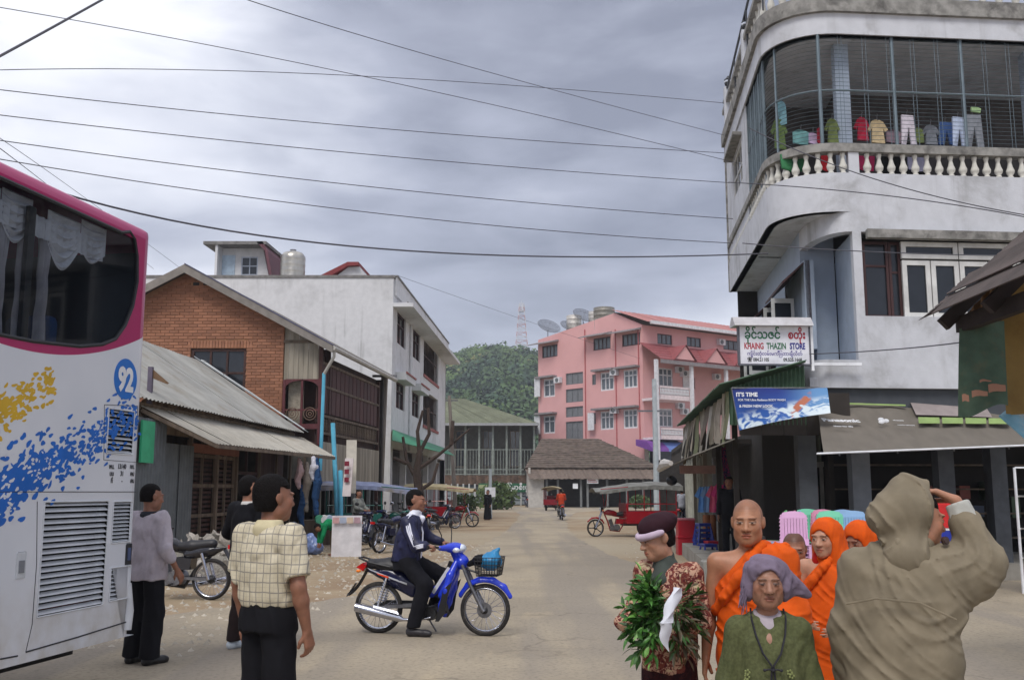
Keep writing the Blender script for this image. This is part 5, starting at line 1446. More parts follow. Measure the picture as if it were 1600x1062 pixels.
def corrugated(parent,name,a,b,c,d,m,wave=.018,pitch=.076,sheets=5,gap=.004,T=None,seg=4,over=.0):
 """corrugated sheets laid side by side: a-b along the eave, d-c along the ridge; ribs run from eave to ridge"""
 a,b,c,d=map(Vector,(a,b,c,d));L=((b-a).length+(c-d).length)/2
 n=(b-a).cross(d-a).normalized()
 if n.z < 0: n=-n
 for k in range(sheets):
  t0,t1=k/sheets,(k+1)/sheets+(.008 if k < sheets-1 else 0)
  A,B,C_,D=a.lerp(b,t0),a.lerp(b,t1),d.lerp(c,t1),d.lerp(c,t0)
  w=(B-A).length;nu=max(4,int(w/pitch)*seg)
  ph=k*1.3;lift=n*(.006*(k % 2))
  me=MB();me.grid(A+lift,B+lift,C_+lift,D+lift,nu,2,lambda u,v: n*(wave*math.sin(u*nu/seg*2*math.pi+ph)),.004)
  me.build(name,m,parent,False,fix=False)
def framed_window(parent,F,s0,s1,z0,z1,t=0.0,cols=2,rows=2,mf=None,mg=None,depth=.12,fw=.07,bars=0,split=None,name='window',into=1):
 """frame, sash bars and panes set in a wall plane at t (into = +1 recessed inwards)"""
 mf=mf or OLDWOOD;mg=mg or GLASSD
 m=MB(F);y0,y1=t+.02*into,t+(depth)*into
 y0,y1=min(y0,y1),max(y0,y1)
 m.box(s0,s0+fw,y0,y1,z0,z1);m.box(s1-fw,s1,y0,y1,z0,z1);m.box(s0+fw,s1-fw,y0,y1,z0,z0+fw);m.box(s0+fw,s1-fw,y0,y1,z1-fw,z1)
 o=m.build(name,mf,parent)
 xs=[s0+fw+(s1-s0-2*fw)*k/cols for k in range(cols+1)]
 zs=split or [z0+fw+(z1-z0-2*fw)*k/rows for k in range(rows+1)]
 m=MB(F);b=fw*.42;ym=(y0+y1)/2
 for x in xs[1:-1]: m.box(x-b,x+b,y0+.012,y1-.012,zs[0],zs[-1])
 for z in zs[1:-1]:
  for i in range(len(xs)-1): m.box(xs[i]+(b if i else 0),xs[i+1]-(b if i < len(xs)-2 else 0),y0+.014,y1-.014,z-b,z+b)
 if m.v: m.build('glazing_bar',mf,o)
 for i in range(len(xs)-1):
  for k in range(len(zs)-1):
   g=MB(F);g.box(xs[i]+(b if i else 0),xs[i+1]-(b if i < len(xs)-2 else 0),ym-.004,ym+.004,zs[k]+(b if k else 0),zs[k+1]-(b if k < len(zs)-2 else 0));g.build('pane',mg,o)
 return o
def wall_with_holes(parent,F,s0,s1,z0,z1,t0,t1,holes,m,name='wall',top=None):
 """solid wall between t0 and t1 with rectangular openings (s0,s1,z0,z1); top = list of (s, z) replacing the flat top"""
 from mathutils.geometry import tessellate_polygon
 up=top or [(s1,z1),(s0,z1)]
 outer=[(s0,z0),(s1,z0)]+up
 polys=[outer]+[[(a,c),(b,c),(b,d),(a,d)] for a,b,c,d in holes]
 flat=[p for P_ in polys for p in P_]
 tri=tessellate_polygon([[Vector((p[0],p[1],0)) for p in P_] for P_ in polys]);n=len(flat)
 mb=MB(F);vs=[(p[0],t0,p[1]) for p in flat]+[(p[0],t1,p[1]) for p in flat]
 fs=[tuple(T) for T in tri]+[tuple(n+i for i in T) for T in tri]
 k=0
 for P_ in polys:
  L=len(P_)
  for i in range(L): a,b=k+i,k+(i+1) % L;fs.append((a,b,n+b,n+a))
  k += L
 mb.add(vs,fs);return mb.build(name,m,parent)
def boards(parent,F,s0,s1,t,z0,z1,w=.15,m=None,th=.02,name='board',top=None,rnd=random.Random(1),vert=True,step=0.0):
 """vertical or horizontal boards side by side, each its own part"""
 m=m or OLDWOOD
 if vert:
  n=max(1,int(round((s1-s0)/w)));w=(s1-s0)/n
  for k in range(n):
   a=s0+k*w;zt=z1 if top is None else top(a+w/2)
   if zt-z0 < .05: continue
   mb=MB(F);e=rnd.uniform(0,.008);mb.box(a+.004,a+w-.004,t+e,t+e+th,z0+rnd.uniform(0,step),zt-rnd.uniform(0,step));mb.build(name,m,parent)
 else:
  n=max(1,int(round((z1-z0)/w)));w=(z1-z0)/n
  for k in range(n):
   mb=MB(F);e=rnd.uniform(0,.008);mb.box(s0,s1,t+e,t+e+th,z0+k*w+.004,z0+(k+1)*w-.004);mb.build(name,m,parent)
# ------------------------------------------------------------------ (a) corrugated-roofed shop beside the coach
def tin_shop():
 eA,eB=PH(235,625,3.35),PH(467,675,3.35)
 d=(eB-eA).normalized();au=math.atan2(d.y,d.x);O=Vector((eA.x,eA.y,0));L=(eB-eA).length
 F=Frame(O,au)   # u away along the street, v points left, away from the street
 t=thing('shop_house',O,0,'low shop with wide pale tin roofs and wooden doors between coach and brick house','shop')
 L0=-4.5
 # upper roof
 corrugated(t,'roof_sheet',F(L0,-.15,3.33),F(L,-.15,3.33),F(L,3.3,5.6),F(L0,3.3,5.6),TIN,sheets=16,pitch=.16,wave=.02)
 corrugated(t,'roof_sheet',F(L,6.6,3.33),F(L0,6.6,3.33),F(L0,3.34,5.6),F(L,3.34,5.6),TIN,sheets=6,pitch=.3,wave=.02)
 g=mat('galvanised_flashing',(172,176,178),.4,.3,var=.1)
 m=MB();m.quadsheet(F(L,-.2,3.40),F(L+.32,-.2,3.36),F(L+.32,3.4,5.68),F(L,3.4,5.72),.02);m.build('verge_flashing',g,t)
 m=MB();m.tube([F(L+.1,-.1,3.46),F(L+.1,1.6,4.6),F(L+.1,3.2,5.62)],.022,6);m.tube([F(L+.24,-.1,3.46),F(L+.24,3.2,5.62)],.022,6)
 for k in range(6): a=k/5.0;m.tube([F(L+.05,-.1+3.2*a,3.44+2.16*a),F(L+.28,-.1+3.2*a,3.44+2.16*a)],.014,5)
 m.build('roof_ladder',g,t)
 # lower awning
 aw=PH(338,693,2.55);_,b0=F.solve(338,693,1,0);
 pa,pb=PH(338,693,2.55)-O,PH(523,713,2.55)-O
 corrugated(t,'awning_sheet',pa,pb,F(L+.9,.1,3.22),F(-.2,.1,3.22),mat('pale_awning_tin',(168,163,152),.65,.1,var=.1,stain=(132,116,92),sfac=.4,rand=.05),sheets=11,pitch=.16,wave=.014)
 m=MB();m.beam(pa+Vector((0,0,-.05)),pb+Vector((0,0,-.05)),.05,.08);m.beam(F(-.2,.1,3.14),pa+Vector((0,0,-.05)),.04,.08);m.build('awning_beam',OLDWOOD,t)
 m=MB()
 for k in range(7):
  q0=F(-.1+(L+.9)*k/6,.12,3.12);q1=pa.lerp(pb,k/6)+Vector((0,0,-.06));m.beam(q0,q1,.04,.06)
 prop(m.build('awning_rafters',OLDWOOD,t),kind='stuff')
 # street wall at t = .15 : corrugated hoarding, grilled timber doors, open stall
 f=lambda x,y,c=.15: F.f(x,y,c)
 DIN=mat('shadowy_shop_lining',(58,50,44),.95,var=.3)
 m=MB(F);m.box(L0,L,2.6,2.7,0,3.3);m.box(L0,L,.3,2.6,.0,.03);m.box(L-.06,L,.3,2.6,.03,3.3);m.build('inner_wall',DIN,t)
 m=MB(F);m.box(L0,L,.12,.24,2.75,3.3);m.build('lintel_board',OLDWOOD,t)
 zc=mat('blue_grey_zinc',(106,112,116),.55,.3,var=.12,stain=(78,84,90),sfac=.4,rand=.05)
 s1=f(285,800)[0];s2=f(262,800)[0]
 corrugated(t,'hoarding_sheet',F(-3.5,-.05,0),F(s2*.5,-.05,0),F(s2*.5,-.05,2.98),F(-3.5,-.05,2.98),zc,sheets=4,pitch=.15,wave=.014)
 corrugated(t,'hoarding_sheet',F(s2*.5,-.02,0),F(s1,-.02,0),F(s1,-.02,2.55),F(s2*.5,-.02,2.55),zc,sheets=2,pitch=.15,wave=.014)
 gm=mat('green_notice',(50,168,120),.6);p=F.f(228,690,-.12);m=MB(F);m.box(p[0]-.28,p[0]+.3,-.16,-.12,p[1]-.4,p[1]+.4);m.build('green_panel',gm,t)
 # leaning steel post with spike at the near corner
 m=MB();q0,q1=PD(234,650,20.0)-O,PD(236,573,20.0)-O;q0.z=0;m.beam(q0,q1,.09,.09);m.build('post',mat('purple_grey_steel',(96,88,104),.6,.2),t)
 m=MB();m.prism([(0,0),(.34,-.28),(.3,-.30),(.0,-.18)],0,.02);o=m.build('flag_plate',mat('brown_plate',(110,84,60),.7),t);o.location=q1+Vector((.04,0,-.05))
 # timber grille doors: posts, rails, horizontal slats
 def panel(xa,xb,y_top=2.7,slat=True,rails=4,z0=.02,bright=OLDWOOD):
  a,b=f(xa,800)[0],f(xb,800)[0]
  p=MB(F);p.box(a,a+.07,.1,.16,z0,y_top);p.box(b-.07,b,.1,.16,z0,y_top);
  for k in range(rails): z=z0+(y_top-z0)*(k+.5)/rails;p.box(a+.07,b-.07,.105,.155,z-.04,z+.04)
  mid=(a+b)/2;p.box(mid-.025,mid+.025,.102,.158,z0,y_top)
  d_=p.build('door_panel',bright,t)
  if slat:
   n=int((y_top-z0)/.105);sm=MB(F);sm.box(a+.07,b-.07,.18,.20,0,.06);me=sm.mesh('slat',DARKWOOD)
   for k in range(n): inst('slat',me,d_,(0,0,z0+.02+k*.105))
 panel(288,332);panel(332,362,slat=True);panel(362,398,slat=False,rails=2,bright=DARKWOOD)
 boards(t,F,f(398,800)[0],f(440,800)[0],.14,.02,2.7,.2,DARKWOOD)
 for x in (288,331,362,398,425,447,470,492):
  m=MB(F);s_=f(x,800)[0];m.box(s_-.05,s_+.05,.04,.10,0,2.8);m.build('post',OLDWOOD,t)
 m=MB(F);m.box(f(288,800)[0],f(362,800)[0],.02,.05,2.42,2.62);m.build('signboard',mat('terracotta_board',(136,86,66),.8),t)
 # far end face of the lean-to towards the brick house
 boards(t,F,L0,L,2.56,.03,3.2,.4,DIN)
 m=MB(F);m.prism([(0.1,3.3),(6.4,3.3),(3.3,5.5)],L-.1,L-.04,'x') ;m.build('gable_wall',OLDWOOD,t)
 return F,L,t,O
FS,LS,TS,OS=tin_shop()
# ------------------------------------------------------------------ (b) brick house
def brick_house():
 O=Vector((-10.45,31.8,0));F=Frame(O,0.0,R(6));t=thing('brick_house',O,0,'orange brick gabled house with a timber balcony side and dark fretwork along the street','house')
 f=lambda x,y,c=0.0: F.f(x,y,c)
 apex=f(300,415);lf=f(180,468);rt=f(520,540);rb=f(438,700)
 apz=apex[1]-.1;sr=rb[0];slope=(apz-rt[1])/(rt[0]-apex[0]);ax_=apex[0]
 zroof=lambda s: apz-abs(s-ax_)*slope-.05
 sl=ax_-(rt[0]-ax_)
 BR=mat('orange_brick',(150,104,80),.9,var=.16,scale=3,rand=.17,stain=(120,78,60),sfac=.4,sscale=1.2)
 MO=mat('lime_mortar',(158,116,88),.95,var=.1)
 w0,w1,wz1,wz0=f(295,600)[0],f(383,600)[0],f(330,544)[1],f(330,640)[1]
 top=[(sr,zroof(sr)),(ax_,zroof(ax_)),(sl,zroof(sl))]
 wall_with_holes(t,F,sl,sr,0,9,.03,.25,[(w0,w1,wz0,wz1)],MO,'brick_wall_core',top)
 # bricks: about 300 largest as parts, the rest one joined part
 bl,bh,j=.30,.098,.014;vis=[];rest=MB(F);bm_={}
 vents=[f(306,443),f(322,441) ,f(311,434)];rnd=random.Random(2)
 zlow=f(300,700)[1]
 row=0;z=2.4
 cand=[]
 while z < 9.2:
  off=(row % 2)*bl/2;s=sl-off
  while s < sr:
   a,b=max(s,sl)+j/2,min(s+bl,sr)-j/2;s += bl
   if b-a < .05: continue
   mid=(a+b)/2
   if z+bh > min(zroof(a),zroof(b))-.02: continue
   if wz0-.05 < z < wz1+.01 and b > w0 and a < w1:
    if a < w0 and w0-a > .04: b=w0
    elif b > w1 and b-w1 > .04: a=w1
    else: continue
   if w0-.1 < mid < w1+.1 and wz1 <= z < wz1+.26: continue
   if any(abs(mid-v[0]) < .11 and abs(z+bh/2-v[1]) < .1 for v in vents): continue
   cand.append((a,b,z+j/2,z+bh-j/2))
  z += bh;row += 1
 # soldier course over the window
 s=w0-.1
 while s < w1+.1: cand.append((s+.006,s+.09,wz1+.012,wz1+.25));s += .1
 seen=[c for c in cand if c[2] > f(300,620)[1] and c[0] > f(236,500)[0] and c[3] < 8.4]
 seen.sort(key=lambda c: abs(c[0]-(w1+.2))+abs(c[2]-6.2)*1.2)
 pick=set(seen[:270])
 for c in cand:
  e=rnd.uniform(-.006,.006);a,b,c0,c1=c
  if c in pick:
   key=(round(b-a,2),round(c1-c0,3))
   if key not in bm_:
    mm=MB();mm.box(-(b-a)/2,(b-a)/2,0,.04,-(c1-c0)/2,(c1-c0)/2);bm_[key]=mm.mesh('brick',BR)
   p=F((a+b)/2,0,(c0+c1)/2);inst('brick',bm_[key],t,(p.x,p.y+e,p.z))
  else: rest.box(a,b,e,.04,c0,c1)
 BR2=Nodes('orange_brick_wall');v_=BR2.n('ShaderNodeTexVoronoi');v_.inputs['Scale'].default_value=1.0
 mp=BR2.n('ShaderNodeMapping');mp.inputs['Scale'].default_value=(1/.30,.01,1/.098);BR2.link(BR2.tc.outputs['Object'],mp.inputs[0]);BR2.link(mp.outputs[0],v_.inputs['Vector'])
 hs=BR2.n('ShaderNodeHueSaturation');BR2.link(BR2.mp(v_.outputs['Color'],0,1,.8,1.18),hs.inputs['Value'])
 hs.inputs['Color'].default_value=(*lin((148,102,78)),1);BR2.set(hs.outputs[0],.9)
 prop(rest.build('bricks',BR2.m,t),kind='stuff')
 m=MB(F)
 for v in vents: m.box(v[0]-.1,v[0]+.1,.026,.032,v[1]-.09,v[1]+.09)
 prop(m.build('air_holes',DARKIN,t),kind='stuff')
 framed_window(t,F,w0+.02,w1-.02,wz0,wz1-.01,.04,3,2,DARKWOOD,GLASSD,.14,.08,split=[wz0+.08,wz0+(wz1-wz0)*.60,wz1-.09])
 m=MB(F);m.box(w0,w1,.4,.42,wz0,wz1);m.build('window_blind',cloth('lace_cloth',(150,140,128)),t)
 # roof: two slopes, fascia boards
 dep=8.6;er=rt[0]+.15;RM=mat('grey_roof_sheet',(106,100,94),.7,.1,var=.15,rand=.06)
 z_at=lambda s: apz-abs(s-ax_)*slope
 corrugated(t,'roof_sheet',F(er,-.5,z_at(er)),F(er,dep,z_at(er)),F(ax_,dep,apz),F(ax_,-.5,apz),RM,sheets=8,pitch=.3)
 corrugated(t,'roof_sheet',F(2*ax_-er,dep,z_at(er)),F(2*ax_-er,-.5,z_at(er)),F(ax_,-.5,apz),F(ax_,dep,apz),RM,sheets=8,pitch=.3)
 FB=mat('grey_fascia',(126,120,114),.8,var=.15)
 for sg in (1,-1):
  e=ax_+sg*(er-ax_);m=MB(F);m.prism([(ax_,apz+.03),(e,z_at(er)+.03),(e,z_at(er)-.22),(ax_,apz-.25)],-.56,-.5);m.build('barge_board',FB,t)
 m=MB(F);m.prism([(ax_,apz+.06),(er,z_at(er)+.06),(er,z_at(er)+.025),(ax_,apz+.028)],-.58,-.2);m.build('roof_edge_trim',mat('blue_grey_trim',(70,70,100),.5),t)
 # balcony bay right of the brick wall, facing the camera
 vr=f(503,600)[0];tb=.0
 z1f=f(470,690)[1];zl=f(470,593)[1];zw=f(470,662)[1]
 boards(t,F,sr+.02,vr,.02,zl,9,.16,PALEWOOD,top=lambda s: min(zroof(s),9),name='board')
 m=MB(F);m.box(sr,vr,-.02,.05,f(470,533)[1]-.05,f(470,533)[1]+.04);m.build('rail_board',OLDWOOD,t)
 DR=mat('dark_red_frame',(84,30,36),.6,var=.2)
 m=MB(F);m.box(sr+.02,sr+.1,-.03,.06,z1f-.1,zl);m.box(vr-.1,vr,-.03,.06,z1f-.1,zl+.05)
 mid=(sr+vr)/2;m.box(mid-.035,mid+.035,-.02,.05,zw,zl);zz=f(470,600)[1]*.35+zw*.65
 m.box(sr+.1,mid-.035,-.015,.045,zz-.03,zz+.03);m.box(mid+.035,vr-.1,-.015,.045,zz-.03,zz+.03);m.box(sr+.1,vr-.1,-.03,.06,zw-.16,zw)
 pts=[(sr+.1,zl-.25)]+[(mid+(vr-sr-.2)/2*math.cos(a),zl-.28+.26*math.sin(a)) for a in [math.pi*(1-k/10) for k in range(11)]]
 m.prism(pts+[(vr-.1,zl+.02),(sr+.1,zl+.02)],-.02,.03)
 wob=m.build('bay_window',DR,t)
 m=MB(F);m.box(sr+.1,mid-.035,.3,.31,zw,zl);m.build('lace_curtain',cloth('cream_lace',(156,148,134),stain=(88,80,72),sscale=14),wob)
 m=MB(F)
 for sx in (sr+.35,vr-.35):
  for rr_ in (.2,.12,.05): m.tube([(sx+rr_*math.cos(a),-.035,zw+.32+rr_*math.sin(a)) for a in [k*math.pi/6 for k in range(12)]],.014,4,closed=True)
 prop(m.build('fretwork',mat('rust_iron',(120,96,80),.7),wob),kind='stuff')
 m=MB(F);m.box(sr,vr,.05,.3,z1f-.12,z1f);m.box(sr,vr,.9,.95,z1f,6.2);m.build('balcony_floor',DARKWOOD,t)
 # street side, along v
 sd=vr;G=lambda x,y,c=sd: F.g(x,y,c)
 t_end=7.9
 za,zb_=G(540,618)[1],0
 hs_t=G(505,600)[0]
 ztop=z_at(er)-.25;zsill=f(505,648)[1];zsk=z1f-1.35
 m=MB(F);m.box(sd-.12,sd,0,.12,0,zroof(vr));m.box(sd-.12,sd,t_end-.12,t_end,0,ztop);m.build('corner_post',DARKWOOD,t)
 # dark panel wall and shutters on the upper floor
 m=MB(F);m.box(sd-.22,sd-.18,.12,t_end,z1f,ztop+.1);m.build('upper_wall',DARKWOOD,t)
 n=14
 for k in range(n):
  a=.25+k*(t_end-.5)/n;b=a+(t_end-.5)/n-.07
  m=MB(F);m.box(sd-.10,sd-.04,a,b,zsill+.1,ztop-.25);m.build('shutter',mat('reddish_brown_shutter',(72,38,36),.7,rand=.2),t)
 for z in (zsill,ztop-.2,(zsill+ztop)/2):
  m=MB(F);m.box(sd-.08,sd-.0,.12,t_end-.12,z-.04,z+.04);m.build('rail',OLDWOOD,t)
 bal=MB(F);bal.lathe([(.02,0),(.045,.12),(.02,.3),(.045,.5),(.02,.62)],(0,0,0),'z',6)
 for k in range(30):
  a=.3+k*(t_end-.6)/30
  m=MB(F)
  for rr_ in (.10,.05): m.tube([(sd-.03,a+rr_*math.cos(q),zsill-.28+rr_*1.7*math.sin(q)) for q in [x_*math.pi/4 for x_ in range(8)]],.012,3,closed=True)
  m.box(sd-.04,sd-.015,a+.11,a+.135,zsill-.52,zsill-.04);m.build('fret_baluster',OLDWOOD,t)
 m=MB(F);m.box(sd-.08,sd,.12,t_end-.12,zsill-.60,zsill-.52);m.build('rail',OLDWOOD,t)
 # pale skirt of boards under the balcony
 n=34
 for k in range(n):
  a=.02+k*t_end/n;m=MB(F);m.box(sd-.03,sd-.0+.004*(k % 2),a,a+t_end/n-.012,zsk,z1f-.08+.1);m.build('skirt_board',PALEWOOD,t)
 m=MB(F);m.box(sr-.2,sd-.03,.0,.04,zsk+.2,z1f-.13);m.build('skirt_panel',mat('grey_tin_panel',(116,114,108),.7,.1,streak=.4),t)
 m=MB(F);m.box(sl,sd-.3,.3,t_end,z1f-.2,z1f-.13);m.box(sd-3.2,sd-3.1,.3,t_end,.0,z1f-.2);m.box(sl,sl+.2,.3,dep,0,6.2);m.box(sl,sd,dep-.25,dep-.05,0,6.0);m.build('inner_wall',DARKIN,t)
 for k in range(8):
  a=.1+k*(t_end-.2)/7.0;m=MB(F);m.box(sd-.16,sd-.04,a,a+.14,0,zsk);m.build('post',mat('grey_post_paint',(110,112,112),.8),t)
 for k in (1,3,4,6):
  a=.1+k*(t_end-.2)/7.0;m=MB(F);m.box(sd-.6,sd-.55,a+.2,a+.95,0,2.5);m.build('door_leaf',mat('faded_white_door',(140,138,132),.8,rand=.2),t)
 # gutter, downpipe
 gm=mat('pale_gutter',(176,172,164),.5)
 m=MB(F);m.tube([(er,-.5,z_at(er)-.06),(er,dep,z_at(er)-.10)],.085,8);m.build('gutter',gm,t,True)
 m=MB(F);p=f(505,600)[0];m.tube([(er,-.35,z_at(er)-.1),(er,-.35,z_at(er)-.32),(p+.05,-.12,z_at(er)-.85)],.05,8);m.build('gutter_elbow',gm,t,True)
 CY=mat('pale_blue_pipe',(92,178,208),.45)
 m=MB(F);m.tube([(p+.05,-.12,z_at(er)-.82),(p+.02,-.12,2.2)],.055,8);m.build('downpipe',CY,t,True)
 return F,t,sd
FB_,TB,SDB=brick_house()
for i,(xa,ya,xb,yb,D,lab) in enumerate(((520,661,530,800,30.6,'long pale blue pole leaning outside the shop under the brick house'),(532,735,534,800,30.4,'short pale blue pole leaning beside the longer pale blue pole'))):
 a,b=PD(xa,ya,D),PD(xb,yb,D-.5);b.z=0.02;o=thing('blue_pole',(b.x,b.y,0),0,lab,'pole');m=MB();m.tube([(0,0,.03),(a.x-b.x,a.y-b.y,a.z)],.07,8);m.build('pole',MATS['pale_blue_pipe'],o,True)
# ------------------------------------------------------------------ (c) white three-storey building
def white_block():
 c1=PD(615,430,46);H=c1.z;far=PH(697,535,H);O=Vector((c1.x,46,0));av=math.atan2(far.x-c1.x,far.y-46)
 F=Frame(O,0.0,av);t=thing('white_building',O,0,'white rendered three storey block with red sills and a rooftop room','building')
 W_=-13.0;dep=(far.y-46)*1.0
 f=lambda x,y,c=0.0: F.f(x,y,c);g=lambda x,y,c=0.0: F.g(x,y,c)
 m=MB(F);m.box(W_,0,0,.3,0,H-.12);m.box(W_,W_+.3,.3,dep,0,H-.2);m.box(W_+.3,0,dep-.3,dep,0,H-.2);m.build('side_wall',WHITEW,t)
 m=MB(F);m.box(W_-.05,.06,-.05,.36,H-.12,H);m.build('parapet_coping',mat('sooty_coping',(120,118,116),.9,var=.25),t)
 m=MB(F);m.box(W_,-.1,.3,dep,H-1.2,H-1.1);m.build('roof_deck',CONC,t)
 # street facade with openings
 op=[]
 def rect(xa,xb,ya,yb): a=g(xa,(ya+yb)/2);b=g(xb,(ya+yb)/2);return (min(a[0],b[0]),max(a[0],b[0]))
 z1,z0=g(626,490)[1],g(626,540)[1];zz1,zz0=g(626,598)[1],g(626,640)[1]
 for xa,xb in ((620.5,634),(645.5,657)):
  a,b=rect(xa,xb,500,540);op += [(a,b,z0,z1),(a,b,zz0,zz1)]
 ba,bb=rect(662,685,530,600);bz1,bz0=g(672,532)[1],g(672,592)[1];cz1,cz0=g(672,616)[1],g(672,668)[1]
 holes=op+[(ba,min(bb,dep-.4),bz0,bz1),(ba,min(bb,dep-.4),cz0,cz1)]
 class Sw:  # frame whose first axis runs along the street facade
  def __call__(s,a,b,z): return F(-b,a,z)
 SW=Sw()
 zg=g(620,700)[1]
 wall_with_holes(t,SW,.3,dep,zg,H-.9,0,.28,holes,WHITEW,'street_wall')
 for (a,b,c,d) in op:
  framed_window(t,SW,a+.02,b-.02,c,d,.06,2,2,mat('dark_brown_frame',(62,34,34),.6),GLASSD,.16,.07,split=[c+.07,c+(d-c)*.66,d-.07])
  m=MB(SW);m.prism([(a-.2,d),(b+.2,d),(b+.3,d+.35),(a-.3,d+.35)],-.5,.0,'y');h=m.build('window_hood',WHITEW,t)
  m=MB(SW);m.box(a-.25,b+.25,-.55,-.5,d+.30,d+.38);m.build('hood_edge',mat('faded_red_edge',(146,84,80),.8) if d < 8 else CONC,t)
 for (a,b,c,d) in holes[-2:]:
  m=MB(SW);m.box(a,b,1.6,1.65,c-.2,d);m.build('loggia_back_wall',mat('ochre_inner_wall',(150,120,84),.9),t)
  m=MB(SW)
  for k in range(12): x=a+.06+(b-a-.12)*k/11;m.box(x-.02,x+.02,.1,.13,c,d)
  m.box(a,b,.09,.14,c+.05,c+.1);m.box(a,b,.09,.14,(c+d)/2,(c+d)/2+.05)
  prop(m.build('window_grille',mat('brown_grille',(70,52,48),.6),t),kind='stuff')
  m=MB(SW);m.box(a-.1,b+.1,-.06,.0,c-.18,c-.02);m.build('sill',mat('faded_red_edge',(146,84,80),.8),t)
 # eaves shelf and its parapet
 m=MB(SW);m.box(-.0,dep+.3,-.95,.0,H-1.5,H-1.32);m.box(0.25,dep+.5,-.12,.05,H-.9,H-.02);m.build('eaves_slab',WHITEW,t)
 m=MB(SW);m.box(.2,dep+.55,-.18,.1,H-.02,H+.05);m.build('parapet_coping',MATS['sooty_coping'],t)
 m=MB(SW);a=rect(640,642,500,540)[0];m.tube([(a,-.08,H-1.5),(a,-.08,zg)],.06,8);m.build('downpipe',WHITEW,t,True)
 # ground floor: open shops behind a green awning
 for k in range(6):
  a=.3+(dep-.6)*k/5;m=MB(SW);m.box(a,a+.3,0,.3,0,zg);m.build('column',WHITEW,t)
 m=MB(SW);m.box(.3,dep,4,4.1,0,zg);m.box(.3,dep,.3,4,zg-.1,zg);m.build('inner_wall',DARKIN,t)
 for k in (1,3):
  a=.3+(dep-.6)*k/5;m=MB(SW);m.box(a+.4,a+2.6,.35,.4,0,2.8);m.build('shutter',mat('grey_roller_shutter',(132,134,134),.6,.2),t)
 gm=mat('green_awning',(44,128,92),.6,var=.12)
 pa,pb=PH(612,688,3.5),PH(710,712,3.5)
 za=4.35
 for k in range(5):
  a,b=k/5,(k+1)/5;m=MB()
  A=(pa-O).lerp(pb-O,a);B=(pa-O).lerp(pb-O,b)
  m.quadsheet(A,B,F(0.02,.4+(dep-.6)*b,za),F(.02,.4+(dep-.6)*a,za),.03);m.build('awning_panel',gm,t)
 # rooftop room
 rm=thing  # keep flat: parts below belong to the building
 D2=4.5;f2=lambda x,y: F.f(x,y,D2)
 x0,x1=f2(328,430)[0],f2(428,430)[0];zt=f2(400,388)[1];zb=H-1.2
 d0,d1,dz=f2(341,420)[0],f2(367,420)[0],f2(350,399)[1];v0,v1,vz1,vz0=f2(377,410)[0],f2(403,410)[0],f2(390,401)[1],f2(390,430)[1]
 wall_with_holes(t,F,x0+.5,x1+.2,zb,zt,D2,D2+.2,[(v0,v1,vz0,vz1),(d0,d1,zb+.3,dz)],WHITEW,'rooftop_room_wall',[(x1-.6,zt),(x0+.5,zt)])
 framed_window(t,F,v0,v1,vz0,vz1,D2,2,2,mat('pale_grey_frame',(168,176,190),.5),GLASSD,.1,.06,split=[vz0+.06,vz0+(vz1-vz0)*.5,vz1-.06])
 m=MB(F);m.box(d0,d1,D2-.04,D2+.02,zb+.3,dz)
 o=m.build('rooftop_door',mat('pale_blue_door',(168,186,202),.6),t)
 for z in (.3,.9,1.5):
  q=MB(F);q.box(d0+.12,d1-.12,D2-.06,D2-.039,zb+.5+z,zb+.9+z);q.build('door_panel',MATS['pale_blue_door'],o)
 m=MB(F);m.box(x0-.1,x1-.2,D2-.9,D2+3,zt,zt+.16);m.build('rooftop_room_roof',MATS['sooty_coping'],t)
 m=MB(F);m.beam((x1-.55,D2-.5,zt+.1),(x1+.45,D2-.5,zb),.14,.1) if False else m.prism([(x1-.7,zt+.12),(x1-.4,zt+.16),(x1-.1,zt-.35),(x1+.5,zb+.3),(x1+.35,zb+.3),(x1-.25,zt-.35)],D2-.9,D2+2.5);m.build('curved_edge',mat('dark_red_edge',(96,56,66),.7),t)
 m=MB(F);m.box(x0+.5,x0+.62,D2-.8,D2,zb,zt);m.build('rooftop_pillar',WHITEW,t)
 m=MB(F);m.box(x0+.5,x1,D2+2.6,D2+2.8,zb,zt-.02);m.box(x0+.5,x0+.7,D2+.2,D2+2.6,zb,zt-.02);m.build('rooftop_back_wall',WHITEW,t)
 # red shed roof on the terrace
 D3=5;q=lambda x,y: F.f(x,y,D3)
 a,b,c=q(498,430),q(545,411),q(562,411);e=q(574,430)
 m=MB(F);m.prism([(a[0],a[1]-.15),(b[0],b[1]),(c[0],c[1]),(c[0],c[1]-.18),(b[0],b[1]-.2),(a[0]+.1,a[1]-.45)],D3-.3,D3+3);m.build('red_roof',mat('dark_red_roof',(124,44,46),.7),t)
 m=MB(F);m.prism([(a[0]+.3,a[1]-.5),(b[0],b[1]-.21),(c[0],c[1]-.19),(e[0],e[1]-.4),(e[0],zb),(a[0]+.3,zb)],D3,D3+2.6);m.build('stair_head',WHITEW,t)
 # tank and dish stand on the roof: own things
 def tank(x,y0,y1,D,r,label,mt=None):
  p=F.f(x,y1,D);base=F.w(p[0],D,zb+.02);h=F.f(x,y0,D)[1]-zb
  k=thing('water_tank',base,0,label,'water tank');m=MB();prof=[(r,.0)]
  n=9
  for i in range(n): z=h*.9*(i+1)/n;prof += [(r,z-h*.9/n*.55),(r*1.025,z-h*.9/n*.4),(r,z-h*.9/n*.25),(r,z)]
  m.lathe([(r*.9,0)]+prof+[(r*.8,h*.96),(r*.25,h),(.01,h)],n=24);m.build('tank',mt or mat('steel_tank',(176,172,164),.28,.75,var=.12,vec=(1,1,.2)),k,True)
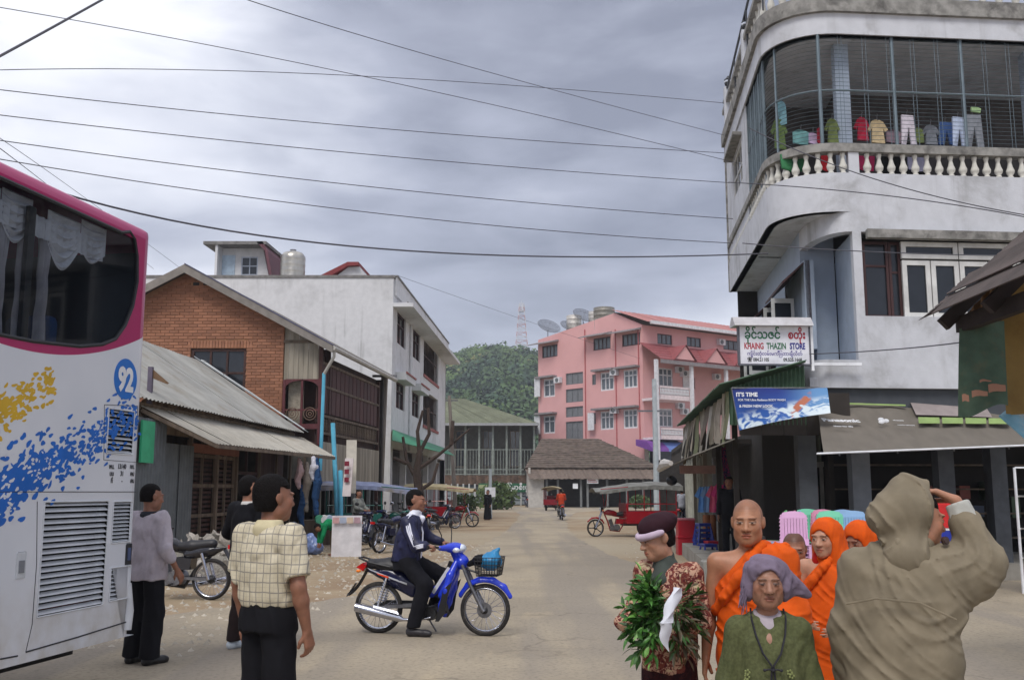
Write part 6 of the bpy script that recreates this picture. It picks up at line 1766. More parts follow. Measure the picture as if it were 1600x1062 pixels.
  m=MB();m.lathe([(r*.25,h),(r*.25,h+.07),(.01,h+.08)],n=16);m.build('lid',STEEL,k)
  m=MB();m.tube([(r*1.02,-.1,h*.1),(r*1.25,-.1,h*.1),(r*1.25,-.1,h*.3)],.04,6);m.build('pipe',STEEL,k)
 tank(457,393,430,3.2,.62,'steel water tank on the white building roof')
 return F,t,H,dep
FW,TW,HW,DW=white_block()
def mesh_dish(loc,r,az,el,label,col=(96,98,106),post=1.0):
 k=thing('satellite_dish',loc,0,label,'satellite dish');mt=mat('dish_mesh_metal',col,.6,.3)
 M4=Matrix.Translation((0,0,post)) @ Matrix.Rotation(az,4,'Z') @ Matrix.Rotation(-el,4,'X')   # opens towards -Y tilted up
 m=MB(lambda x,y,z: M4 @ Vector((x,y,z)))
 P_=lambda q,a: (q*math.cos(a),-.32*q*q/r,q*math.sin(a))
 for q in (.12,.3,.5,.7,.85,1.0): m.tube([P_(q*r,a*math.pi/12) for a in range(24)],.022 if q == 1 else .012,4,closed=True)
 for a in range(12): m.tube([P_(q*r,a*math.pi/6) for q in (.1,.4,.7,1.0)],.014,4)
 prop(m.build('dish_ribs',mt,k),kind='stuff')
 g=Nodes('dish_gauze'+str(round(r,2)));tr=g.n('ShaderNodeBsdfTransparent');ms=g.n('ShaderNodeMixShader');ms.inputs[0].default_value=.55;g.set(lin(col),.7)
 g.link(g.b.outputs[0],ms.inputs[1]);g.link(tr.outputs[0],ms.inputs[2]);g.link(ms.outputs[0],g.out.inputs[0])
 m=MB(lambda x,y,z: M4 @ Vector((x,y,z)));n=24;vs=[P_(.02,0)];
 rings=(.3,.6,1.0)
 vs=[P_(q*r,a*2*math.pi/n) for q in (.05,)+rings for a in range(n)]
 m.add(vs,[(i*n+a,i*n+(a+1) % n,(i+1)*n+(a+1) % n,(i+1)*n+a) for i in range(3) for a in range(n)]);m.build('dish',g.m,k,True,fix=False)
 f_=M4 @ Vector((0,-.62*r,0));m=MB()
 for a in (0,2.1,4.2): m.tube([M4 @ Vector(P_(.9*r,a)),f_],.012,4)
 m.ball(f_,.06,6,4);m.build('feed_arm',mt,k)
 m=MB();m.tube([(0,0,0),(0,0,post)],.05,6);m.tube([(.35,0,0),(0,0,post*.6)],.03,5);m.build('mast',mt,k)
p=FW.w(*FW.f(492,425,4.6)[:1],4.6,0);mesh_dish((p.x,p.y,HW-1.18),.85,R(-20),R(50),'mesh dish between the steel tank and the red rooftop shed',(110,112,120),.75)
# ------------------------------------------------------------------ far end of the street
def hill():
 def hz(x,y):
  r=((x-5)/190)**2+((y-470)/230)**2
  return 62*math.exp(-r*1.5)-9+5*math.sin(x*.03)*math.sin(y*.02+1)+4*math.sin(x*.055+2)+22*math.exp(-(((x+230)/120)**2+((y-600)/160)**2))+14*math.exp(-(((x-260)/150)**2+((y-520)/160)**2))
 m=MB();nx,ny=60,40;vs=[]
 for j in range(ny+1):
  for i in range(nx+1): x=-520+1040*i/nx;y=200+700*j/ny;vs.append((x,y,hz(x,y)))
 m.add(vs,[(j*(nx+1)+i,j*(nx+1)+i+1,(j+1)*(nx+1)+i+1,(j+1)*(nx+1)+i) for j in range(ny) for i in range(nx)])
 prop(m.build('hill',mat('hill_undergrowth',(70,84,52),.95,var=.3,scale=.05),smooth=True,fix=False),kind='structure')
 # trees on the hill read as one mass: clumps of leaf faces, one object per tone
 rnd=random.Random(9);tones=[(66,88,52),(84,106,58),(54,76,56),(112,114,66)]
 mbs=[([],[]) for _ in tones];rs=np.random.RandomState(3)
 def crown(x,y,z,R_,k,n=300):
  V,Fc=mbs[k]
  d=rs.normal(size=(n,3));d /= np.linalg.norm(d,axis=1)[:,None];rad=R_*(.55+.5*rs.rand(n))*(1+.25*np.sin(d[:,0]*4+x)*np.sin(d[:,2]*5+y))
  c=np.array((x,y,z))+d*rad[:,None]*[1,1,.85]
  s_=R_*.105*(.6+rs.rand(n))
  a=rs.normal(size=(n,3));a -= d*np.sum(a*d,1)[:,None]*.6;a /= np.linalg.norm(a,axis=1)[:,None];b=np.cross(d,a)
  q=np.stack([c+a*s_[:,None],c+b*s_[:,None]*.8,c-a*s_[:,None]*.9,c-b*s_[:,None]],1).reshape(-1,3)
  i0=sum(len(v) for v in V);V.append(q);Fc.append(np.arange(n*4).reshape(n,4)+i0)
 pts=[]
 for k in range(520):
  x=rnd.uniform(-75,40);y=rnd.uniform(235,470);pts.append((x,y))
 for k in range(260):
  x=rnd.uniform(-400,400);y=rnd.uniform(250,560)
  if not (-75 < x < 40): pts.append((x,y))
 for x,y in pts: crown(x,y,hz(x,y)+rnd.uniform(3,6),rnd.uniform(3.5,6.8),rnd.choices((0,1,2,3),(4,3,4,1))[0],330 if-75 < x < 40 else 70)
 for k,c in enumerate(tones):
  V=np.concatenate(mbs[k][0]);Fc=np.concatenate(mbs[k][1])
  o=np_mesh('woodland',V,Fc,mat('hill_foliage_%s' % ('dark','mid','blue_green','yellowish')[k],c,.9,var=.35,scale=.25),None,smooth=False,it=0)
  prop(o,('dark green trees covering the hill','mid green trees covering the hill','bluish green trees covering the hill','yellowing trees scattered over the hill')[k],'trees',kind='stuff')
 # lattice mast on the crest
 b=PD(815,562,430);b.z=hz(b.x,430)-1;top=PD(815,474,430).z;h=top-b.z
 t=thing('radio_mast',b,0,'tall red and white lattice mast on the wooded hill','mast');n=16
 w=lambda z: 2.6*(1-z/h)+.9
 mr,mw=mat('mast_red',(178,120,116),.6),mat('mast_white',(196,196,200),.6)
 for k in range(n):
  z0,z1=h*k/n,h*(k+1)/n;m=MB();a,c=w(z0),w(z1)
  for sx,sy in ((1,1),(1,-1),(-1,-1),(-1,1)):
   m.beam((sx*a,sy*a,z0),(sx*c,sy*c,z1),.22)
   ux,uy=(sy,-sx) if sx == sy else (-sy,sx)
   m.beam((sx*a,sy*a,z0),(-sx*c if sx == sy else sx*c,sy*c if sx == sy else-sy*c,z1),.13)
   m.beam((sx*c,sy*c,z1),(-sx*c if sx == sy else sx*c,sy*c if sx == sy else-sy*c,z1),.13)
  m.build('mast_section',(mr,mw)[k % 2],t)
 m=MB();m.box(-1.3,1.3,-1.3,1.3,h-3.5,h-3.3);m.tube([(0,0,h),(0,0,h+1.5)],.1,5)
 for a in range(5): m.box(1.2*math.cos(a*1.25)-.3,1.2*math.cos(a*1.25)+.3,1.2*math.sin(a*1.25)-.3,1.2*math.sin(a*1.25)+.3,h-3.3,h-.6)
 m.build('antenna_platform',mw,t)
hill()
# --- green-roofed two storey house
def green_house():
 O=Vector((PD(690,765,106).x,106,0));F=Frame(O,0.0);f=lambda x,y,c=0.: F.f(x,y,c)
 t=thing('green_roof_house',O,0,'old two storey house with a moss green hip roof and open veranda','house')
 s0=f(640,700)[0];s1=f(836,700)[0];ev=f(800,662)[1];rz=f(700,616)[1];sr=f(722,622)[0]
 er0,er1=s0-1,f(842,663)[0];RM=mat('moss_green_roof',(104,108,88),.85,var=.15,scale=.8,stain=(84,88,70),sfac=.5,rand=.06)
 corrugated(t,'roof_sheet',F(er0,-1.2,ev),F(er1,-1.2,ev),F(sr+.01,5,rz),F(er0,5,rz),RM,sheets=9,pitch=.5,wave=.03)
 m=MB(F);m.add([(er1,-1.2,ev),(er1,11,ev),(sr,5,rz)],[(0,1,2)]);m.add([(er0,11,ev),(er1,11,ev),(sr,5,rz),(er0,5,rz)],[(0,1,2,3)]);m.build('hip_roof',RM,t)
 m=MB(F);m.box(er0,er1,-1.25,-1.17,ev-.25,ev+.02);m.build('fascia',mat('pale_fascia',(146,148,150),.7),t)
 zr=f(750,702)[1];zf=f(750,742)[1];zt=f(750,757)[1]
 IN=mat('dim_green_wall',(92,92,86),.9,stain=(60,60,54),sfac=.6,sscale=.5)
 m=MB(F);m.box(s0,s1,2.2,2.35,0,ev);m.box(s1-.15,s1,0,9,0,ev);m.box(s0,s1,0,2.2,zf-.25,zf);m.build('wall',IN,t)
 m=MB(F);m.box(s0,s1,9,9.15,0,ev);m.build('back_wall',IN,t)
 TG=mat('pale_teal_paint',(128,136,130),.8,var=.2)
 n=9
 for k in range(n+1):
  a=s0+(s1-s0-.2)*k/n;m=MB(F);m.box(a,a+.2,-.2,-.0,0 if k in (0,n) else zf,ev);m.build('post',TG,t)
 for k in range(1,n,2):
  a=s0+(s1-s0)*k/n;framed_window(t,F,a+.3,a+1.5,zf+.9,ev-.6,2.1,2,2,OLDWOOD,GLASSD,.08,.09)
 m=MB(F)
 for z in (zf+.1,zf+.6,zr): m.box(s0,s1,-.12,-.06,z-.05,z+.03)
 m.build('rail',TG,t)
 m=MB(F);x=s0
 while x < s1: m.box(x,x+.05,-.1,-.07,zf+.1,zr);x += .32
 prop(m.build('balusters',TG,t),kind='stuff')
 boards(t,F,s0,s1,-.15,zt,zf,.45,mat('rusty_brown_board',(88,70,58),.9,var=.3,rand=.25))
 # ground floor: pale slatted fence-like front with frames
 GR=mat('blue_grey_slat',(128,136,142),.8,var=.15,rand=.1)
 a0,a1=f(690,770)[0],f(740,770)[0]
 k=0;z=.1
 while z < zt-.9:
  m=MB(F);m.box(s0+1,s1-.6,-.1,-.05,z,z+.36);m.build('slat',GR,t);z += .46
 m=MB(F);m.box(s0,s1,0,.06,0,zt);m.build('front_backing',mat('dark_teal_backing',(70,80,84),.9),t)
 for x in (688,697,706,715,724,733,742,760,778,796,814,830):
  s_=f(x,770)[0];m=MB(F);m.box(s_-.09,s_+.09,-.2,-.11,0,zt+.1);m.build('mullion',mat('white_grey_post',(168,172,172),.8),t)
 a,b=f(748,760),f(813,760);m=MB(F);m.box(a[0],b[0]+.8,-.28,-.22,zt-.75,zt+.15);sg=m.build('signboard',mat('dark_green_sign',(30,92,62),.5),t)
 m=MB(F);m.box(a[0]-.02,a[0]+1.9,-.31,-.285,zt-.6,zt+.0);m.build('sign_panel',mat('pale_sign_patch',(150,160,120),.6),sg)
 o=curve_text('sign_print','မြန်မာ့စီးပွား',.72,mat('print_white',(226,228,232),.4),sg,plane_m(F(a[0]+2.5,-.3,zt-.5),(1,0,0),(0,0,1)),.004,.012,sx=.9)
green_house()
# --- thatch-like brown hall
def brown_hall():
 O=Vector((PD(822,765,95).x,95,0));F=Frame(O,0.0);f=lambda x,y,c=0.: F.f(x,y,c)
 t=thing('market_hall',O,0,'low market hall with a steep brown shingle roof and dark open front','hall')
 e0,e1=f(820,733)[0],f(1030,740)[0];ez=f(900,731)[1];r0,r1,rz=f(846,686,4)[0],f(934,686,4)[0],f(900,685,4)[1]
 RM=mat('brown_shingle',(92,80,72),.95,var=.3,scale=2.5,stain=(70,66,52),sfac=.5,rand=.12,bump=.5,bscale=6,bdist=.1)
 # courses of shingles as lapped strips
 n=15
 for k in range(n):
  a,b=k/n,(k+1.25)/n;b=min(b,1.0)
  L=lambda q: (e0+(r0-e0)*q,e1+(r1-e1)*q,-1.5+5.5*q,ez+(rz-ez)*q)
  x0,x1,y0,z0=L(a);X0,X1,Y0,Z0=L(b);m=MB(F)
  nn=12;vs=[]
  for i in range(nn+1):
   w=.05*math.sin(i*2.3+k*1.7);vs += [(x0+(x1-x0)*i/nn,y0,z0+.06+w*.6),(x0+(x1-x0)*i/nn,y0,z0-.02+w*.6),(X0+(X1-X0)*i/nn,Y0,Z0)]
  m.add(vs,[q for i in range(nn) for q in ((i*3,i*3+1,i*3+4,i*3+3),(i*3,i*3+3,i*3+5,i*3+2))]);m.build('shingle_course',RM,t,fix=False)
 m=MB(F);m.add([(e0,-1.5,ez),(r0,4,rz),(e0,11,ez)],[(0,1,2)]);m.add([(e1,-1.5,ez),(r1,4,rz),(e1,11,ez)],[(0,1,2)]);m.add([(e0,11,ez),(e1,11,ez),(r1,4,rz),(r0,4,rz)],[(0,1,2,3)]);m.build('roof',RM,t)
 le,lz=f(848,746,-3.2)[0],f(900,748,-3.2)[1];le1=f(1048,750,-3.2)[0]
 corrugated(t,'lean_to_sheet',F(le-1.2,-3.2,lz),F(le1,-3.2,lz),F(e1,-1.3,ez-.1),F(e0,-1.3,ez-.1),mat('rusty_brown_tin',(104,90,80),.7,.1,var=.2,rand=.1),sheets=12,pitch=.4,wave=.03)
 w0,w1=f(825,780)[0],f(849,780)[0]
 m=MB(F);m.box(w0,w1,-2.4,-2.2,0,lz+.2);m.box(w0,w0+.2,-2.2,10,0,ez);m.build('white_wall',mat('grey_white_wall',(176,172,166),.9,streak=.3),t)
 m=MB(F);m.box(w1,e1-.5,.6,.8,0,ez);m.box(e1-.7,e1-.5,.8,10,0,ez);m.build('back_wall',DARKIN,t)
 for x in (853,870,905,915,945,975,1000):
  s_=f(x,775)[0];m=MB(F);m.box(s_-.1,s_+.1,-2.6,-2.4,0,lz);m.build('post',mat('grey_post_paint',(110,112,112),.8),t)
 for (xa,xb,ya,yb) in ((917,935,747,755),(895,903,755,763)):
  a,b=f(xa,ya,-2.9),f(xb,yb,-2.9);o=thing('hanging_sign',F.w(a[0],-2.9,b[1]),0,'small white sign hanging under the %s of the market hall eave' % ('middle' if xa > 900 else 'left part'),'sign')
  m=MB();m.box(0,b[0]-a[0],0,.04,0,a[1]-b[1]);m.build('board',mat('print_white',(226,228,232),.4),o)
  if xa > 900: m=MB();m.box(.1,b[0]-a[0]-.1,-.012,-.004,.12,.18);m.box(.1,b[0]-a[0]-.25,-.012,-.004,.28,.34);m.build('print',mat('print_red',(170,40,40),.5),o)
brown_hall()
# --- pink hotel
def pink_hotel():
 D=100.;c=PD(1003,505,D);O=Vector((c.x,D,0));H=c.z
 va=Vector((-(1377),1555.6/math.cos(PITCH),0)).normalized()  # left wall direction
 al=math.atan2(va.y,va.x);F=Frame(O,al+math.pi)         # s runs from left wall's far end (negative) to the corner
 ar=math.atan2(1573,2220);G=Frame(O,ar)
 class TF:
  def __init__(s,F): s.F=F
  def __call__(s,a,b,z): return s.F(a,b,z)
 t=thing('pink_hotel',O,0,'salmon pink four storey hotel with white casements and red dormer canopy','hotel')
 f=lambda x,y,c_=0.: F.f(x,y,c_);g=lambda x,y,c_=0.: G.f(x,y,c_)
 PK=mat('salmon_pink_wall',(208,158,157),.85,var=.04,scale=.4,stain=(184,130,130),sfac=.35,sscale=.25)
 PKD=mat('dark_pink_line',(170,88,90),.8)
 sl=f(841,600)[0]
 wt=mat('white_casement',(206,206,210),.6);GP=mat('greyish_glass',(92,100,108),.15)
 rows=[]
 # (x0,x1,ytop,ybot,cols,kind) measured on the photograph
 W_=[(847,871,539,558,4,'d'),(927,954,527,546,4,'d'),(972,1000,521,540,4,'d'),
  (849,867,592,620,2,'w'),(938,959,581,610,3,'w'),(974,996,577,606,3,'w'),
  (849,867,649,677,2,'w'),(938,959,642,671,3,'w'),(974,996,639,669,3,'w'),
  (884,911,582,600,3,'g'),(884,911,607,628,3,'g'),(884,911,635,651,3,'g'),(884,911,658,688,3,'g'),(925,931,585,601,1,'g'),(925,931,645,662,1,'g')]
 rec=[]
 for x0,x1,y0,y1,n,k in W_:
  a,b=f(x0,(y0+y1)/2)[0],f(x1,(y0+y1)/2)[0];z1,z0=f((x0+x1)/2,y0)[1],f((x0+x1)/2,y1)[1];rec.append((a,b,z0,z1,n,k))
 topl=[(f(x,y)[0],f(x,y)[1]) for x,y in ((1004,507),(960,489),(841,531))]
 topl[0]=(0,topl[0][1]);topl[2]=(sl,topl[2][1])
 wall_with_holes(t,F,sl,0,0,H,0,.3,[r_[:4] for r_ in rec],PK,'left_wall',topl)
 dk=mat('dark_brown_frame',(62,34,34),.6);gf=mat('grey_frame',(100,104,108),.7)
 for (a,b,z0,z1,n,k) in rec:
  if k == 'w':
   o=framed_window(t,F,a,b,z0,z1,.05,n,2,wt,GP,.15,.16,split=[z0+.16,z0+(z1-z0)*.68,z1-.16])
   m=MB(F);m.box(a-.7,b+.35,-.75,-.0,z1+.12,z1+.32);m.build('window_hood',mat('grey_hood',(130,124,126),.8),t)
  elif k == 'd':
   framed_window(t,F,a,b,z0,z1,.05,n,1,dk,GP,.15,.12)
   m=MB(F);m.prism([(-.0,z1+.5),(-1.3,z1+.12),(-1.3,z1+.02),(.0,z1+.3)],a-1.0,b+.2,'x');m.build('window_hood',MATS['grey_hood'] if 'grey_hood' in MATS else mat('grey_hood',(130,124,126),.8),t)
  else: framed_window(t,F,a,b,z0,z1,.05,n,1,gf,mat('frosted_grey',(112,114,118),.5),.15,.1)
 for x,y0,y1 in ((845,592,620),(929,645,672),(845,650,678)):
  p=f(x,y0);q_=f(x,y1);m=MB(F);m.box(p[0]-.55,p[0]+.35,-.5,-.42,q_[1],p[1]);o=m.build('open_casement',wt,t)
 for x0,y0 in ((912,480),(960,480),(996,480)):
  s_=f(x0+3,600)[0];m=MB(F);m.tube([(s_,-.05,6),(s_,-.05,f(x0,515)[1])],.06,5);m.build('downpipe',PKD,t)
 for x,y in ((875,594),(963,582),(963,641)):
  p=f(x,y);m=MB(F);m.box(p[0]-.5,p[0]+.4,-.5,-.05,p[1]-.32,p[1]+.32);o=m.build('air_conditioner',wt,t);m=MB(F);m.lathe([(.24,0),(.24,.03),(.0,.03)],(p[0],-.54,p[1]),'y',12);m.build('fan_grille',gf,o)
 # right wing facing the street
 sr=26.;eave=g(1080,517)[1]
 tw=[(1027,1050,522,538),(1073,1095,527,542),(1130,1156,532,547)]
 hw=[(1029,1051,575,604),(1029,1051,638,667),(1078,1086,590,607)]
 rg=[]
 for x0,x1,y0,y1 in tw+hw: rg.append((g(x0,y0)[0],g(x1,y0)[0],g((x0+x1)/2,y1)[1],g((x0+x1)/2,y0)[1]))
 z_gf=g(1020,692)[1]
 wall_with_holes(t,G,0.02,sr,z_gf,eave,0.0,.3,rg,PK,'street_wall')
 for i,(a,b,z0,z1) in enumerate(rg):
  if i < 3: framed_window(t,G,a,b,z0,z1,.05,3,1,dk,GP,.15,.1)
  elif i < 5: framed_window(t,G,a,b,z0,z1,.05,3,2,wt,GP,.15,.14,split=[z0+.14,z0+(z1-z0)*.62,z1-.14])
  else: m=MB(G);m.box(a,b,.2,.25,z0,z1);m.build('doorway',DARKIN,t);m=MB(G);m.box(a-1.1,a,-.1,-.04,z0,z1);m.build('door_leaf',wt,t)
 # roof
 RF=mat('pinkish_red_roof',(168,112,108),.7,var=.1)
 a=g(1020,508,-1.2);apx,apz=-6.5,f(960,489)[1]+.3
 pr=F(f(960,489)[0],0,apz);ea=G(0,-1.3,eave+.1) ;eb=G(sr,-1.3,eave+.1);dirv=G(1,0,0)
 rb_=pr+G.u*sr
 corrugated(t,'roof_sheet',ea+F(-.0,-.4,0),eb,rb_,pr+F(0,-.4,0),RF,sheets=10,pitch=.5,wave=.03)
 m=MB();m.beam(ea,eb,.3,.35);m.build('fascia',wt,t)
 bk=F(sl,.3,f(841,531)[1]);m=MB();m.quadsheet(pr+Vector((0,0,-.3)),pr+G.u*sr,F(sl,22,bk.z),bk+Vector((0,0,-.3)),.1);m.build('roof_deck',CONC,t)
 m=MB();m.quadsheet(G(sr,0,0),G(sr,14,0),G(sr,14,eave),G(sr,0,eave),.2);m.quadsheet(F(sl,.3,0),F(sl,16,0),F(sl,16,bk.z),F(sl,.3,bk.z),.2);m.build('end_wall',PK,t)
 # red tiled canopy with gable dormers, balconies below
 y_c=g(1060,560,-3.2);cz=g(1040,561,-3.0)[1];ct=g(1020,537)[1]
 TL=mat('dark_red_tile',(138,74,76),.6,var=.15,rand=.08)
 for k in range(6):
  q0,q1=k/6,(k+1.2)/6;m=MB(G)
  m.add([(-.6*(1-0)+.0,-3.2+3.2*q0,cz+(ct-cz)*q0+.06),(sr,-3.2+3.2*q0,cz+(ct-cz)*q0+.06),(sr,-3.2+3.2*min(q1,1),cz+(ct-cz)*min(q1,1)),(-.6,-3.2+3.2*min(q1,1),cz+(ct-cz)*min(q1,1))],[(0,1,2,3)])
  m.box(-.6,sr,-3.2+3.2*q0-.02,-3.2+3.2*q0,cz+(ct-cz)*q0-.05,cz+(ct-cz)*q0+.06);m.build('tile_course',TL,t)
 for xa,xp,xb,yp in ((1056,1071,1085,541),(1104,1119,1133,546),(1150,1165,1180,552)):
  a,p,b=g(xa,562,-3.3),g(xp,yp,-3.3),g(xb,562,-3.3)
  m=MB(G);m.prism([(a[0],cz+.1),(b[0],cz+.1),(p[0],p[1])],-3.32,-3.26);d=m.build('dormer_gable',PK,t)
  m=MB(G);m.add([(a[0]-.3,-3.45,cz),(p[0],-3.45,p[1]+.15),(p[0],-.4,p[1]+.15),(a[0]-.3,-2.6,cz+.1)],[(0,1,2,3)]);m.add([(b[0]+.3,-3.45,cz),(p[0],-3.45,p[1]+.15),(p[0],-.4,p[1]+.15),(b[0]+.3,-2.6,cz+.1)],[(0,1,2,3)]);m.build('dormer_roof',TL,d)
 m=MB(G);m.box(-.6,sr,-3.3,-3.2,cz-.45,cz-.08);m.build('canopy_fascia',mat('grey_hood',(130,124,126),.8),t)
 for yt,yb,ys in ((604,617,624),(669,680,686)):
  zr,zb2,zs=g(1040,yt,-2.6)[1],g(1040,yb,-2.6)[1],g(1040,ys,-2.6)[1];L=g(1079,610,-2.6)[0]
  m=MB(G);m.box(-.2,L,-2.7,-2.5,zs,zb2);m.box(-.2,L,-2.7,-2.5,zr-.12,zr+.06);m.box(-.2,L,-2.5,0,zs,zs+.25);o=m.build('balcony',mat('white_pink_render',(214,200,202),.8),t)
  bm=MB();bm.lathe([(.07,0),(.1,.25),(.05,.5),(.09,.7),(.07,.9)],n=6);me=bm.mesh('baluster',wt,True);n=20
  for k in range(n): p=G(-.1+(L)*k/n,-2.6,zb2);inst('baluster',me,o,p,(0,0,0),(1,1,(zr-.12-zb2)/.9))
 for x in (1027,1082,1136):
  s_=g(x,600,-3.0)[0];m=MB(G);m.box(s_-.16,s_+.16,-3.05,-2.75,0,cz-.1);m.build('column',wt,t)
 for x,y in ((1067,584),(1059,578),(1117,589),(1067,643),(1060,634),(1124,535)):
  p=g(x,y);m=MB(G);m.box(p[0]-.45,p[0]+.5,-.45,-.02,p[1]-.32,p[1]+.32);o=m.build('air_conditioner',wt,t);m=MB(G);m.lathe([(.24,0),(.24,.03),(.0,.03)],(p[0]-.08,-.49,p[1]),'y',12);m.build('fan_grille',gf,o)
 # ground floor shopfront and awning
 m=MB(G);m.box(1.2,sr,.2,.5,0,z_gf);m.build('shop_front',mat('dark_shopfront',(44,50,64),.3),t)
 m=MB(G);m.box(.02,.6,0,.3,0,z_gf);m.box(0,26,.5,.6,z_gf-.2,z_gf);m.build('front_pier',mat('grey_white_wall',(176,172,166),.9),t)
 for (xa,xb,c_) in ((1021,1046,(110,60,140)),(1046,1085,(96,120,178))):
  a,b=g(xa,700,-2.9)[0],g(xb,700,-2.9)[0];z1,z0=g(1040,692,-1.0)[1],g(1040,705,-2.9)[1]
  m=MB(G);m.prism([(-.4,z1+.3),(-2.0,z1-.0),(-2.8,z0+.3),(-2.9,z0),(-2.6,z0),(-.4,z1-.3)],a,b-.02,'x');m.build('awning',mat('awning_%d' % xa,c_,.6),t)
 # roof clutter: own things
 def tk(x,y0,y1,s_,dd,r,lab,c_):
  p=f(x,y1,dd);b=F.w(p[0],dd,f(x,y1+3,dd)[1]);h=f(x,y0,dd)[1]-f(x,y1+3,dd)[1]
  k=thing('water_tank',b,0,lab,'water tank');m=MB();m.lathe([(r,0),(r,h*.3),(r*1.03,h*.33),(r,h*.36),(r,h*.64),(r*1.03,h*.67),(r,h*.7),(r,h*.93),(r*.5,h),(.01,h)],n=18);m.build('tank',mat('tank_%s' % ('pale' if c_[0] > 180 else 'grey'),c_,.5,.3),k,True)
  m=MB();m.box(-r,r,-r,r,-1.2,0);m.build('tank_stand',CONC,k)
 tk(944,480,497,0,1.6,1.15,'big grey tank standing highest on the pink hotel roof',(128,124,116));tk(931,486,500,0,2.4,.8,'pale tank half behind the big grey tank on the pink hotel roof',(200,196,190));tk(897,492,510,0,2.0,.85,'pale tank between the mesh dishes on the pink hotel roof',(210,208,204))
 for x,y,r,d_,lab,pst in ((856,514,1.35,1.2,'largest mesh dish at the left end of the pink hotel roof',2.0),(887,512,.95,1.0,'small mesh dish low beside the pale tank on the pink hotel roof',.6),(911,497,1.3,1.4,'mesh dish nearest the big grey tank on the pink hotel roof',1.0)):
  p=f(x,y,d_);mesh_dish(F.w(p[0],d_,p[1]-pst),r,R(25),R(48),lab,(84,88,98),pst)
pink_hotel()
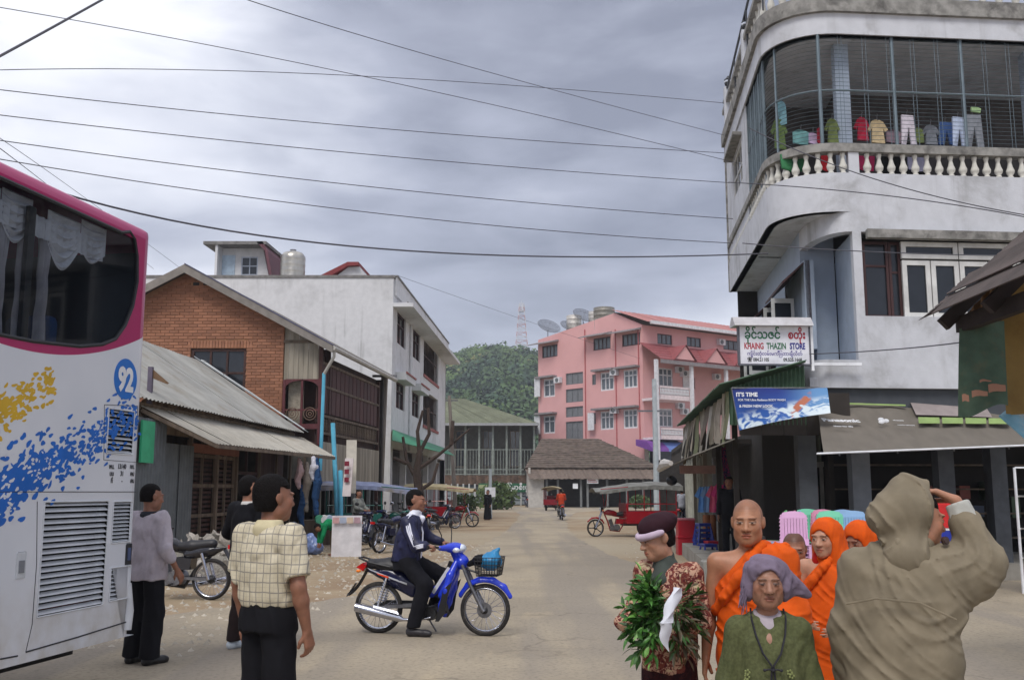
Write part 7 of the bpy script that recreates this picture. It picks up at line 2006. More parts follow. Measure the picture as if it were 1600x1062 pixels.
# ------------------------------------------------------------------ corner building with the caged balcony
def corner_building():
 O=Vector((4.87,17.78,0));F=Frame(O,R(5),R(6));t=thing('corner_building',O,0,'white three storey corner building with a rounded balustrade balcony caged in grey steel','building')
 f=lambda x,y,c=0.: F.f(x,y,c);g=lambda x,y,c=0.: F.g(x,y,c)
 WC=mat('stained_white_concrete',(196,198,204),.85,var=.05,stain=(118,116,112),sfac=.5,sscale=.9,streak=.6,bump=.15,bscale=25)
 SOOT=mat('mouldy_concrete',(136,134,130),.9,var=.3,scale=5,stain=(64,62,60),sfac=.8,sscale=2.2)
 BLW=mat('pale_blue_wall',(158,170,186),.85,var=.05,stain=(128,136,146),sfac=.3)
 STL=mat('grey_blue_steel',(104,118,126),.5,.3)
 r=1.35;E1,TE=11.5,7.75
 def outline(off=0.,s1=E1,t1=TE,n=10):
  """far side end -> rounded corner -> right end, inset by off"""
  P=[(off,t1),(off,r)]
  for k in range(1,n+1):
   a=math.pi/2*k/n;P.append((r-(r-off)*math.cos(a),r-(r-off)*math.sin(a)))
  return P+[(s1,off)]
 def band(name,z0,z1,o0,o1,m,s1=E1,t1=TE,parent=t,zf=None):
  A,B=outline(o0,s1,t1),outline(o1,s1,t1);n=len(A);mb=MB(F)
  mb.add([(a,b,z0) for a,b in A]+[(a,b,z1) for a,b in A]+[(a,b,z0) for a,b in B]+[(a,b,z1) for a,b in B],
   [q for i in range(n-1) for q in ((i,i+1,n+i+1,n+i),(2*n+i,3*n+i,3*n+i+1,2*n+i+1),(n+i,n+i+1,3*n+i+1,3*n+i),(i,2*n+i,2*n+i+1,i+1))]+[(0,n,3*n,2*n),(n-1,3*n-1,4*n-1,2*n-1)])
  o=mb.build(name,m,parent);o.data.polygons.foreach_set('use_smooth',[True]*len(o.data.polygons));o.data.set_sharp_from_angle(angle=R(35));return o
 def slab(name,z0,z1,off,m):
  P=outline(off)+[(E1,TE)];mb=MB(F);mb.prism(P,z0,z1,'z');return mb.build(name,m,t)
 zB,zR,zS,zT=f(1400,272)[1],f(1400,237)[1],f(1400,57)[1],f(1400,17)[1]
 zL=6.70
 slab('balcony_floor',zL,zL+.18,.02,WC);band('balcony_front',zL,zB,0,.16,WC)
 band('balcony_rail',zR-.03,zR+.13,-.03,.2,SOOT);slab('roof_slab',zS,zS+.2,.02,WC);band('roof_band',zS,zT-.10,-.02,.2,WC);band('roof_ledge',zT-.10,zT+.22,-.10,.16,SOOT)
 band('roof_rail',zT+.80,zT+.92,-.05,.18,SOOT)
 bl=MB();bl.lathe([(.055,0),(.055,.05),(.035,.08),(.072,.16),(.078,.24),(.05,.36),(.034,.50),(.05,.60),(.05,.66)],n=10);bme=bl.mesh('baluster',mat('cream_white_paint',(206,204,196),.8,stain=(150,146,136),sfac=.4),True)
 def run(z,h,step,name='baluster',skip=()):
  P=outline(.08);L=0;seg=[(P[i],P[i+1],math.dist(P[i],P[i+1])) for i in range(len(P)-1)];tot=sum(s_[2] for s_ in seg);d=.15
  while d < tot:
   q=d;
   for a,b,l in seg:
    if q <= l: x,y=a[0]+(b[0]-a[0])*q/l,a[1]+(b[1]-a[1])*q/l;break
    q -= l
   if not any(abs(x-k) < .14 for k in skip if y < .3): p=F(x,y,z);inst(name,bme,t,p,(0,0,0),(1,1,h/.66))
   d += step
 px_=f(1334,250)[0]
 run(zB,zR-zB-.03,.235,skip=(px_,));run(zT+.2,.60,.34)
 m=MB(F);m.box(px_-.1,px_+.1,.0,.18,zB,zR);m.build('balcony_pier',WC,t)
 # side wall beyond the cage: window and flat wall
 tw=g(1163,240)[1-1];
 ta=g(1168,300,0)[0]
 win=(g(1158,250)[0],g(1143,250)[0]);wz=(g(1150,335)[1],g(1150,235)[1])
 class SF:
  def __call__(s,a,b,z): return F(b,a,z)
 SW=SF()
 w0,w1=min(win),max(win)
 wall_with_holes(t,SW,ta,TE-.02,zB,zS,.02,.2,[(w0,w1,wz[0]+.5,wz[1])],WC,'side_wall')
 WF=mat('white_window_frame',(208,208,206),.6,stain=(150,146,138),sfac=.3)
 framed_window(t,SW,w0,w1,wz[0]+.5,wz[1],.03,3,2,WF,GLASSD,.1,.05)
 m=MB(SW);m.box(w0-.1,w1+.1,-.2,.02,wz[1]+.04,wz[1]+.12);m.build('window_hood',SOOT,t)
 m=MB(F);m.tube([(.02,TE,zL),(.02,TE,zT)],.05,6);m.build('downpipe',SOOT,t)
 # loggia interior
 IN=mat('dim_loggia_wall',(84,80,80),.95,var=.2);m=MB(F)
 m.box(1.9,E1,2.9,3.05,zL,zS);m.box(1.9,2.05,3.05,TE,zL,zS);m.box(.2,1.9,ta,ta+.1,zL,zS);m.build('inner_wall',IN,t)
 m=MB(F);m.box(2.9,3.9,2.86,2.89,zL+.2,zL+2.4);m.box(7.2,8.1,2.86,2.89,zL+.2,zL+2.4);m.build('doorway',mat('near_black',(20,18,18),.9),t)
 for x in (1316,1612):
  s_=f(x,150,.5)[0];m=MB(F);m.box(s_-.14,s_+.14,.42,.7,zL+.18,zS);m.build('column',BLW,t)
 # cage: uprights as parts, fine horizontal wires as one uncounted part
 z0,z1=zR+.13,zS;zm=f(1400,142)[1]
 for x in (1282,1398,1506,1560+60):
  s_=f(x,150,.06)[0];m=MB(F);m.tube([(s_,.07,z0),(s_,.07,z1)],.032,6);m.build('cage_upright',STL,t,True)
 P=outline(.08)
 for (a,b) in (P[4],P[9]):
  m=MB(F);m.tube([(a,b,z0),(a,b,z1)],.028,6);m.build('cage_upright',STL,t,True)
 for k in range(13):
  y=r+(ta-r)*k/12;m=MB(F);m.tube([(.07,y,zB),(.07,y,z1)],.016 if k % 3 else .03,5);m.build('cage_upright',STL,t)
 fine=MB(F);n=27
 for k in range(n): fine.tube([(a,b,z0+(z1-z0)*(k+.5)/n) for a,b in outline(.08,t1=ta)],.0055,3)
 for k in range(42):
  s_=r+k*.48
  if s_ < E1: fine.tube([(s_,.08,z0),(s_,.08,z1)],.006,3);fine.tube([(s_+.07,.08,z0),(s_+.07,.08,z1)],.006,3)
 prop(fine.build('cage_wires',STL,t),kind='stuff')
 m=MB(F);m.tube([(a,b,zm) for a,b in outline(.07,t1=ta)],.022,5);m.build('cage_mid_rail',STL,t)
 # first floor
 ss=.72;tn=1.6;zw=f(1450,497,.15)[1]
 wins=[(g(1226,440,ss)[0],g(1256,420,ss)[0]),(g(1188,450,ss)[0],g(1208,450,ss)[0])]
 hz=[(min(a),max(a),3.9,g(1240,402,ss)[1]-.0) for a in wins]
 wall_with_holes(t,SW,tn,TE,3.45,zL,ss,ss+.2,[(h_[0],h_[1],4.3,6.05) for h_ in hz],BLW,'side_wall')
 DB=mat('dark_brown_frame',(62,34,34),.6)
 for h_ in hz:
  framed_window(t,SW,h_[0],h_[1],4.3,6.05,ss,2,2,DB,GLASSD,.12,.06,split=[4.36,5.55,5.99])
  for e in (h_[1]-.02,(h_[0]+h_[1])/2):
   m=MB(F);m.box(ss-.50,ss-.02,e,e+.04,4.35,5.5);c=m.build('open_casement',WF,t);m=MB(F);m.box(ss-.43,ss-.09,e-.004,e+.044,4.45,5.4);m.build('pane',GLASSD,c)
  m=MB(F);m.prism([(ss-.45,5.62),(ss,6.02),(ss,5.98),(ss-.45,5.57)],h_[0],h_[1],'y');m.build('open_fanlight',DB,t)
 sc0,sc1=f(1336,450)[0],f(1350,450)[0]
 m=MB(F);m.box(ss+.2,sc0+.0,tn,tn+.15,3.45,zL);m.build('recess_wall',BLW,t)
 m=MB(F);m.box(sc0,sc1,0.0,.2,3.9,6.32);m.build('corner_column',WC,t)
 m=MB(F);m.box(sc0+.02,sc0+.14,.2,tn,3.9,6.32);m.build('recess_side_wall',BLW,t)
 # curved beam over the little corner balcony
 A=[(ss,tn)]+[(sc0-(sc0-ss)*math.cos(a),tn-tn*math.sin(a)) for a in [math.pi/2*k/10 for k in range(11)]]+[(E1,0.0)]
 n=len(A);mb=MB(F);B=[(a+.16,b+.16) for a,b in A]
 mb.add([(a,b,6.32) for a,b in A]+[(a,b,zL) for a,b in A]+[(a,b,6.32) for a,b in B]+[(a,b,zL) for a,b in B],[q for i in range(n-1) for q in ((i,i+1,n+i+1,n+i),(i,2*n+i,2*n+i+1,i+1),(2*n+i,3*n+i,3*n+i+1,2*n+i+1))])
 mb.build('curved_beam',WC,t,True)
 m=MB(F);m.box(f(1352,360)[0],E1,-.16,-.005,6.18,6.34);m.build('window_ledge',SOOT,t)
 m=MB(F);m.box(sc1,E1,0.0,.2,3.9,zw);m.build('sill_wall',WC,t)
 band('first_floor_band',3.42,3.93,-.02+.35,.5,WC,t1=3.0) if False else None
 s9=f(1258,580)[0]
 mb=MB(F);Q=[(s9,1.9),(s9,.5),(s9+.12,.2),(s9+.4,0.0),(E1,-.004)];R2=[(a+.15,b+.15) for a,b in Q];n=len(Q)
 mb.add([(a,b,3.42) for a,b in Q]+[(a,b,3.93) for a,b in Q]+[(a,b,3.42) for a,b in R2]+[(a,b,3.93) for a,b in R2],[q for i in range(n-1) for q in ((i,i+1,n+i+1,n+i),(i,2*n+i,2*n+i+1,i+1),(n+i,n+i+1,3*n+i+1,3*n+i),(2*n+i,3*n+i,3*n+i+1,2*n+i+1))])
 mb.build('first_floor_band',WC,t,True)
 m=MB(F);m.box(s9+.1,E1,.1,TE,3.44,3.6);m.build('first_floor_slab',WC,t)
 # front windows: dark panels then white casements
 xs=[f(x,430,.1)[0] for x in (1350,1391,1410,1500,1590,1680,1770)]
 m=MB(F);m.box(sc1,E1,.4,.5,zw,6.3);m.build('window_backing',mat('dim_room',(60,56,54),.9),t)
 for i in (0,1): framed_window(t,F,xs[i]+.01,xs[i+1],zw,6.18,.16,1,2,DB,GLASSD,.1,.05,split=[zw+.05,zw+(.68 if i == 0 else .6)*(6.18-zw) ,6.13])
 for i in range(2,6):
  zq=f(1450,406,.1)[1];a,b=xs[i],xs[i+1]-.02
  framed_window(t,F,a,b,zq+.02,6.17,.06,1,1,WF,GLASSD,.1,.09);mid=(a+b)/2
  framed_window(t,F,a,mid-.01,zw,zq-.02,.06,1,1,WF,GLASSD,.1,.09);framed_window(t,F,mid+.01,b,zw,zq-.02,.06,1,1,WF,GLASSD,.1,.09)
 # ground floor
 DG=mat('dark_grey_paint',(84,88,94),.8,var=.15,stain=(50,50,52),sfac=.5)
 for x,w_ in ((1262,.34),(1345,.34),(1478,.3),(1560,.3)):
  s_=f(x,760,.4)[0];m=MB(F);m.box(s_-w_/2,s_+w_/2,.3,.7,.3,3.44);m.build('column',DG if x != 1345 else mat('mid_grey_paint',(120,126,134),.8),t)
 m=MB(F);m.box(s9+.2,E1,.12,.28,2.95,3.42);m.build('shop_lintel',mat('charcoal_fascia',(70,74,80),.8),t)
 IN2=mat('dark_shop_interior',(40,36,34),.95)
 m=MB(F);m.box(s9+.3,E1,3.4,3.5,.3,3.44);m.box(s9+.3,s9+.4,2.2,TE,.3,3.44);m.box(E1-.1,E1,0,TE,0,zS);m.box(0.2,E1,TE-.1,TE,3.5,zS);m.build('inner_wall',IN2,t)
 rnd=random.Random(6)
 for k in range(22):
  s_=s9+.7+k*.28;z=.3+rnd.uniform(.5,1.6);c=rnd.choice(((120,60,50),(90,84,60),(60,70,90),(130,120,110),(70,90,70)))
  if s_ < E1-.3: m=MB(F);m.box(s_,s_+rnd.uniform(.18,.26),2.9,3.3,z-rnd.uniform(.2,.5),z);m.build('shelf_goods',mat('goods_%d' % c[0],c,.7),t)
 m=MB(F)
 for z in (.6,1.1,1.6,2.1): m.box(s9+.6,E1-.3,2.85,3.38,z,z+.03)
 m.build('shelf',OLDWOOD,t)
 # lamps on the roof edge
 for x,y,lab in ((1166,36,'black lantern on the roof edge, nearer the street corner'),(1138,126,'black lantern on the roof edge, farther from the street corner')):
  p=g(x,y,.05);o=thing('roof_lantern',F.w(.05,p[0],p[1]-.22),0,lab,'lantern');m=MB();m.tube([(0,0,0),(0,0,.06)],.03,6);m.lathe([(.05,.06),(.10,.10),(.11,.24),(.05,.3),(.02,.34)],n=8);m.build('lamp_body',BLACKP,o,True);m=MB();m.lathe([(.085,.12),(.112,.17),(.112,.20),(.08,.22)],n=8);m.build('lamp_glass',GLASSM,o)
  m=MB(F);m.box(-.08,.12,p[0]-.12,p[0]+.12,zT+.2,p[1]-.22);m.build('roof_pier',WC,t)
 m=MB(F);m.tube([(.0,.6,zT+1.5),(.0,TE,zT+1.15)],.03,6)
 for k in range(4): m.tube([(.0,.6+k*2.3,zT+.2),(.0,.6+k*2.3,zT+1.5-k*.11)],.02,5)
 m.build('roof_handrail',mat('dark_handrail',(44,46,54),.5),t)
 # laundry: each garment its own thing, hanging just inside the cage
 def wash(x0,x1,y0,y1,rgb,kind,lab,D=.35,pt=None):
  p0,p1=f(x0,y1,D),f(x1,y0,D);w,h=p1[0]-p0[0],p1[1]-p0[1]
  o=thing('hanging_'+kind,F.w((p0[0]+p1[0])/2,D,p1[1]),R(5),lab,kind)
  mt=pt or cloth('laundry_%d_%d' % (rgb[0],rgb[2]),rgb)
  S_={'shirt': [(-.5,-.42),(-.3,-.08),(-.1,0),(0,-.05),(.1,0),(.3,-.08),(.5,-.42),(.38,-.5),(.28,-.34),(.32,-1),(-.30,-.95),(-.28,-.34),(-.38,-.5)],
   'trousers': [(-.4,0),(.4,0),(.5,-1),(.14,-1),(.0,-.4),(-.14,-1),(-.5,-1)],'cloth': [(-.5,-.1),(-.2,0),(.3,-.04),(.5,-.2),(.42,-.95),(-.1,-1),(-.48,-.85)]}[kind]
  from mathutils.geometry import tessellate_polygon
  P_=[(a*w,b*h) for a,b in S_];n=len(P_);tri=tessellate_polygon([[Vector((a,b,0)) for a,b in P_]])
  m=MB();wv=lambda a,b: .03*math.sin(a*22+b*6)
  m.add([(a,-.02+wv(a,b),b) for a,b in P_]+[(a,.02+wv(a,b),b) for a,b in P_],[tuple(T) for T in tri]+[tuple(n+i for i in T) for T in tri]+[(i,(i+1) % n,n+(i+1) % n,n+i) for i in range(n)])
  m.build(kind,mt,o)
  m=MB();m.tube([(0,0,0),(0,0,.07),(.02,0,.10),(0,0,.12)],.006,4);m.build('hanger_hook',STEEL,o)
 wash(1206,1230,186,234,(104,124,76),'shirt','olive green shirt at the rounded end of the balcony',1.15)
 wash(1215,1228,158,196,(120,160,172),'cloth','pale blue cloth above the olive green shirt',1.15)
 wash(1240,1264,204,226,(116,164,164),'cloth','turquoise cloth folded low behind the balcony rail',.7)
 wash(1264,1278,208,226,(190,170,200),'cloth','lilac cloth between the turquoise and red cloths',.6)
 wash(1277,1286,200,226,(150,40,56),'cloth','small red cloth beside the first thick cage upright',.5)
 wash(1290,1312,186,224,(104,116,72),'shirt','lime green shirt left of the thick balcony column',.35)
 wash(1336,1359,184,220,(160,36,60),'shirt','crimson sleeveless top right of the thick balcony column')
 wash(1357,1386,188,224,(196,176,140),'shirt','cream checked shirt on the balcony')
 wash(1386,1408,204,224,(140,120,130),'cloth','brownish mauve cloth between cream shirt and spotted trousers')
 wash(1408,1429,181,226,(214,206,216),'trousers','white spotted trousers on the balcony')
 wash(1430,1443,200,224,(104,128,72),'cloth','green cloth right of the spotted trousers')
 wash(1442,1468,196,226,(120,124,132),'shirt','grey patterned top between green cloth and blue jeans')
 wash(1467,1489,192,226,(60,84,130),'trousers','dark blue jeans on the balcony')
 wash(1488,1508,184,228,(196,208,232),'trousers','pale blue trousers on the balcony')
 wash(1508,1534,180,230,(140,144,152),'trousers','long grey trousers at the right end of the washing')
 wash(1517,1533,168,176,(170,200,150),'cloth','small pale green cloth above the long grey trousers')
 for x0,x1,c,l in ((1220,1262,(60,120,80),'dark green cloth seen through the balusters at the curve'),(1284,1300,(180,40,50),'red cloth seen through the balusters near the pier'),(1342,1366,(150,40,80),'dark pink cloth seen through the balusters right of the pier'),(1420,1445,(150,150,176),'grey lilac cloth seen through the balusters under the spotted trousers')):
  wash(x0,x1,240,268,c,'cloth',l,.55)
 return F,t,zw
FC,TCB,_z=corner_building()
# ------------------------------------------------------------------ raised pavement
def pavement():
 m=MB();a=PG(1107,908).xy;e=FC.w(11.5,-1.0,0)
 P_=[(a.x,a.y),(e.x+9,a.y+.7),(e.x+9,26),(8.5,62),(a.x+4.6,62)]
 m.prism([(x,y) for x,y in P_],0,.30,'z');prop(m.build('pavement',mat('worn_pavement',(152,148,140),.9,var=.12,scale=2,stain=(112,104,92),sfac=.5,bump=.3,bscale=25)),kind='structure')
 m=MB();m.bbox(a.x-.12,a.x+.5,a.y-.22,a.y+.1,.0,.37,.02)
 o=thing('kerb_block',(0,0,0),0,'concrete block at the street corner of the pavement','kerb');m.build('block',CONC,o)
pavement()
# ------------------------------------------------------------------ printed awning
def print_awning():
 o0=PD(1272,650,17.2);o=thing('shop_awning',(o0.x,o0.y,0),0,'wide grey-brown printed awning in front of the corner shop','awning');O=o.location.copy()
 tl,bl_,br,tr_=PD(1277,628,17.9)-O,PD(1287,708,16.1)-O,PD(1640,694,17.0)-O,PD(1640,640,18.6)-O
 m=MB();wv=lambda u,v: (0,.0,-.10*math.sin(v*3.14)-.012*math.sin(u*47+v*3)-.008*math.sin(u*19))
 m.grid(bl_,br,tr_,tl,60,14,wv,.006);C_=mat('awning_canvas',(112,106,98),.7,var=.1,stain=(90,84,78),sfac=.4,sscale=.8,vec=(1,.3,1),spec=.2);m.build('canvas',C_,o,True)
 m=MB();m.tube([bl_-(br-bl_).normalized()*.12,br],.018,6);m.build('front_bar',mat('print_white',(226,228,232),.4),o)
 m=MB()
 for k in range(4): t_=(k+.3)/4;m.tube([tl.lerp(tr_,t_)+Vector((0,0,-.06)),tl.lerp(tr_,t_)*.5+bl_.lerp(br,t_)*.5+Vector((0,0,-.16)),bl_.lerp(br,t_)+Vector((0,.1,-.04))],.014,5)
 m.build('awning_rib',STEEL,o)
 X=(tr_-tl).normalized();pl=lambda px,py,v,dx=0: None
 def at(px,v):  # point on the canvas: px gives the column, v the height share
  u=(px-1277)/(1640-1277);return bl_.lerp(br,u)*(1-v)+tl.lerp(tr_,u)*v+Vector((0,-.015,-.10*math.sin(v*3.14)+.03))
 up=(tl-bl_).normalized();WP=mat('print_white',(226,228,232),.4)
 def txt(s_,px,v,size,mt,sx=1.0,b=.006,name='awning_print'):
  curve_text(name,s_,size,mt,o,plane_m(at(px,v)+Vector((0,-.05,.045)),X,up),.001,b,sx=sx)
 txt('Panasonic',1281,.62,.165,WP,1.05);txt('ideas for life',1296,.52,.065,WP,1.1,.001)
 txt('vivecom',1388,.64,.06,WP,1.0,.001);txt('mobile network',1394,.55,.05,WP,1.0,.0)
 m=MB();a=at(1372,.62)+Vector((0,-.04,.06))
 for q in range(3): an=q*2.09;m.ball(a+X*(.06*math.cos(an))+up*(.06*math.sin(an)),(.055,.012,.035),8,5)
 m.build('awning_logo',WP,o)
 for k in range(4):
  a,b=1427+k*37,1460+k*37;m=MB();d=Vector((0,-.05,.035))
  m.grid(at(a,.60)+d,at(b,.60)+d,at(b,.72)+d,at(a,.72)+d,4,1,None,.004);m.build('green_print',mat('faded_green_print',(136,160,96),.7),o)
 m=MB();d=Vector((0,-.03,.02));m.grid(at(1300,.93)+d,at(1410,.93)+d,at(1410,.955)+d,at(1300,.955)+d,8,1,None,.003);m.build('green_print',MATS['faded_green_print'],o)
 m=MB();m.grid(at(1425,.78)+d,at(1545,.76)+d,at(1535,.98)+d,at(1418,.99)+d,8,3,None,.004);m.build('canvas_patch',mat('pale_canvas_patch',(146,136,134),.7),o)
print_awning()
# ------------------------------------------------------------------ neighbour canopy with banner, posters and stalls
def side_canopy():
 O=Vector((3.9,17.6,0));F=Frame(O,R(2),R(6));t=thing('market_canopy',O,0,'long dark shop canopy with green corrugated gable and tattered posters along its street edge','canopy')
 g=lambda x,y,c=0.: F.g(x,y,c);f=lambda x,y,c=0.: F.f(x,y,c)
 L=12.5;GRN=mat('green_corrugated',(70,96,74),.6,.1,var=.15,rand=.08)
 a,b,c,d=f(1138,606),f(1256,571),f(1256,604),f(1138,611)
 n=18;m=MB(F);vs=[]
 for i in range(n*4+1):
  u=i/(n*4);s_=a[0]+(b[0]-a[0])*u;off=.02*math.sin(i*math.pi/2);vs += [(s_,off-.04,d[1]-.6+0*u),(s_,off-.04,a[1]+(b[1]-a[1])*u)]
 m.add(vs,[(2*i,2*i+2,2*i+3,2*i+1) for i in range(n*4)]);m.build('gable_sheet',GRN,t)
 sR=2.1;zE=3.35
 corrugated(t,'roof_sheet',F(-.25,-.3,3.42),F(-.25,L,3.5),F(1.5,L,3.95),F(b[0],-.3,3.85),GRN,sheets=12,pitch=.2)
 DKU=mat('sooty_boards',(54,48,44),.9,rand=.15)
 boards(t,F,.1,sR,-.05,2.55,3.0,.4,DKU,top=lambda s_: 3.3)
 class SF:
  def __call__(s,a,b,z): return F(b,a,z)
 SW=SF()
 # street-edge fascia of mismatched panels
 rnd=random.Random(3);x=0.;cols=[(112,116,84),(160,150,134),(150,140,126),(120,112,96),(168,164,156),(110,100,88),(140,134,120)]
 k=0
 while x < L:
  w=rnd.uniform(.6,1.3);z0=2.45+rnd.uniform(-.1,.12)-.0;z1=3.42-rnd.uniform(0,.1)+x*.012
  m=MB(SW);e=rnd.uniform(0,.12);m.grid((x,-.1-e,z0),(x+w,-.1+rnd.uniform(-.1,.05),z0+rnd.uniform(-.12,.12)),(x+w+.03,.0,z1),(x,.0,z1),6,5,lambda u,v: (0,.03*math.sin(u*7+v*4+k),0),.006)
  m.build('fascia_panel',mat('poster_%d' % (k % 7),cols[k % 7],.8,var=.15,stain=(90,70,60),sfac=.5,sscale=4),t);x += w;k += 1
 m=MB(SW);m.quadsheet((0,0.02,2.5),(L,.02,2.5),(L,-.75,2.2),(0,-.75,2.2),.02);m.build('lower_awning',mat('grey_tarp',(120,116,108),.8,var=.2),t)
 m=MB(SW);m.tube([(6,-.8,2.22),(8.2,-.85,2.25),(L,-.8,2.2)],[.06,.14,.08],8);m.build('rolled_tarp',mat('white_tarp',(190,186,182),.7),t)
 for y in (1.0,4.2,7.6,11.0):
  m=MB(F);m.box(.1,.2,y,y+.1,.3,3.3);m.build('post',PALEWOOD if y > 5 else DKU,t)
 # shop fronts behind
 m=MB(F);m.box(sR,sR+.1,2.0,44,.0,3.4);m.box(.3,sR,44,44.2,.0,3.4);m.build('inner_wall',DARKIN,t)
 boards(t,SW,2.2,6.6,sR-.12,2.15,3.3,.3,mat('grey_green_boards',(98,102,92),.85,rand=.1))
 for k in range(7): s_=2.4+k*.62;m=MB(SW);m.box(s_,s_+.06,sR-.1,sR-.03,.3,2.15);m.build('shop_mullion',mat('pale_mullion',(130,130,126),.7),t)
 m=MB(SW);m.box(2.2,6.6,sR-.16,sR-.05,2.05,2.15);m.build('shop_rail',MATS['pale_mullion'],t)
 for k in range(9):
  s_=9.5+k*1.1;m=MB(SW);m.box(s_,s_+.14,.35,.5,.3,3.1);m.build('shop_pillar',mat('cream_pillar',(176,176,164),.8,rand=.1),t)
 m=MB(F);m.box(0.3,sR,13.2,26,3.0,3.15);m.box(.3,.5,13.2,26,2.7,3.3);m.build('back_canopy',DKU,t)
 # hanging price board
 p=g(1098,710,-.2);m=MB(SW);m.box(7.5,7.55,-.5,.4,2.0,2.2);m.build('hanging_board',mat('pinkish_board',(190,150,140),.7),t)
 # banner
 q0=PD(1150,610,17.2);bn=thing('banner',(q0.x,q0.y,0),0,'blue swimmer banner hung across the end of the market canopy','banner');B=bn.location.copy()
 A=[PD(1155,672,17.15)-B,PD(1298,645,17.0)-B,PD(1292,606,17.2)-B,PD(1143,606,17.2)-B]
 q=Nodes('banner_print');sx=q.n('ShaderNodeSeparateXYZ');q.link(q.tc.outputs['UV'],sx.inputs[0]);U,V=sx.outputs[0],sx.outputs[1]
 def nz(sc,off,vec=(1,1,1)):
  mp=q.n('ShaderNodeMapping');mp.inputs['Location'].default_value=off;mp.inputs['Scale'].default_value=vec;q.link(q.tc.outputs['UV'],mp.inputs[0]);n_=q.n('ShaderNodeTexNoise');n_.inputs['Scale'].default_value=sc;n_.inputs['Detail'].default_value=5;n_.inputs['Distortion'].default_value=.8;q.link(mp.outputs[0],n_.inputs['Vector']);return n_.outputs[0]
 w=nz(5,(1,2,0),(1.6,1,1));col=q.mix(V,lin((40,96,176)),lin((30,44,120)));col=q.mix(q.mp(U,.45,.95),col,lin((90,140,190)))
 surf=q.math('SUBTRACT',q.math('ADD',q.math('MULTIPLY',U,.35),.38),V);col=q.mix(q.math('MULTIPLY',q.mp(surf,-.05,.25),q.mp(w,.42,.56)),col,lin((206,220,228)))
 arm=q.math('ABSOLUTE',q.math('SUBTRACT',q.math('SUBTRACT',V,.25),q.math('MULTIPLY',q.math('SUBTRACT',U,.62),2.4)));am=q.math('MULTIPLY',q.mp(arm,.20,.10),q.math('MULTIPLY',q.mp(U,.56,.60),q.mp(U,.84,.80)))
 col=q.mix(q.math('MULTIPLY',am,q.mp(w,.62,.5)),col,lin((178,104,76)));q.set(col,.35,spec=.4)
 m=MB();nu,nv=30,10;m.grid(*A,nu,nv,lambda u,v: (0,.02*math.sin(u*9+v*2),.03*math.sin(u*3.1)*(1-v)))
 o=m.build('banner_sheet',q.m,bn,True,fix=False);uv=o.data.uv_layers.new(name='UVMap')
 for lp in o.data.loops: i=lp.vertex_index;uv.data[lp.index].uv=((i % (nu+1))/nu,(i // (nu+1))/nv)
 X=(A[2]-A[3]).normalized();WP=mat('print_white',(226,228,232),.4);at=lambda px,py: PD(px,py,17.12)-B
 for s_,px,py,sz,bo in (("IT'S TIME",1150,619,.095,.004),('FOR THE Ultra Radiance BODY WASH',1153,626,.05,.001),('& FRESH NEW LOOK',1155,636,.062,.002)): curve_text('banner_lettering',s_,sz,WP,bn,plane_m(at(px,py),X,(0,0,1)),.001,bo)
 m=MB();m.tube([A[3],A[2]],.012,5);m.tube([A[0],A[3]],.01,5);m.build('banner_pole',STEEL,bn)
side_canopy()
# ------------------------------------------------------------------ shop sign
def shop_sign():
 D=17.6;a,b=PD(1157,568,D),PD(1264,510,D);o=thing('shop_sign',(a.x,D,a.z),R(2),'white store sign with green and red Burmese lettering under a little metal roof','sign')
 w,h=b.x-a.x,b.z-a.z;m=MB();m.box(0,w,0,.07,0,h);m.build('board',mat('sign_white',(222,222,230),.5,stain=(190,190,190),sfac=.2),o)
 m=MB();m.box(-.02,w+.02,-.012,.08,-.03,0);m.box(-.03,0,-.012,.08,0,h);m.box(w,w+.03,-.012,.08,0,h);m.build('frame',mat('grey_sign_frame',(90,90,100),.5),o)
 m=MB();m.prism([(-.16,h+.0),(-.14,h+.03),(-.01,h+.17),(.08,h+.17),(.22,h+.03),(.2,h+.0)],-.12,w+.05,'x');m.build('sign_roof',mat('pale_tin',(196,194,196),.45,.3,stain=(140,130,120),sfac=.5),o)
 m=MB();m.box(w+.04,w+.95,.02,.07,-.02,.03);m.box(w+.03,w+.08,.0,.06,-.12,h);m.build('bracket',mat('print_white',(226,228,232),.4),o)
 gr,rd,bu,pp=mat('sign_green',(24,100,64),.5),mat('sign_red',(170,30,50),.5),mat('sign_blue',(36,40,130),.5),mat('sign_purple',(90,80,150),.5)
 L=lambda x,z: plane_m((x*w,-.003,z*h),(1,0,0),(0,0,1))
 curve_text('sign_lettering','ခိုင်သဇင်',.215,gr,o,L(.07,.68),.001,.006,sx=.80);curve_text('sign_lettering','စတိုး',.20,rd,o,L(.70,.68),.001,.006,sx=.74)
 curve_text('sign_lettering','KHAING',.155,rd,o,L(.06,.40),.001,.004,sx=.60);curve_text('sign_lettering','THAZIN',.155,gr,o,L(.385,.40),.001,.004,sx=.62);curve_text('sign_lettering','STORE',.155,bu,o,L(.72,.40),.001,.006,sx=.60)
 curve_text('sign_lettering','ကျိုင်းတုံလမ်းမကြီး၊တာချီလိတ်',.085,pp,o,L(.1,.23),.001,.001,sx=.9)
 BK=mat('print_black',(40,42,48),.5);curve_text('sign_lettering','☎ 084.21105',.085,BK,o,L(.10,.07),.001,.002,sx=.8);curve_text('sign_lettering','09.525.1668',.085,BK,o,L(.62,.07),.001,.002,sx=.8)
shop_sign()
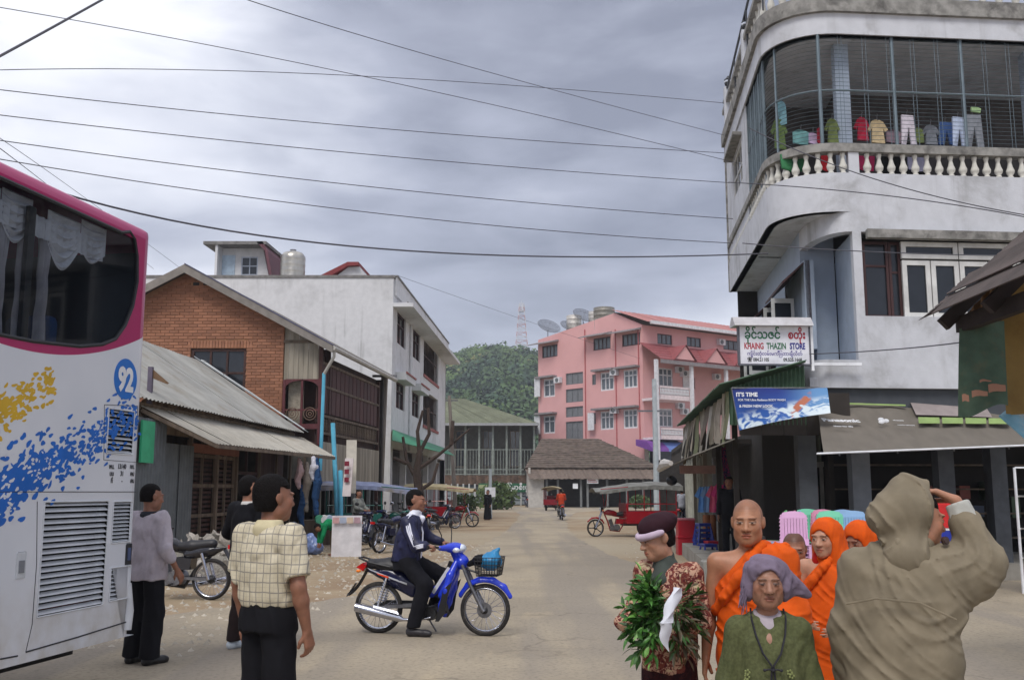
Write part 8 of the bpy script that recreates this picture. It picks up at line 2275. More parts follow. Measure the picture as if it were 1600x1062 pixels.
# ------------------------------------------------------------------ near shack eave, top right
def near_shack():
 O=Vector((3.9,9,0));t=thing('tarp_shack',O,0,'shack with ragged dark tin eave and ochre tarpaulin wall at the right edge','shack')
 L=lambda x,y,D: PD(x,y,D)-O
 a,b=L(1452,492,9),L(1640,322,9.0);RT=mat('rusty_dark_tin',(78,68,64),.8,.1,var=.3,scale=3,stain=(44,36,34),sfac=.6,rand=.15,bump=.4,bscale=14)
 rnd=random.Random(8);n=6
 for k in range(n):
  p,q=a.lerp(b,k/n),a.lerp(b,(k+1.2)/n);e=Vector((rnd.uniform(-.02,.02),rnd.uniform(-.15,.1),.03*(k % 2)))
  m=MB();nn=24
  A_,B_,C_,D_=p+e,q+e,q+e+Vector((0,-5,0)),p+e+Vector((0,-5,0))
  m.grid(A_,B_,C_,D_,16,4,lambda u,v: (0,.03*math.sin(u*29),.012*math.sin(u*50)),.01);m.build('roof_sheet',RT,t)
 DK=mat('dark_rafter',(44,34,32),.9,var=.3)
 for dy in (-.05,-.9,-1.8,-2.7,-3.6): m=MB();m.beam(a+Vector((.1,dy,-.10)),b+Vector((0,dy,-.10)),.07,.12);m.build('rafter',DK,t)
 m=MB();m.beam(L(1500,508,9),L(1500,508,9)+Vector((0,-4,0)),.08,.14);m.build('eave_beam',DK,t)
 tipm=MB();tipm.prism([(0,0),(.30,.22),(.30,.16)],0,.05);o=tipm.build('split_board',DK,t);o.location=L(1437,500,8.95)
 m=MB();m.grid(L(1501,500,9.05),L(1680,330,9.05),L(1680,430,9.0),L(1501,530,9.0),8,2,None,.03);m.build('gable_board',mat('dark_ochre_board',(74,50,34),.9,var=.3),t)
 OC=mat('ochre_tarpaulin',(150,122,66),.75,var=.12,scale=3,stain=(116,84,40),sfac=.6,sscale=2)
 m=MB();m.grid(L(1572,648,8.9),L(1720,640,8.6),L(1720,380,8.7),L(1566,440,8.9),14,14,lambda u,v: (0,.03*math.sin(u*13+v*2),0),.006);m.build('tarpaulin',OC,t,True)
 m=MB();m.grid(L(1502,540,8.98),L(1572,520,8.95),L(1572,420,8.95),L(1502,500,8.98),10,4,lambda u,v: (0,.025*math.sin(u*28),0),.006);m.build('ragged_cloth',mat('brown_ragged_cloth',(112,82,50),.9,var=.3),t)
 m=MB();m.grid(L(1497,650,8.85),L(1574,634,8.78),L(1572,500,8.8),L(1502,512,8.85),12,12,lambda u,v: (0,.04*math.sin(u*6+v*1.5),-.03*math.sin(u*6.2)*(1-v)),.006)
 gs=m.build('green_banner',mat('faded_green_banner',(66,88,72),.8,var=.15,scale=9,stain=(104,92,66),sfac=.35,sscale=9),t,True)
 FP_=mat('faded_pink_print',(150,110,90),.8)
 for x,y,w_,h_ in ((1503,628,10,12),(1518,621,24,9),(1544,614,26,12),(1530,598,18,3),(1515,555,30,26)):
  if w_ == 30: continue
  p,q_=L(x,y,8.74),L(x+w_,y-h_*.9-w_*.12,8.71);m=MB();m.grid(p,Vector((q_.x,q_.y,p.z+w_*.0008)),q_,Vector((p.x,p.y,q_.z)),4,1,lambda u,v: (0,-.01,.008*math.sin(u*30)),.003);m.build('faded_print',FP_,gs)
 m=MB();m.quadsheet(L(1560,650,8.8),L(1640,720,8.6),L(1640,640,9.3),L(1578,636,9.3),.01);m.build('blue_flap',mat('blue_white_flap',(110,160,180),.6,stain=(200,190,180),sfac=.8,sscale=3),t)
 m=MB();m.box(1.15,1.3,-.1,.05,0,3.9);m.box(1.15,1.3,-4,-3.85,0,3.6);m.build('post',DK,t)
near_shack()
# ------------------------------------------------------------------ three-wheelers
def trike(loc,rz,c1,label,canopy,group='three-wheeled taxis'):
 t=thing('three_wheel_taxi',loc,rz,label,'three-wheeler',group);sub=MB()
 street_bike(t,c1,.02,front_only=True,red_frame=True)
 for g in (1,-1): wheel(t,-1.25,.30,.30,w=.12,y=.52*g,cast=True)
 m=MB();m.tube([(-1.25,-.5,.3),(-1.25,.5,.3)],.04,8);m.beam((-.3,.25,.42),(-2.1,.25,.42),.06,.08);m.beam((-.3,-.25,.42),(-2.1,-.25,.42),.06,.08);m.build('chassis',BLACKP,t)
 for g in (1,-1): m=MB();m.bbox(-2.1,-.35,.60*g-.02,.60*g+.02,.50,.88,.008);m.build('side_panel',c1,t)
 m=MB();m.bbox(-2.12,-.33,-.62,.62,.46,.50,.01);m.build('floor',c1,t);m=MB();m.box(-.37,-.33,-.58,.58,.50,1.15);m.box(-2.12,-2.08,-.58,.58,.5,.88);m.build('end_panel',c1,t)
 for g in (1,-1): m=MB();m.bbox(-2.0,-.45,.40*g-.16,.40*g+.16,.80,.88,.02);m.build('bench',SEATM,t)
 for g in (1,-1):
  m=MB()
  for x in (-2.08,-1.5,-.95,-.38): m.tube([(x,.6*g,.85),(x,.6*g,1.72)],.018,6)
  m.tube([(-2.08,.6*g,1.12),(-.38,.6*g,1.12)],.016,6);m.tube([(-.38,.6*g,1.7),(.55,.5*g,1.62)],.016,6);m.tube([(.3,.12*g,1.0),(.3,.45*g,1.62)],.012,5);m.build('canopy_frame',c1,t,True)
 m=MB();m.grid((-2.3,-.72,1.70),(.75,-.58,1.52),(.75,.58,1.52),(-2.3,.72,1.70),24,12,lambda u,v: (0,0,.13*math.sin(v*3.14)+.10*math.sin(min(1,u*1.15)*3.14)+.012*math.sin(u*25)),.02);m.build('canopy',canopy,t,True)
 m=MB()
 for g in (1,-1): m.grid((-2.3,.72*g,1.70),(.6,.60*g,1.55),(.6,.61*g,1.46),(-2.3,.73*g,1.56),30,2,lambda u,v: (0,.02*math.sin(u*60)*v,.10*math.sin(min(1,u*1.1)*3.14)),.006)
 m.build('canopy_valance',canopy,t)
 return t
DRED=paint('dark_red_paint',(140,16,30));GT=mat('grey_canvas_top',(112,112,108),.8,var=.2);TT=mat('tan_canvas_top',(150,138,108),.8);BT=mat('blue_canvas_top',(104,112,140),.7,var=.2,stain=(150,136,104),sfac=.6)
def at_g(x,y,dx=0.,dy=0.): p=PG(x,y);return (p.x+dx,p.y+dy,0)
trike(at_g(930,838,.64),R(180+7),DRED,'red three-wheeled taxi with grey canopy facing left, beside the red cooler boxes',GT)
trike(at_g(738,823,-.64),R(-6),DRED,'red three-wheeled taxi with tan canopy facing right, beyond the blue motorcycle',TT)
trike(at_g(655,846,-.9,.6),R(8),GREENP,'green three-wheeled taxi with blue-grey canopy parked outside the white building',BT)
trike(at_g(873,797,-.3),R(80),MAROON,'small distant three-wheeled taxi with pale canopy in front of the market hall',TT)
t=thing('helmet',at_g(1052,862),0,'black helmet on the rear rail of the right red taxi','helmet');t.location.z=1.72;m=MB();m.ball((0,0,.12),(.15,.13,.13),14,9);m.build('helmet',BLACKP,t,True)
# ------------------------------------------------------------------ parked motorcycles
def pbike(x,y,rz,kind,c1,label,dx=0.):
 p=at_g(x,y,dx);t=thing('motorcycle',p,R(rz),label,'motorcycle');(scooter(t,c1,DKGREY if c1 != DKGREY else c1,.02) if kind else street_bike(t,c1,.018));return t
pbike(272,936,172,0,DKGREY,'dark motorcycle behind the man in the pale grey shirt, its rear wheel showing',-.05)
pbike(615,862,60,0,DKBLUE,'dark blue motorcycle parked outside the tile boards, rear towards camera')
pbike(640,852,75,1,GREENP,'green scooter parked between the dark blue motorcycle and the green taxi',-.1)
b0=pbike(870,790,100,1,DKBLUE,'dark scooter left of the distant taxi at the market hall');
for x,y,rz,lab in ((915,790,15,'pale scooter standing side on under the middle of the market hall eave'),(895,789,80,'scooter just right of the distant taxi at the market hall'),(940,790,95,'scooter at the right part of the market hall'),(965,791,85,'scooter at the far right post of the market hall'),(823,792,95,'scooter parked at the left white wall of the market hall')): copy_tree(b0,at_g(x,y),R(rz),lab)
copy_tree(b0,at_g(586,850),R(40),'scooter parked left of the dark blue motorcycle by the tile boards');copy_tree(b0,at_g(660,838),R(110),'scooter parked nearest the left red taxi');copy_tree(b0,at_g(568,858),R(75),'scooter parked beside the white tile board');copy_tree(b0,at_g(690,826),R(30),'scooter parked behind the left red taxi');copy_tree(b0,at_g(1066,822),R(70),'scooter parked behind the right red taxi at the shop fronts')
# ------------------------------------------------------------------ smaller figures
def figure(loc,rz,sc,label,top,bottom,skirt=False,j=None,hem=.8,Rm=None,hat=None,skin=SKIN_B):
 r=thing('person',loc,R(rz),label,'person');r.scale=(sc,)*3;j=j or joints();Rm=rotm() if Rm is None else Rm
 body(r,j,skin,1.05,Rm,s=.012,coarse=.017);hair(r,j,HAIR,1.05,Rm,s=.013)
 def b(sd):
  ch,pe=j['chest'],j['pelvis'];sh=(j['shL']+j['shR'])/2
  sd.cone(pe+[0,0,-.02],ch,.17,.165,.05);sd.cone(ch,sh+[0,0,-.03],.16,.10,.05)
  for g in 'LR': sleeve(sd,j,g,.078,.068,.055,1.8)
 allp=np.array(list(j.values()));garment(r,'shirt',top,b,allp.min(0)-.22,allp.max(0)+.2,.017,folds(.008,36,(.1,.2,1),3,.5))
 if skirt: garment(r,'robe',bottom,lambda sd: loft(sd,[(.05,0,0,.24,.2),(.5,0,0,.2,.17),(1.0,0,0,.165,.13)],.02),(-.3,-.3,0),(.3,.3,1.1),.02,folds(.01,26,(0,0,1),5,.2),[below(.05)])
 else:
  garment(r,'trousers',bottom,lambda sd: [sd.cone(j['pelvis']+[0,0,-.02],(j['hipL']+j['hipR'])/2,.15,.14,.03)]+[(sd.cone(j['hip'+g],j['kn'+g],.095,.08,.03),sd.cone(j['kn'+g],j['an'+g],.08,.07,.03)) for g in 'LR'],allp.min(0)-.15,allp.max(0)+.15,.018)
 return r
sit=lambda z=.45: joints(head=(0,-.02,z+.78),neck=(0,.0,z+.62),shL=(.165,0,z+.56),shR=(-.165,0,z+.56),chest=(0,0,z+.42),pelvis=(0,.02,z+.12),hipL=(.09,0,z+.1),hipR=(-.09,0,z+.1),knL=(.12,-.42,z+.08),knR=(-.12,-.42,z+.08),anL=(.12,-.40,z-.35),anR=(-.12,-.40,z-.35),footL=(.12,-.54,z-.40),footR=(-.12,-.54,z-.40),elL=(.22,-.1,z+.33),elR=(-.22,-.1,z+.33),wrL=(.12,-.34,z+.26),wrR=(-.12,-.34,z+.26))
grn=cloth('green_jersey',(20,120,76));tan=cloth('tan_shorts',(120,104,84));gry=cloth('grey_shirt_cloth',(120,122,118));org=cloth('rust_red_jacket',(176,62,34));blk=BLACK_CLOTH;wht_=cloth('pale_top',(170,172,180))
bend=joints(head=(0,-.52,.86),neck=(0,-.40,.90),shL=(.15,-.32,.92),shR=(-.15,-.32,.92),chest=(0,-.18,.95),pelvis=(0,.08,.92),elL=(.18,-.40,.64),elR=(-.18,-.40,.64),wrL=(.12,-.45,.38),wrR=(-.12,-.45,.38))
figure(at_g(521,868),-62,.80,'child in a green top bending down beside the tile boards',grn,tan,j=bend,Rm=rotm(0,1.0))
figure(tuple(PG(575,846)+Vector((-.2,-.9,.32))),60,.95,'person in a grey shirt sitting in the green taxi',gry,blk,j=sit())
p=PD(1140,790,20.5);figure((p.x,p.y,.3),-20,.95,'dark dressed stall seller standing among the hanging clothes',blk,blk)
figure(at_g(762,812),-40,.97,'person in a long black robe with a white strip standing in the far street',blk,blk,True)
figure(at_g(800,791,0,-1),-10,1.0,'person squatting against the pale slatted house front',cloth('dark_blue_top',(36,40,70)),blk,j=sit(.3))
figure(tuple(PG(1062,822)+Vector((.1,-.2,.42))),150,.95,'person in a pale top sitting on the scooter behind the right red taxi',wht_,blk,j=sit(.42))
fb=pbike(877,812,92,1,DKGREY,'motorcycle ridden away down the street by the rider in rust red')
figure(tuple(PG(877,812)+Vector((0,-.1,.38))),180,.97,'rider in a rust red jacket riding away down the far street',org,tan,j=sit(.42))
figure(tuple(PG(920,790)+Vector((0,0,.38))),90,.97,'person in pale clothes on the scooter under the market hall eave',wht_,blk,j=sit(.42))
# ------------------------------------------------------------------ plastic chairs
CH={}
def chair_parts():
 b=MB();W_,H_=.42,.46;z0=.42
 for k in range(8):  # slotted back
  x=-.155+k*.044;b.box(x-.019,x+.019,.205,.215,z0+.06,z0+H_-.07)
 b.grid((-.21,.19,z0),(.21,.19,z0),(.21,.20,z0+.08),(-.21,.20,z0+.08),4,1,None,.012);b.grid((-.21,.215,z0+H_-.09),(.21,.215,z0+H_-.09),(.15,.235,z0+H_),(-.15,.235,z0+H_),8,3,lambda u,v: (0,.02*math.sin(u*3.1),.02*math.sin(u*3.1)*v),.012)
 for g in (1,-1): b.beam((.19*g,.20,z0),(.18*g,.222,z0+H_-.03),.045,.02)
 s_=MB();s_.grid((-.21,-.2,.42),(.21,-.2,.42),(.2,.2,.41),(-.2,.2,.41),6,6,lambda u,v: (0,0,-.02*math.sin(u*3.1)*math.sin(v*3.1)),.012)
 l=MB();l.prism([(-.018,.42),(.018,.42),(.03,0),(.0,0)],-.016,.016)
 return b,s_,l
CB=[c for c in chair_parts()]
def chair(loc,rz,mt,label,group='stacked plastic chairs'):
 t=thing('plastic_chair',loc,rz,label,'chair',group);key=mt.name
 if key not in CH: CH[key]=(CB[0].mesh('backrest',mt),CB[1].mesh('seat',mt,True),CB[2].mesh('leg',mt))
 B_,S_,L_=CH[key];inst('backrest',B_,t);inst('seat',S_,t)
 for x,y in ((.19,-.18),(.19,.18),(-.19,-.18),(-.19,.18)): inst('leg',L_,t,(x,y,0),(0,0,0 if x > 0 else math.pi))
 return t
pl=lambda n,c: mat('plastic_'+n,c,.35,var=.03,spec=.5)
MINT,PINK,SKY_,LIL,APPLE=pl('mint',(120,205,170)),pl('pink',(222,150,176)),pl('sky',(140,176,214)),pl('lilac',(214,170,206)),pl('apple',(110,200,120))
ordn=('lowest','second','third','fourth','fifth','sixth','seventh','top')
for x,D,mt,cn,n,rz in ((1213,15.9,APPLE,'apple green',5,80),(1226,15.7,PINK,'pink',5,78),(1234,15.4,SKY_,'sky blue',5,76),(1240,14.9,LIL,'lilac',5,168),(1263,16.8,MINT,'mint green, rear',5,175),(1291,16.4,PINK,'rose pink, rear',5,190),(1298,15.3,MINT,'mint green, front',4,172),(1322,16.2,SKY_,'sky blue, rear',5,185),(1338,15.3,SKY_,'sky blue, front',5,180)):
 p=PD(x,800,D)
 z=.0
 n=8;p.z=0
 for k in range(n): chair((p.x+.013*k*math.sin(R(rz+180)),p.y-.013*k*math.cos(R(rz+180)),z+k*.055),R(rz+180),mt,'%s plastic chair in the %s stack' % (ordn[k] if k < n-1 else 'top',cn))
# ------------------------------------------------------------------ stall goods
def boxthing(name,x,y,w,d,h,mt,label,cat,rz=0,z=0,lid=None,D=None):
 p=PG(x,y) if D is None else PD(x,y,D);o=thing(name,(p.x,p.y,z if D is None else p.z),R(rz),label,cat);m=MB();m.bbox(-w/2,w/2,-d/2,d/2,0,h*(.9 if lid else 1),.015);m.build('body',mt,o)
 if lid: m=MB();m.bbox(-w/2-.015,w/2+.015,-d/2-.015,d/2+.015,h*.9,h,.012);m.build('lid',lid,o)
 return o
RB=mat('red_plastic',(176,26,44),.4,var=.06);RL=mat('pale_pink_plastic',(200,120,130),.4)
boxthing('cooler_box',1072,866,.44,.4,.46,RB,'lower red cooler box beside the blue stools','cooler box',lid=RB);boxthing('cooler_box',1072,866,.42,.38,.44,RB,'upper red cooler box with a paler lid stacked on the other','cooler box',z=.46,lid=RL)
def stool(x,y,mt,label,n=1,z=0.):
 p=PG(x,y);o=thing('stool',(p.x,p.y,z),R(10),label,'stool','plastic stools');m=MB();m.bbox(-.15,.15,-.15,.15,.40,.43,.01);m.box(-.14,.14,-.14,.14,.36,.40);m.build('seat',mt,o)
 for a in (1,-1):
  for b in (1,-1): m=MB();m.beam((.13*a,.13*b,.38),(.19*a,.19*b,0),.035,.03);m.build('leg',mt,o)
 m=MB()
 for a,b,c,d in ((1,1,1,-1),(1,-1,-1,-1),(-1,-1,-1,1),(-1,1,1,1)): m.beam((.16*a,.16*b,.18),(.16*c,.16*d,.18),.02,.02)
 m.build('stretcher',mt,o)
BLS=pl('navy',(34,54,140))
for k in range(4): stool(1100,872,BLS,'blue plastic stool, %s of the tall stack beside the red boxes' % ('bottom','second','third','topmost')[k],z=k*.13)
stool(1108,880,BLS,'low dark blue stool in front of the tall blue stack');stool(1113,874,RB,'red stool half behind the blue stack')
for k,x in enumerate((1119,1128)):
 p=PG(x,874);o=thing('mat_roll',(p.x,p.y+1,.0),0,('left' if k == 0 else 'right')+' of two brown rolls standing beside the blue stools','roll');m=MB();m.lathe([(.09,0),(.1,.1),(.1,.9),(.09,1.0),(.03,1.0)],n=14);m.build('roll',mat('brown_roll',(140,84,46),.6,var=.2),o,True)
for x,D,c,l in ((1103,25,(100,150,210),'light blue child shirt hanging leftmost at the stall'),(1112,24.6,(120,150,190),'blue grey shirt hanging second at the stall'),(1121,24.2,(200,90,120),'pink shirt hanging third at the stall'),(1130,23,(190,60,120),'bright pink dress hanging below the patterned scarf')):
 p=PD(x,800,D);o=thing('hanging_shirt',p,R(-30),l,'shirt');m=MB();m.grid((-.2,0,0),(.2,0,0),(.13,0,.62),(-.13,0,.62),8,6,lambda u,v: (0,.03*math.sin(u*14),0),.03);m.grid((-.28,0,.40),(-.18,0,.34),(-.1,0,.6),(-.13,0,.64),2,2,None,.03);m.grid((.18,0,.34),(.28,0,.40),(.13,0,.64),(.1,0,.6),2,2,None,.03);m.build('shirt',cloth('hung_%d' % c[0],c),o)
p=PD(1135,785,22);o=thing('hanging_scarf',(p.x,p.y,1.3),0,'long pink and navy patterned scarf hanging at the stall','scarf');m=MB();m.grid((-.12,0,0),(.1,0,0),(.05,0,1.25),(-.02,0,1.3),8,14,lambda u,v: (.04*math.sin(v*5),.03*math.sin(u*12),0),.02);m.build('scarf',print_mat('patterned_scarf_cloth',(170,50,100),(40,40,90),(60,60,110),(180,90,130),9),o)
o=boxthing('cooler_box',1480,862,.52,.4,.40,mat('blue_plastic',(30,50,160),.4),'blue and red cooler box with a white stripe behind the khaki hood','cooler box',z=.45,D=None);o.location=(PD(1480,800,16.9).x,16.9,.58)
m=MB();m.box(-.262,.262,-.203,.203,.36,.40);m.build('stripe',mat('print_white',(226,228,232),.4),o);m=MB();m.bbox(-.27,.27,-.21,.21,.40,.80,.02);m.build('top_half',mat('bright_red_plastic',(200,30,30),.4),o)
o2=thing('stall_table',(o.location.x,16.9,.0),0,'low wooden table under the blue and red cooler box','table');m=MB();m.box(-.7,.7,-.3,.3,.53,.575);m.build('table_top',PALEWOOD,o2)
for a in (-.62,.62):
 for b in (-.24,.24): m=MB();m.box(a-.03,a+.03,b-.03,b+.03,0,.53);m.build('leg',PALEWOOD,o2)
p=PD(1583,880,15.5);o=thing('display_rack',(p.x+.36,15.5,0),R(5),'white wire framed glass display rack at the right edge','rack');m=MB()
for x in (0,1.1):
 for y in (0,.4): m.beam((x,y,0),(x,y,1.95),.03)
for z in (.1,.55,1.0,1.5,1.95):
 for y in (0,.4): m.beam((.015,y,z),(1.085,y,z),.025)
m.build('frame',mat('print_white',(226,228,232),.4),o)
for z in (.55,1.0,1.5): m=MB();m.box(.02,1.08,.02,.38,z+.013,z+.02);m.build('shelf',GLASSD,o)
# gravel heap
rnd=random.Random(31);hp=PG(1545,893);o=thing('gravel_heap',(hp.x,hp.y+.3,0),0,'heap of grey gravel at the right side of the street','gravel heap');m=MB();hz=lambda x,y: max(0,.62-.62*math.hypot(x/1.1,y/.8))
vs=[(1.25*(i/24*2-1),.95*(j_/18*2-1)) for j_ in range(19) for i in range(25)];m.add([(x,y,hz(x,y)+.02*rnd.random()) for x,y in vs],[(j_*25+i,j_*25+i+1,(j_+1)*25+i+1,(j_+1)*25+i) for j_ in range(18) for i in range(24)]);m.build('heap',mat('grey_gravel',(128,124,116),.95,var=.3,scale=30,bump=.8,bscale=60),o,True)
# rubble heap of broken stone, each large stone a part
rp=PG(338,905);o=thing('rubble_heap',(rp.x,rp.y,0),0,'heap of broken pale stones beside the dark motorcycle','rubble');hz=lambda x,y: max(0,.78*(1-(x/1.25)**2-(y/1.0)**2))
SM=mat('broken_stone',(156,150,142),.9,var=.2,scale=6,rand=.28,bump=.5,bscale=18);me=[]
for k in range(9):
 m=MB();q=[Vector((rnd.gauss(0,1),rnd.gauss(0,1),rnd.gauss(0,.7))).normalized()*rnd.uniform(.8,1.1) for _ in range(11)]
 import bmesh as _b;bm=_b.new();[bm.verts.new(v) for v in q];_b.ops.convex_hull(bm,input=bm.verts);mm=bpy.data.meshes.new('stone');bm.to_mesh(mm);bm.free();mm.materials.append(SM);me.append(mm)
for k in range(230):
 x,y=rnd.uniform(-1.3,1.3),rnd.uniform(-1.1,.9);r_=rnd.choice((.07,.09,.12,.16,.2))*rnd.uniform(.7,1.1)
 if hz(x,y) <= 0 and rnd.random() < .75: continue
 inst('stone',rnd.choice(me),o,(x,y,hz(x,y)+r_*.1),(rnd.random()*6,rnd.random()*6,rnd.random()*6),(r_,r_*rnd.uniform(.6,1),r_*rnd.uniform(.35,.8)))
m=MB();m.ball((0,0,0),(1.2,.95,.66),20,10);m.build('earth_core',MATS['grey_gravel'],o,True)
# tile boards and stall things on the left
def board(x,y,w,h,D,mt,label,lean=.2,rz=10,name='tile_board',cat='board'):
 p=PD(x,y,D);o=thing(name,(p.x,D,max(0,p.z) if p.z > .3 else 0),R(rz),label,cat);m=MB(lambda a,b,c: Vector((a,b+lean*c,c)));m.box(-w/2,w/2,0,.03,0,h);m.build('board',mt,o);return o
WB=mat('white_board',(206,204,208),.5,stain=(180,160,150),sfac=.3)
o=board(541,862,.72,.98,24.6,WB,'large white tile board standing beside the bending child',.08,6)
for k in range(4): m=MB();m.box(-.34+k*.17,-.19+k*.17,-.012,-.002,.80,.94);m.build('sample_tile',mat('tile_%d' % k,((190,150,150),(160,170,190),(200,180,160),(170,140,150))[k],.3),o)
board(548,770,.26,1.35,25.6,mat('striped_board',(196,190,178),.6),'tall narrow pale board leaning by the blue canopy',.1,12);o=board(541,775,.22,.95,25.2,mat('white_red_board',(200,190,190),.6),'narrow white board with dark red marks leaning by the tile board',.15,-12)
m=MB()
for z in (.35,.55,.75): m.box(-.06,.06,-.01,-.002,z,z+.12)
m.build('red_mark',mat('dark_red_print',(120,30,50),.5),o)
o=boxthing('stall_table',517,850,1.9,.7,.72,OLDWOOD,'low brown stall table behind the bending child','table',8);
for x,c,l in ((500,(60,140,110),'green roll on the stall table'),(508,(205,205,205),'white roll on the stall table'),(516,(150,170,190),'pale blue roll on the stall table')):
 p=PD(x,800,26.1);k=thing('cloth_roll',(p.x,p.y,.84),R(15),l,'roll');m=MB();m.tube([(0,-.28,0),(0,.28,0)],.12,12);m.build('roll',mat('roll_%d' % c[0],c,.6),k,True)
for x,z0,z1,c,l in ((478,1.0,2.3,(130,30,60),'dark red cloth hanging from the tin awning'),(472,.6,1.7,(40,70,110),'navy cloth hanging from the tin awning'),(494,.9,2.4,(40,130,170),'tangled blue rope hanging from the tin awning'),(488,1.8,2.45,(190,190,200),'white packets hanging from the tin awning'),(466,1.6,2.4,(200,170,170),'pink and white packets hanging from the tin awning')):
 p=PD(x,765,26.5);k=thing('hanging_goods',(p.x,p.y,z0),0,l,'hanging goods');garment(k,'bundle',cloth('goods_%d' % c[0],c),lambda sd: sd.chain([(0,0,z1-z0),(.04,0,(z1-z0)*.6),(-.03,.02,(z1-z0)*.35),(.02,0,.08)],[.05,.11,.09,.07],.03),(-.2,-.2,-.05),(.2,.2,z1-z0+.08),.025,folds(.03,40,(.1,0,1),x,.8))
for x,y,c,l,s_ in ((462,858,(150,160,190),'clear plastic sacks piled at the stall front',.5),(490,866,(120,140,190),'bluish plastic wrapped bundle on the ground by the child',.36),(548,866,(60,90,160),'blue plastic bundle behind the child',.25)):
 p=PG(x,y);k=thing('plastic_sack',(p.x,p.y,0),0,l,'sack');garment(k,'sack',mat('sack_%d' % c[0],c,.25,var=.3,scale=14,spec=.6),lambda sd: (sd.ell((0,0,s_*.5),(s_*.7,s_*.5,s_*.55),.05),sd.ell((-.1,0,s_*1.0),(s_*.4,s_*.4,s_*.5),.08)),(-s_,-s_,-.02),(s_,s_,s_*1.7),.03,folds(.03,30,(.3,.2,.8),x,.8),[below(.0)])
# ------------------------------------------------------------------ poles, dead tree, bush, wires
def pole(x0,y0,x1,D,mt,r,label,arms=(),lean=0.):
 a=PD(x0,y0,D);b=PD(x1,765,D);b.z=0;o=thing('utility_pole',b,0,label,'pole');top=Vector((a.x-b.x,0,a.z));m=MB();m.tube([(0,0,0),top*.5,top],[r,r*.85,r*.7],8);m.build('pole',mt,o,True)
 for z,w in arms: m=MB();q=top*(z/a.z);m.beam(q+Vector((-w,0,0)),q+Vector((w,0,0)),.08,.1);m.build('cross_arm',STEEL,o)
 return o
WP_=mat('weathered_pole',(120,112,104),.9,var=.25,vec=(1,1,.2));CP=mat('pale_concrete_pole',(168,176,180),.8)
pole(601,588,590,40.5,WP_,.20,'thick leaning wooden pole in front of the white building',((6.2,.5),));pole(702,618,712,72,WP_,.16,'thin leaning pole before the green roofed house',((8.0,.6),))
o=pole(766,732,766,58,CP,.12,'short concrete pole with a white notice beside the robed figure');m=MB();m.box(-.3,.3,-.2,-.15,1.2,1.75);m.build('notice',mat('print_white',(226,228,232),.4),o)
pole(1022,592,1026,60,CP,.19,'tall pale concrete pole in front of the pink hotel',((6.3,1.0),))
tr_=thing('dead_tree',(PD(655,765,38).x,38,0),0,'bare lopped tree in front of the white building','tree');BK_=mat('dark_bark',(66,54,48),.95,var=.3,bump=.5,bscale=20);rnd=random.Random(2)
m=MB();m.tube([(0,0,0),(.05,0,1.2),(-.1,0,2.2),(0,0,3.0)],[.22,.18,.16,.12],8);m.build('trunk',BK_,tr_,True)
for pts in ([(-.1,0,2.0),(-.5,.1,2.7),(-.65,0,3.6)],[(0,0,2.9),(-.1,0,3.8),(.1,0,4.6)],[(0,0,2.4),(.7,0,2.9),(1.3,.1,3.4),(1.9,0,3.9)],[(1.2,0,3.3),(1.25,0,4.2)],[(-.1,0,1.5),(.5,0,1.9),(.7,0,2.6)],[(-.5,.1,2.6),(-1.0,0,2.8)],[(0,0,3.0),(.35,0,3.7),(.3,0,4.7)]): m=MB();m.tube(pts,[.09-.018*i for i in range(len(pts))],6);m.build('branch',BK_,tr_,True)
def bush(x,y,r,label,c):
 p=PG(x,y);o=thing('bush',(p.x,p.y,0),0,label,'bush');rs=np.random.RandomState(int(x));n=900;d=rs.normal(size=(n,3));d /= np.linalg.norm(d,axis=1)[:,None];c_=d*(r*(.5+.55*rs.rand(n)))[:,None]*[1.3,1,.9]+[0,0,r*.8];a=rs.normal(size=(n,3))*.11*r;b=rs.normal(size=(n,3))*.06*r
 V=np.stack([c_+a,c_+b,c_-a,c_-b],1).reshape(-1,3);V[:,2]=np.maximum(V[:,2],.01);q=np_mesh('foliage',V,np.arange(n*4).reshape(n,4),mat('bush_leaf',c,.8,var=.3),o,smooth=False,it=0)
 m=MB();m.tube([(0,0,0),(0,0,r)],.06,5);m.build('stem',BK_,o)
bush(776,796,1.3,'green bush against the pale slatted front right of the robed figure',(74,92,50));bush(1000,794,.7,'low green weeds at the foot of the market hall',(84,100,56));bush(726,800,.8,'small bush at the front of the green roofed house',(70,88,50))
WI=mat('black_cable',(74,74,82),.7)
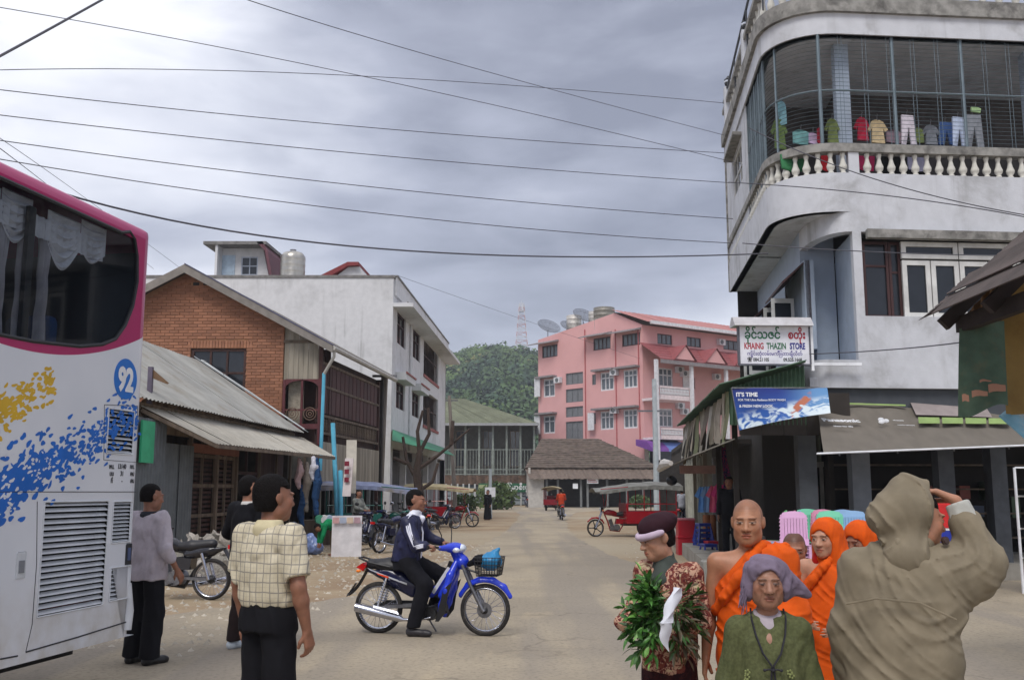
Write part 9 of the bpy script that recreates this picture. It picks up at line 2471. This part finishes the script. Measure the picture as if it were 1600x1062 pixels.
wires=[((-200,118),(1140,162),(500,116),16,30),((-200,116),(1145,240),(560,198),15,26),((-200,155),(1145,286),(560,240),15,25),((-200,190),(1145,342),(560,290),15,24),((-200,213),(1145,380),(560,330),15,23),
  ((-200,-20),(1160,257),(560,118),12,22),((380,-2),(1134,212),(760,112),12,25),((1138,285),(1700,360),(1420,310),17.0,14),((1160,380),(1700,400),(1400,395),17.2,15),((1170,200),(1700,350),(1400,290),17.0,14),((-60,178),(290,425),(120,300),12,40),((0,232),(240,420),(120,325),12,40),((620,430),(1000,560),(820,500),44,80),((1265,553),(1500,535),(1380,547),17.2,12)]
desc=['highest thin cable crossing the whole sky','second long cable ending on the balcony wall','third long cable ending on the corner building','fourth long cable ending on the corner building','lowest of the thin parallel cables across the sky','diagonal cable from the upper left corner to the balcony','steep diagonal cable starting at the top centre','cable crossing the balcony front to the right','cable crossing the recess wall of the corner building','slanting cable over the balustrade','faint cable above the coach roof dropping to the brick house','lower faint cable above the coach roof','thin cable from the white building towards the pink hotel','thin cable below the white casement windows']
def wire(a,b,c,Da,Db,label,r=.011):
 P0,P2,P1=PD(*a,Da),PD(*b,Db),PD(*c,(Da+Db)/2);pts=[]
 for k in range(25):
  t_=k/24;C1=P1*2-(P0+P2)/2;pts.append(P0*(1-t_)**2+C1*2*t_*(1-t_)+P2*t_**2)
 m=MB();m.tube(pts,r,5);return prop(m.build('power_line',WI,None,True),label,'cable')
for (a,b,c,Da,Db),l in zip(wires,desc): wire(a,b,c,Da,Db,l,.0065 if Da < 14 else .009)
wire((-60,120),(170,-6),(60,55),8,10,'thick twisted cable in the top left corner',.013);wire((80,297),(1200,396),(640,392),10,17.3,'thick drooping cable with ties from the coach to the corner building',.012)
# ------------------------------------------------------------------ light haze over the far end
hb=MB();hb.box(-600,600,-60,1000,-12,110);hz_=bpy.data.materials.new('haze_air');hz_.use_nodes=True;n_=hz_.node_tree;n_.nodes.clear();o_=n_.nodes.new('ShaderNodeOutputMaterial');pv=n_.nodes.new('ShaderNodeVolumePrincipled')
pv.inputs['Color'].default_value=(.84,.9,1,1);pv.inputs['Density'].default_value=.0005;n_.links.new(pv.outputs[0],o_.inputs['Volume']);prop(hb.build('haze',hz_),'thin pale haze in the air over the street and hill','haze',kind='stuff')
print('SCRIPT TIME',round(time.time()-T_START,1))
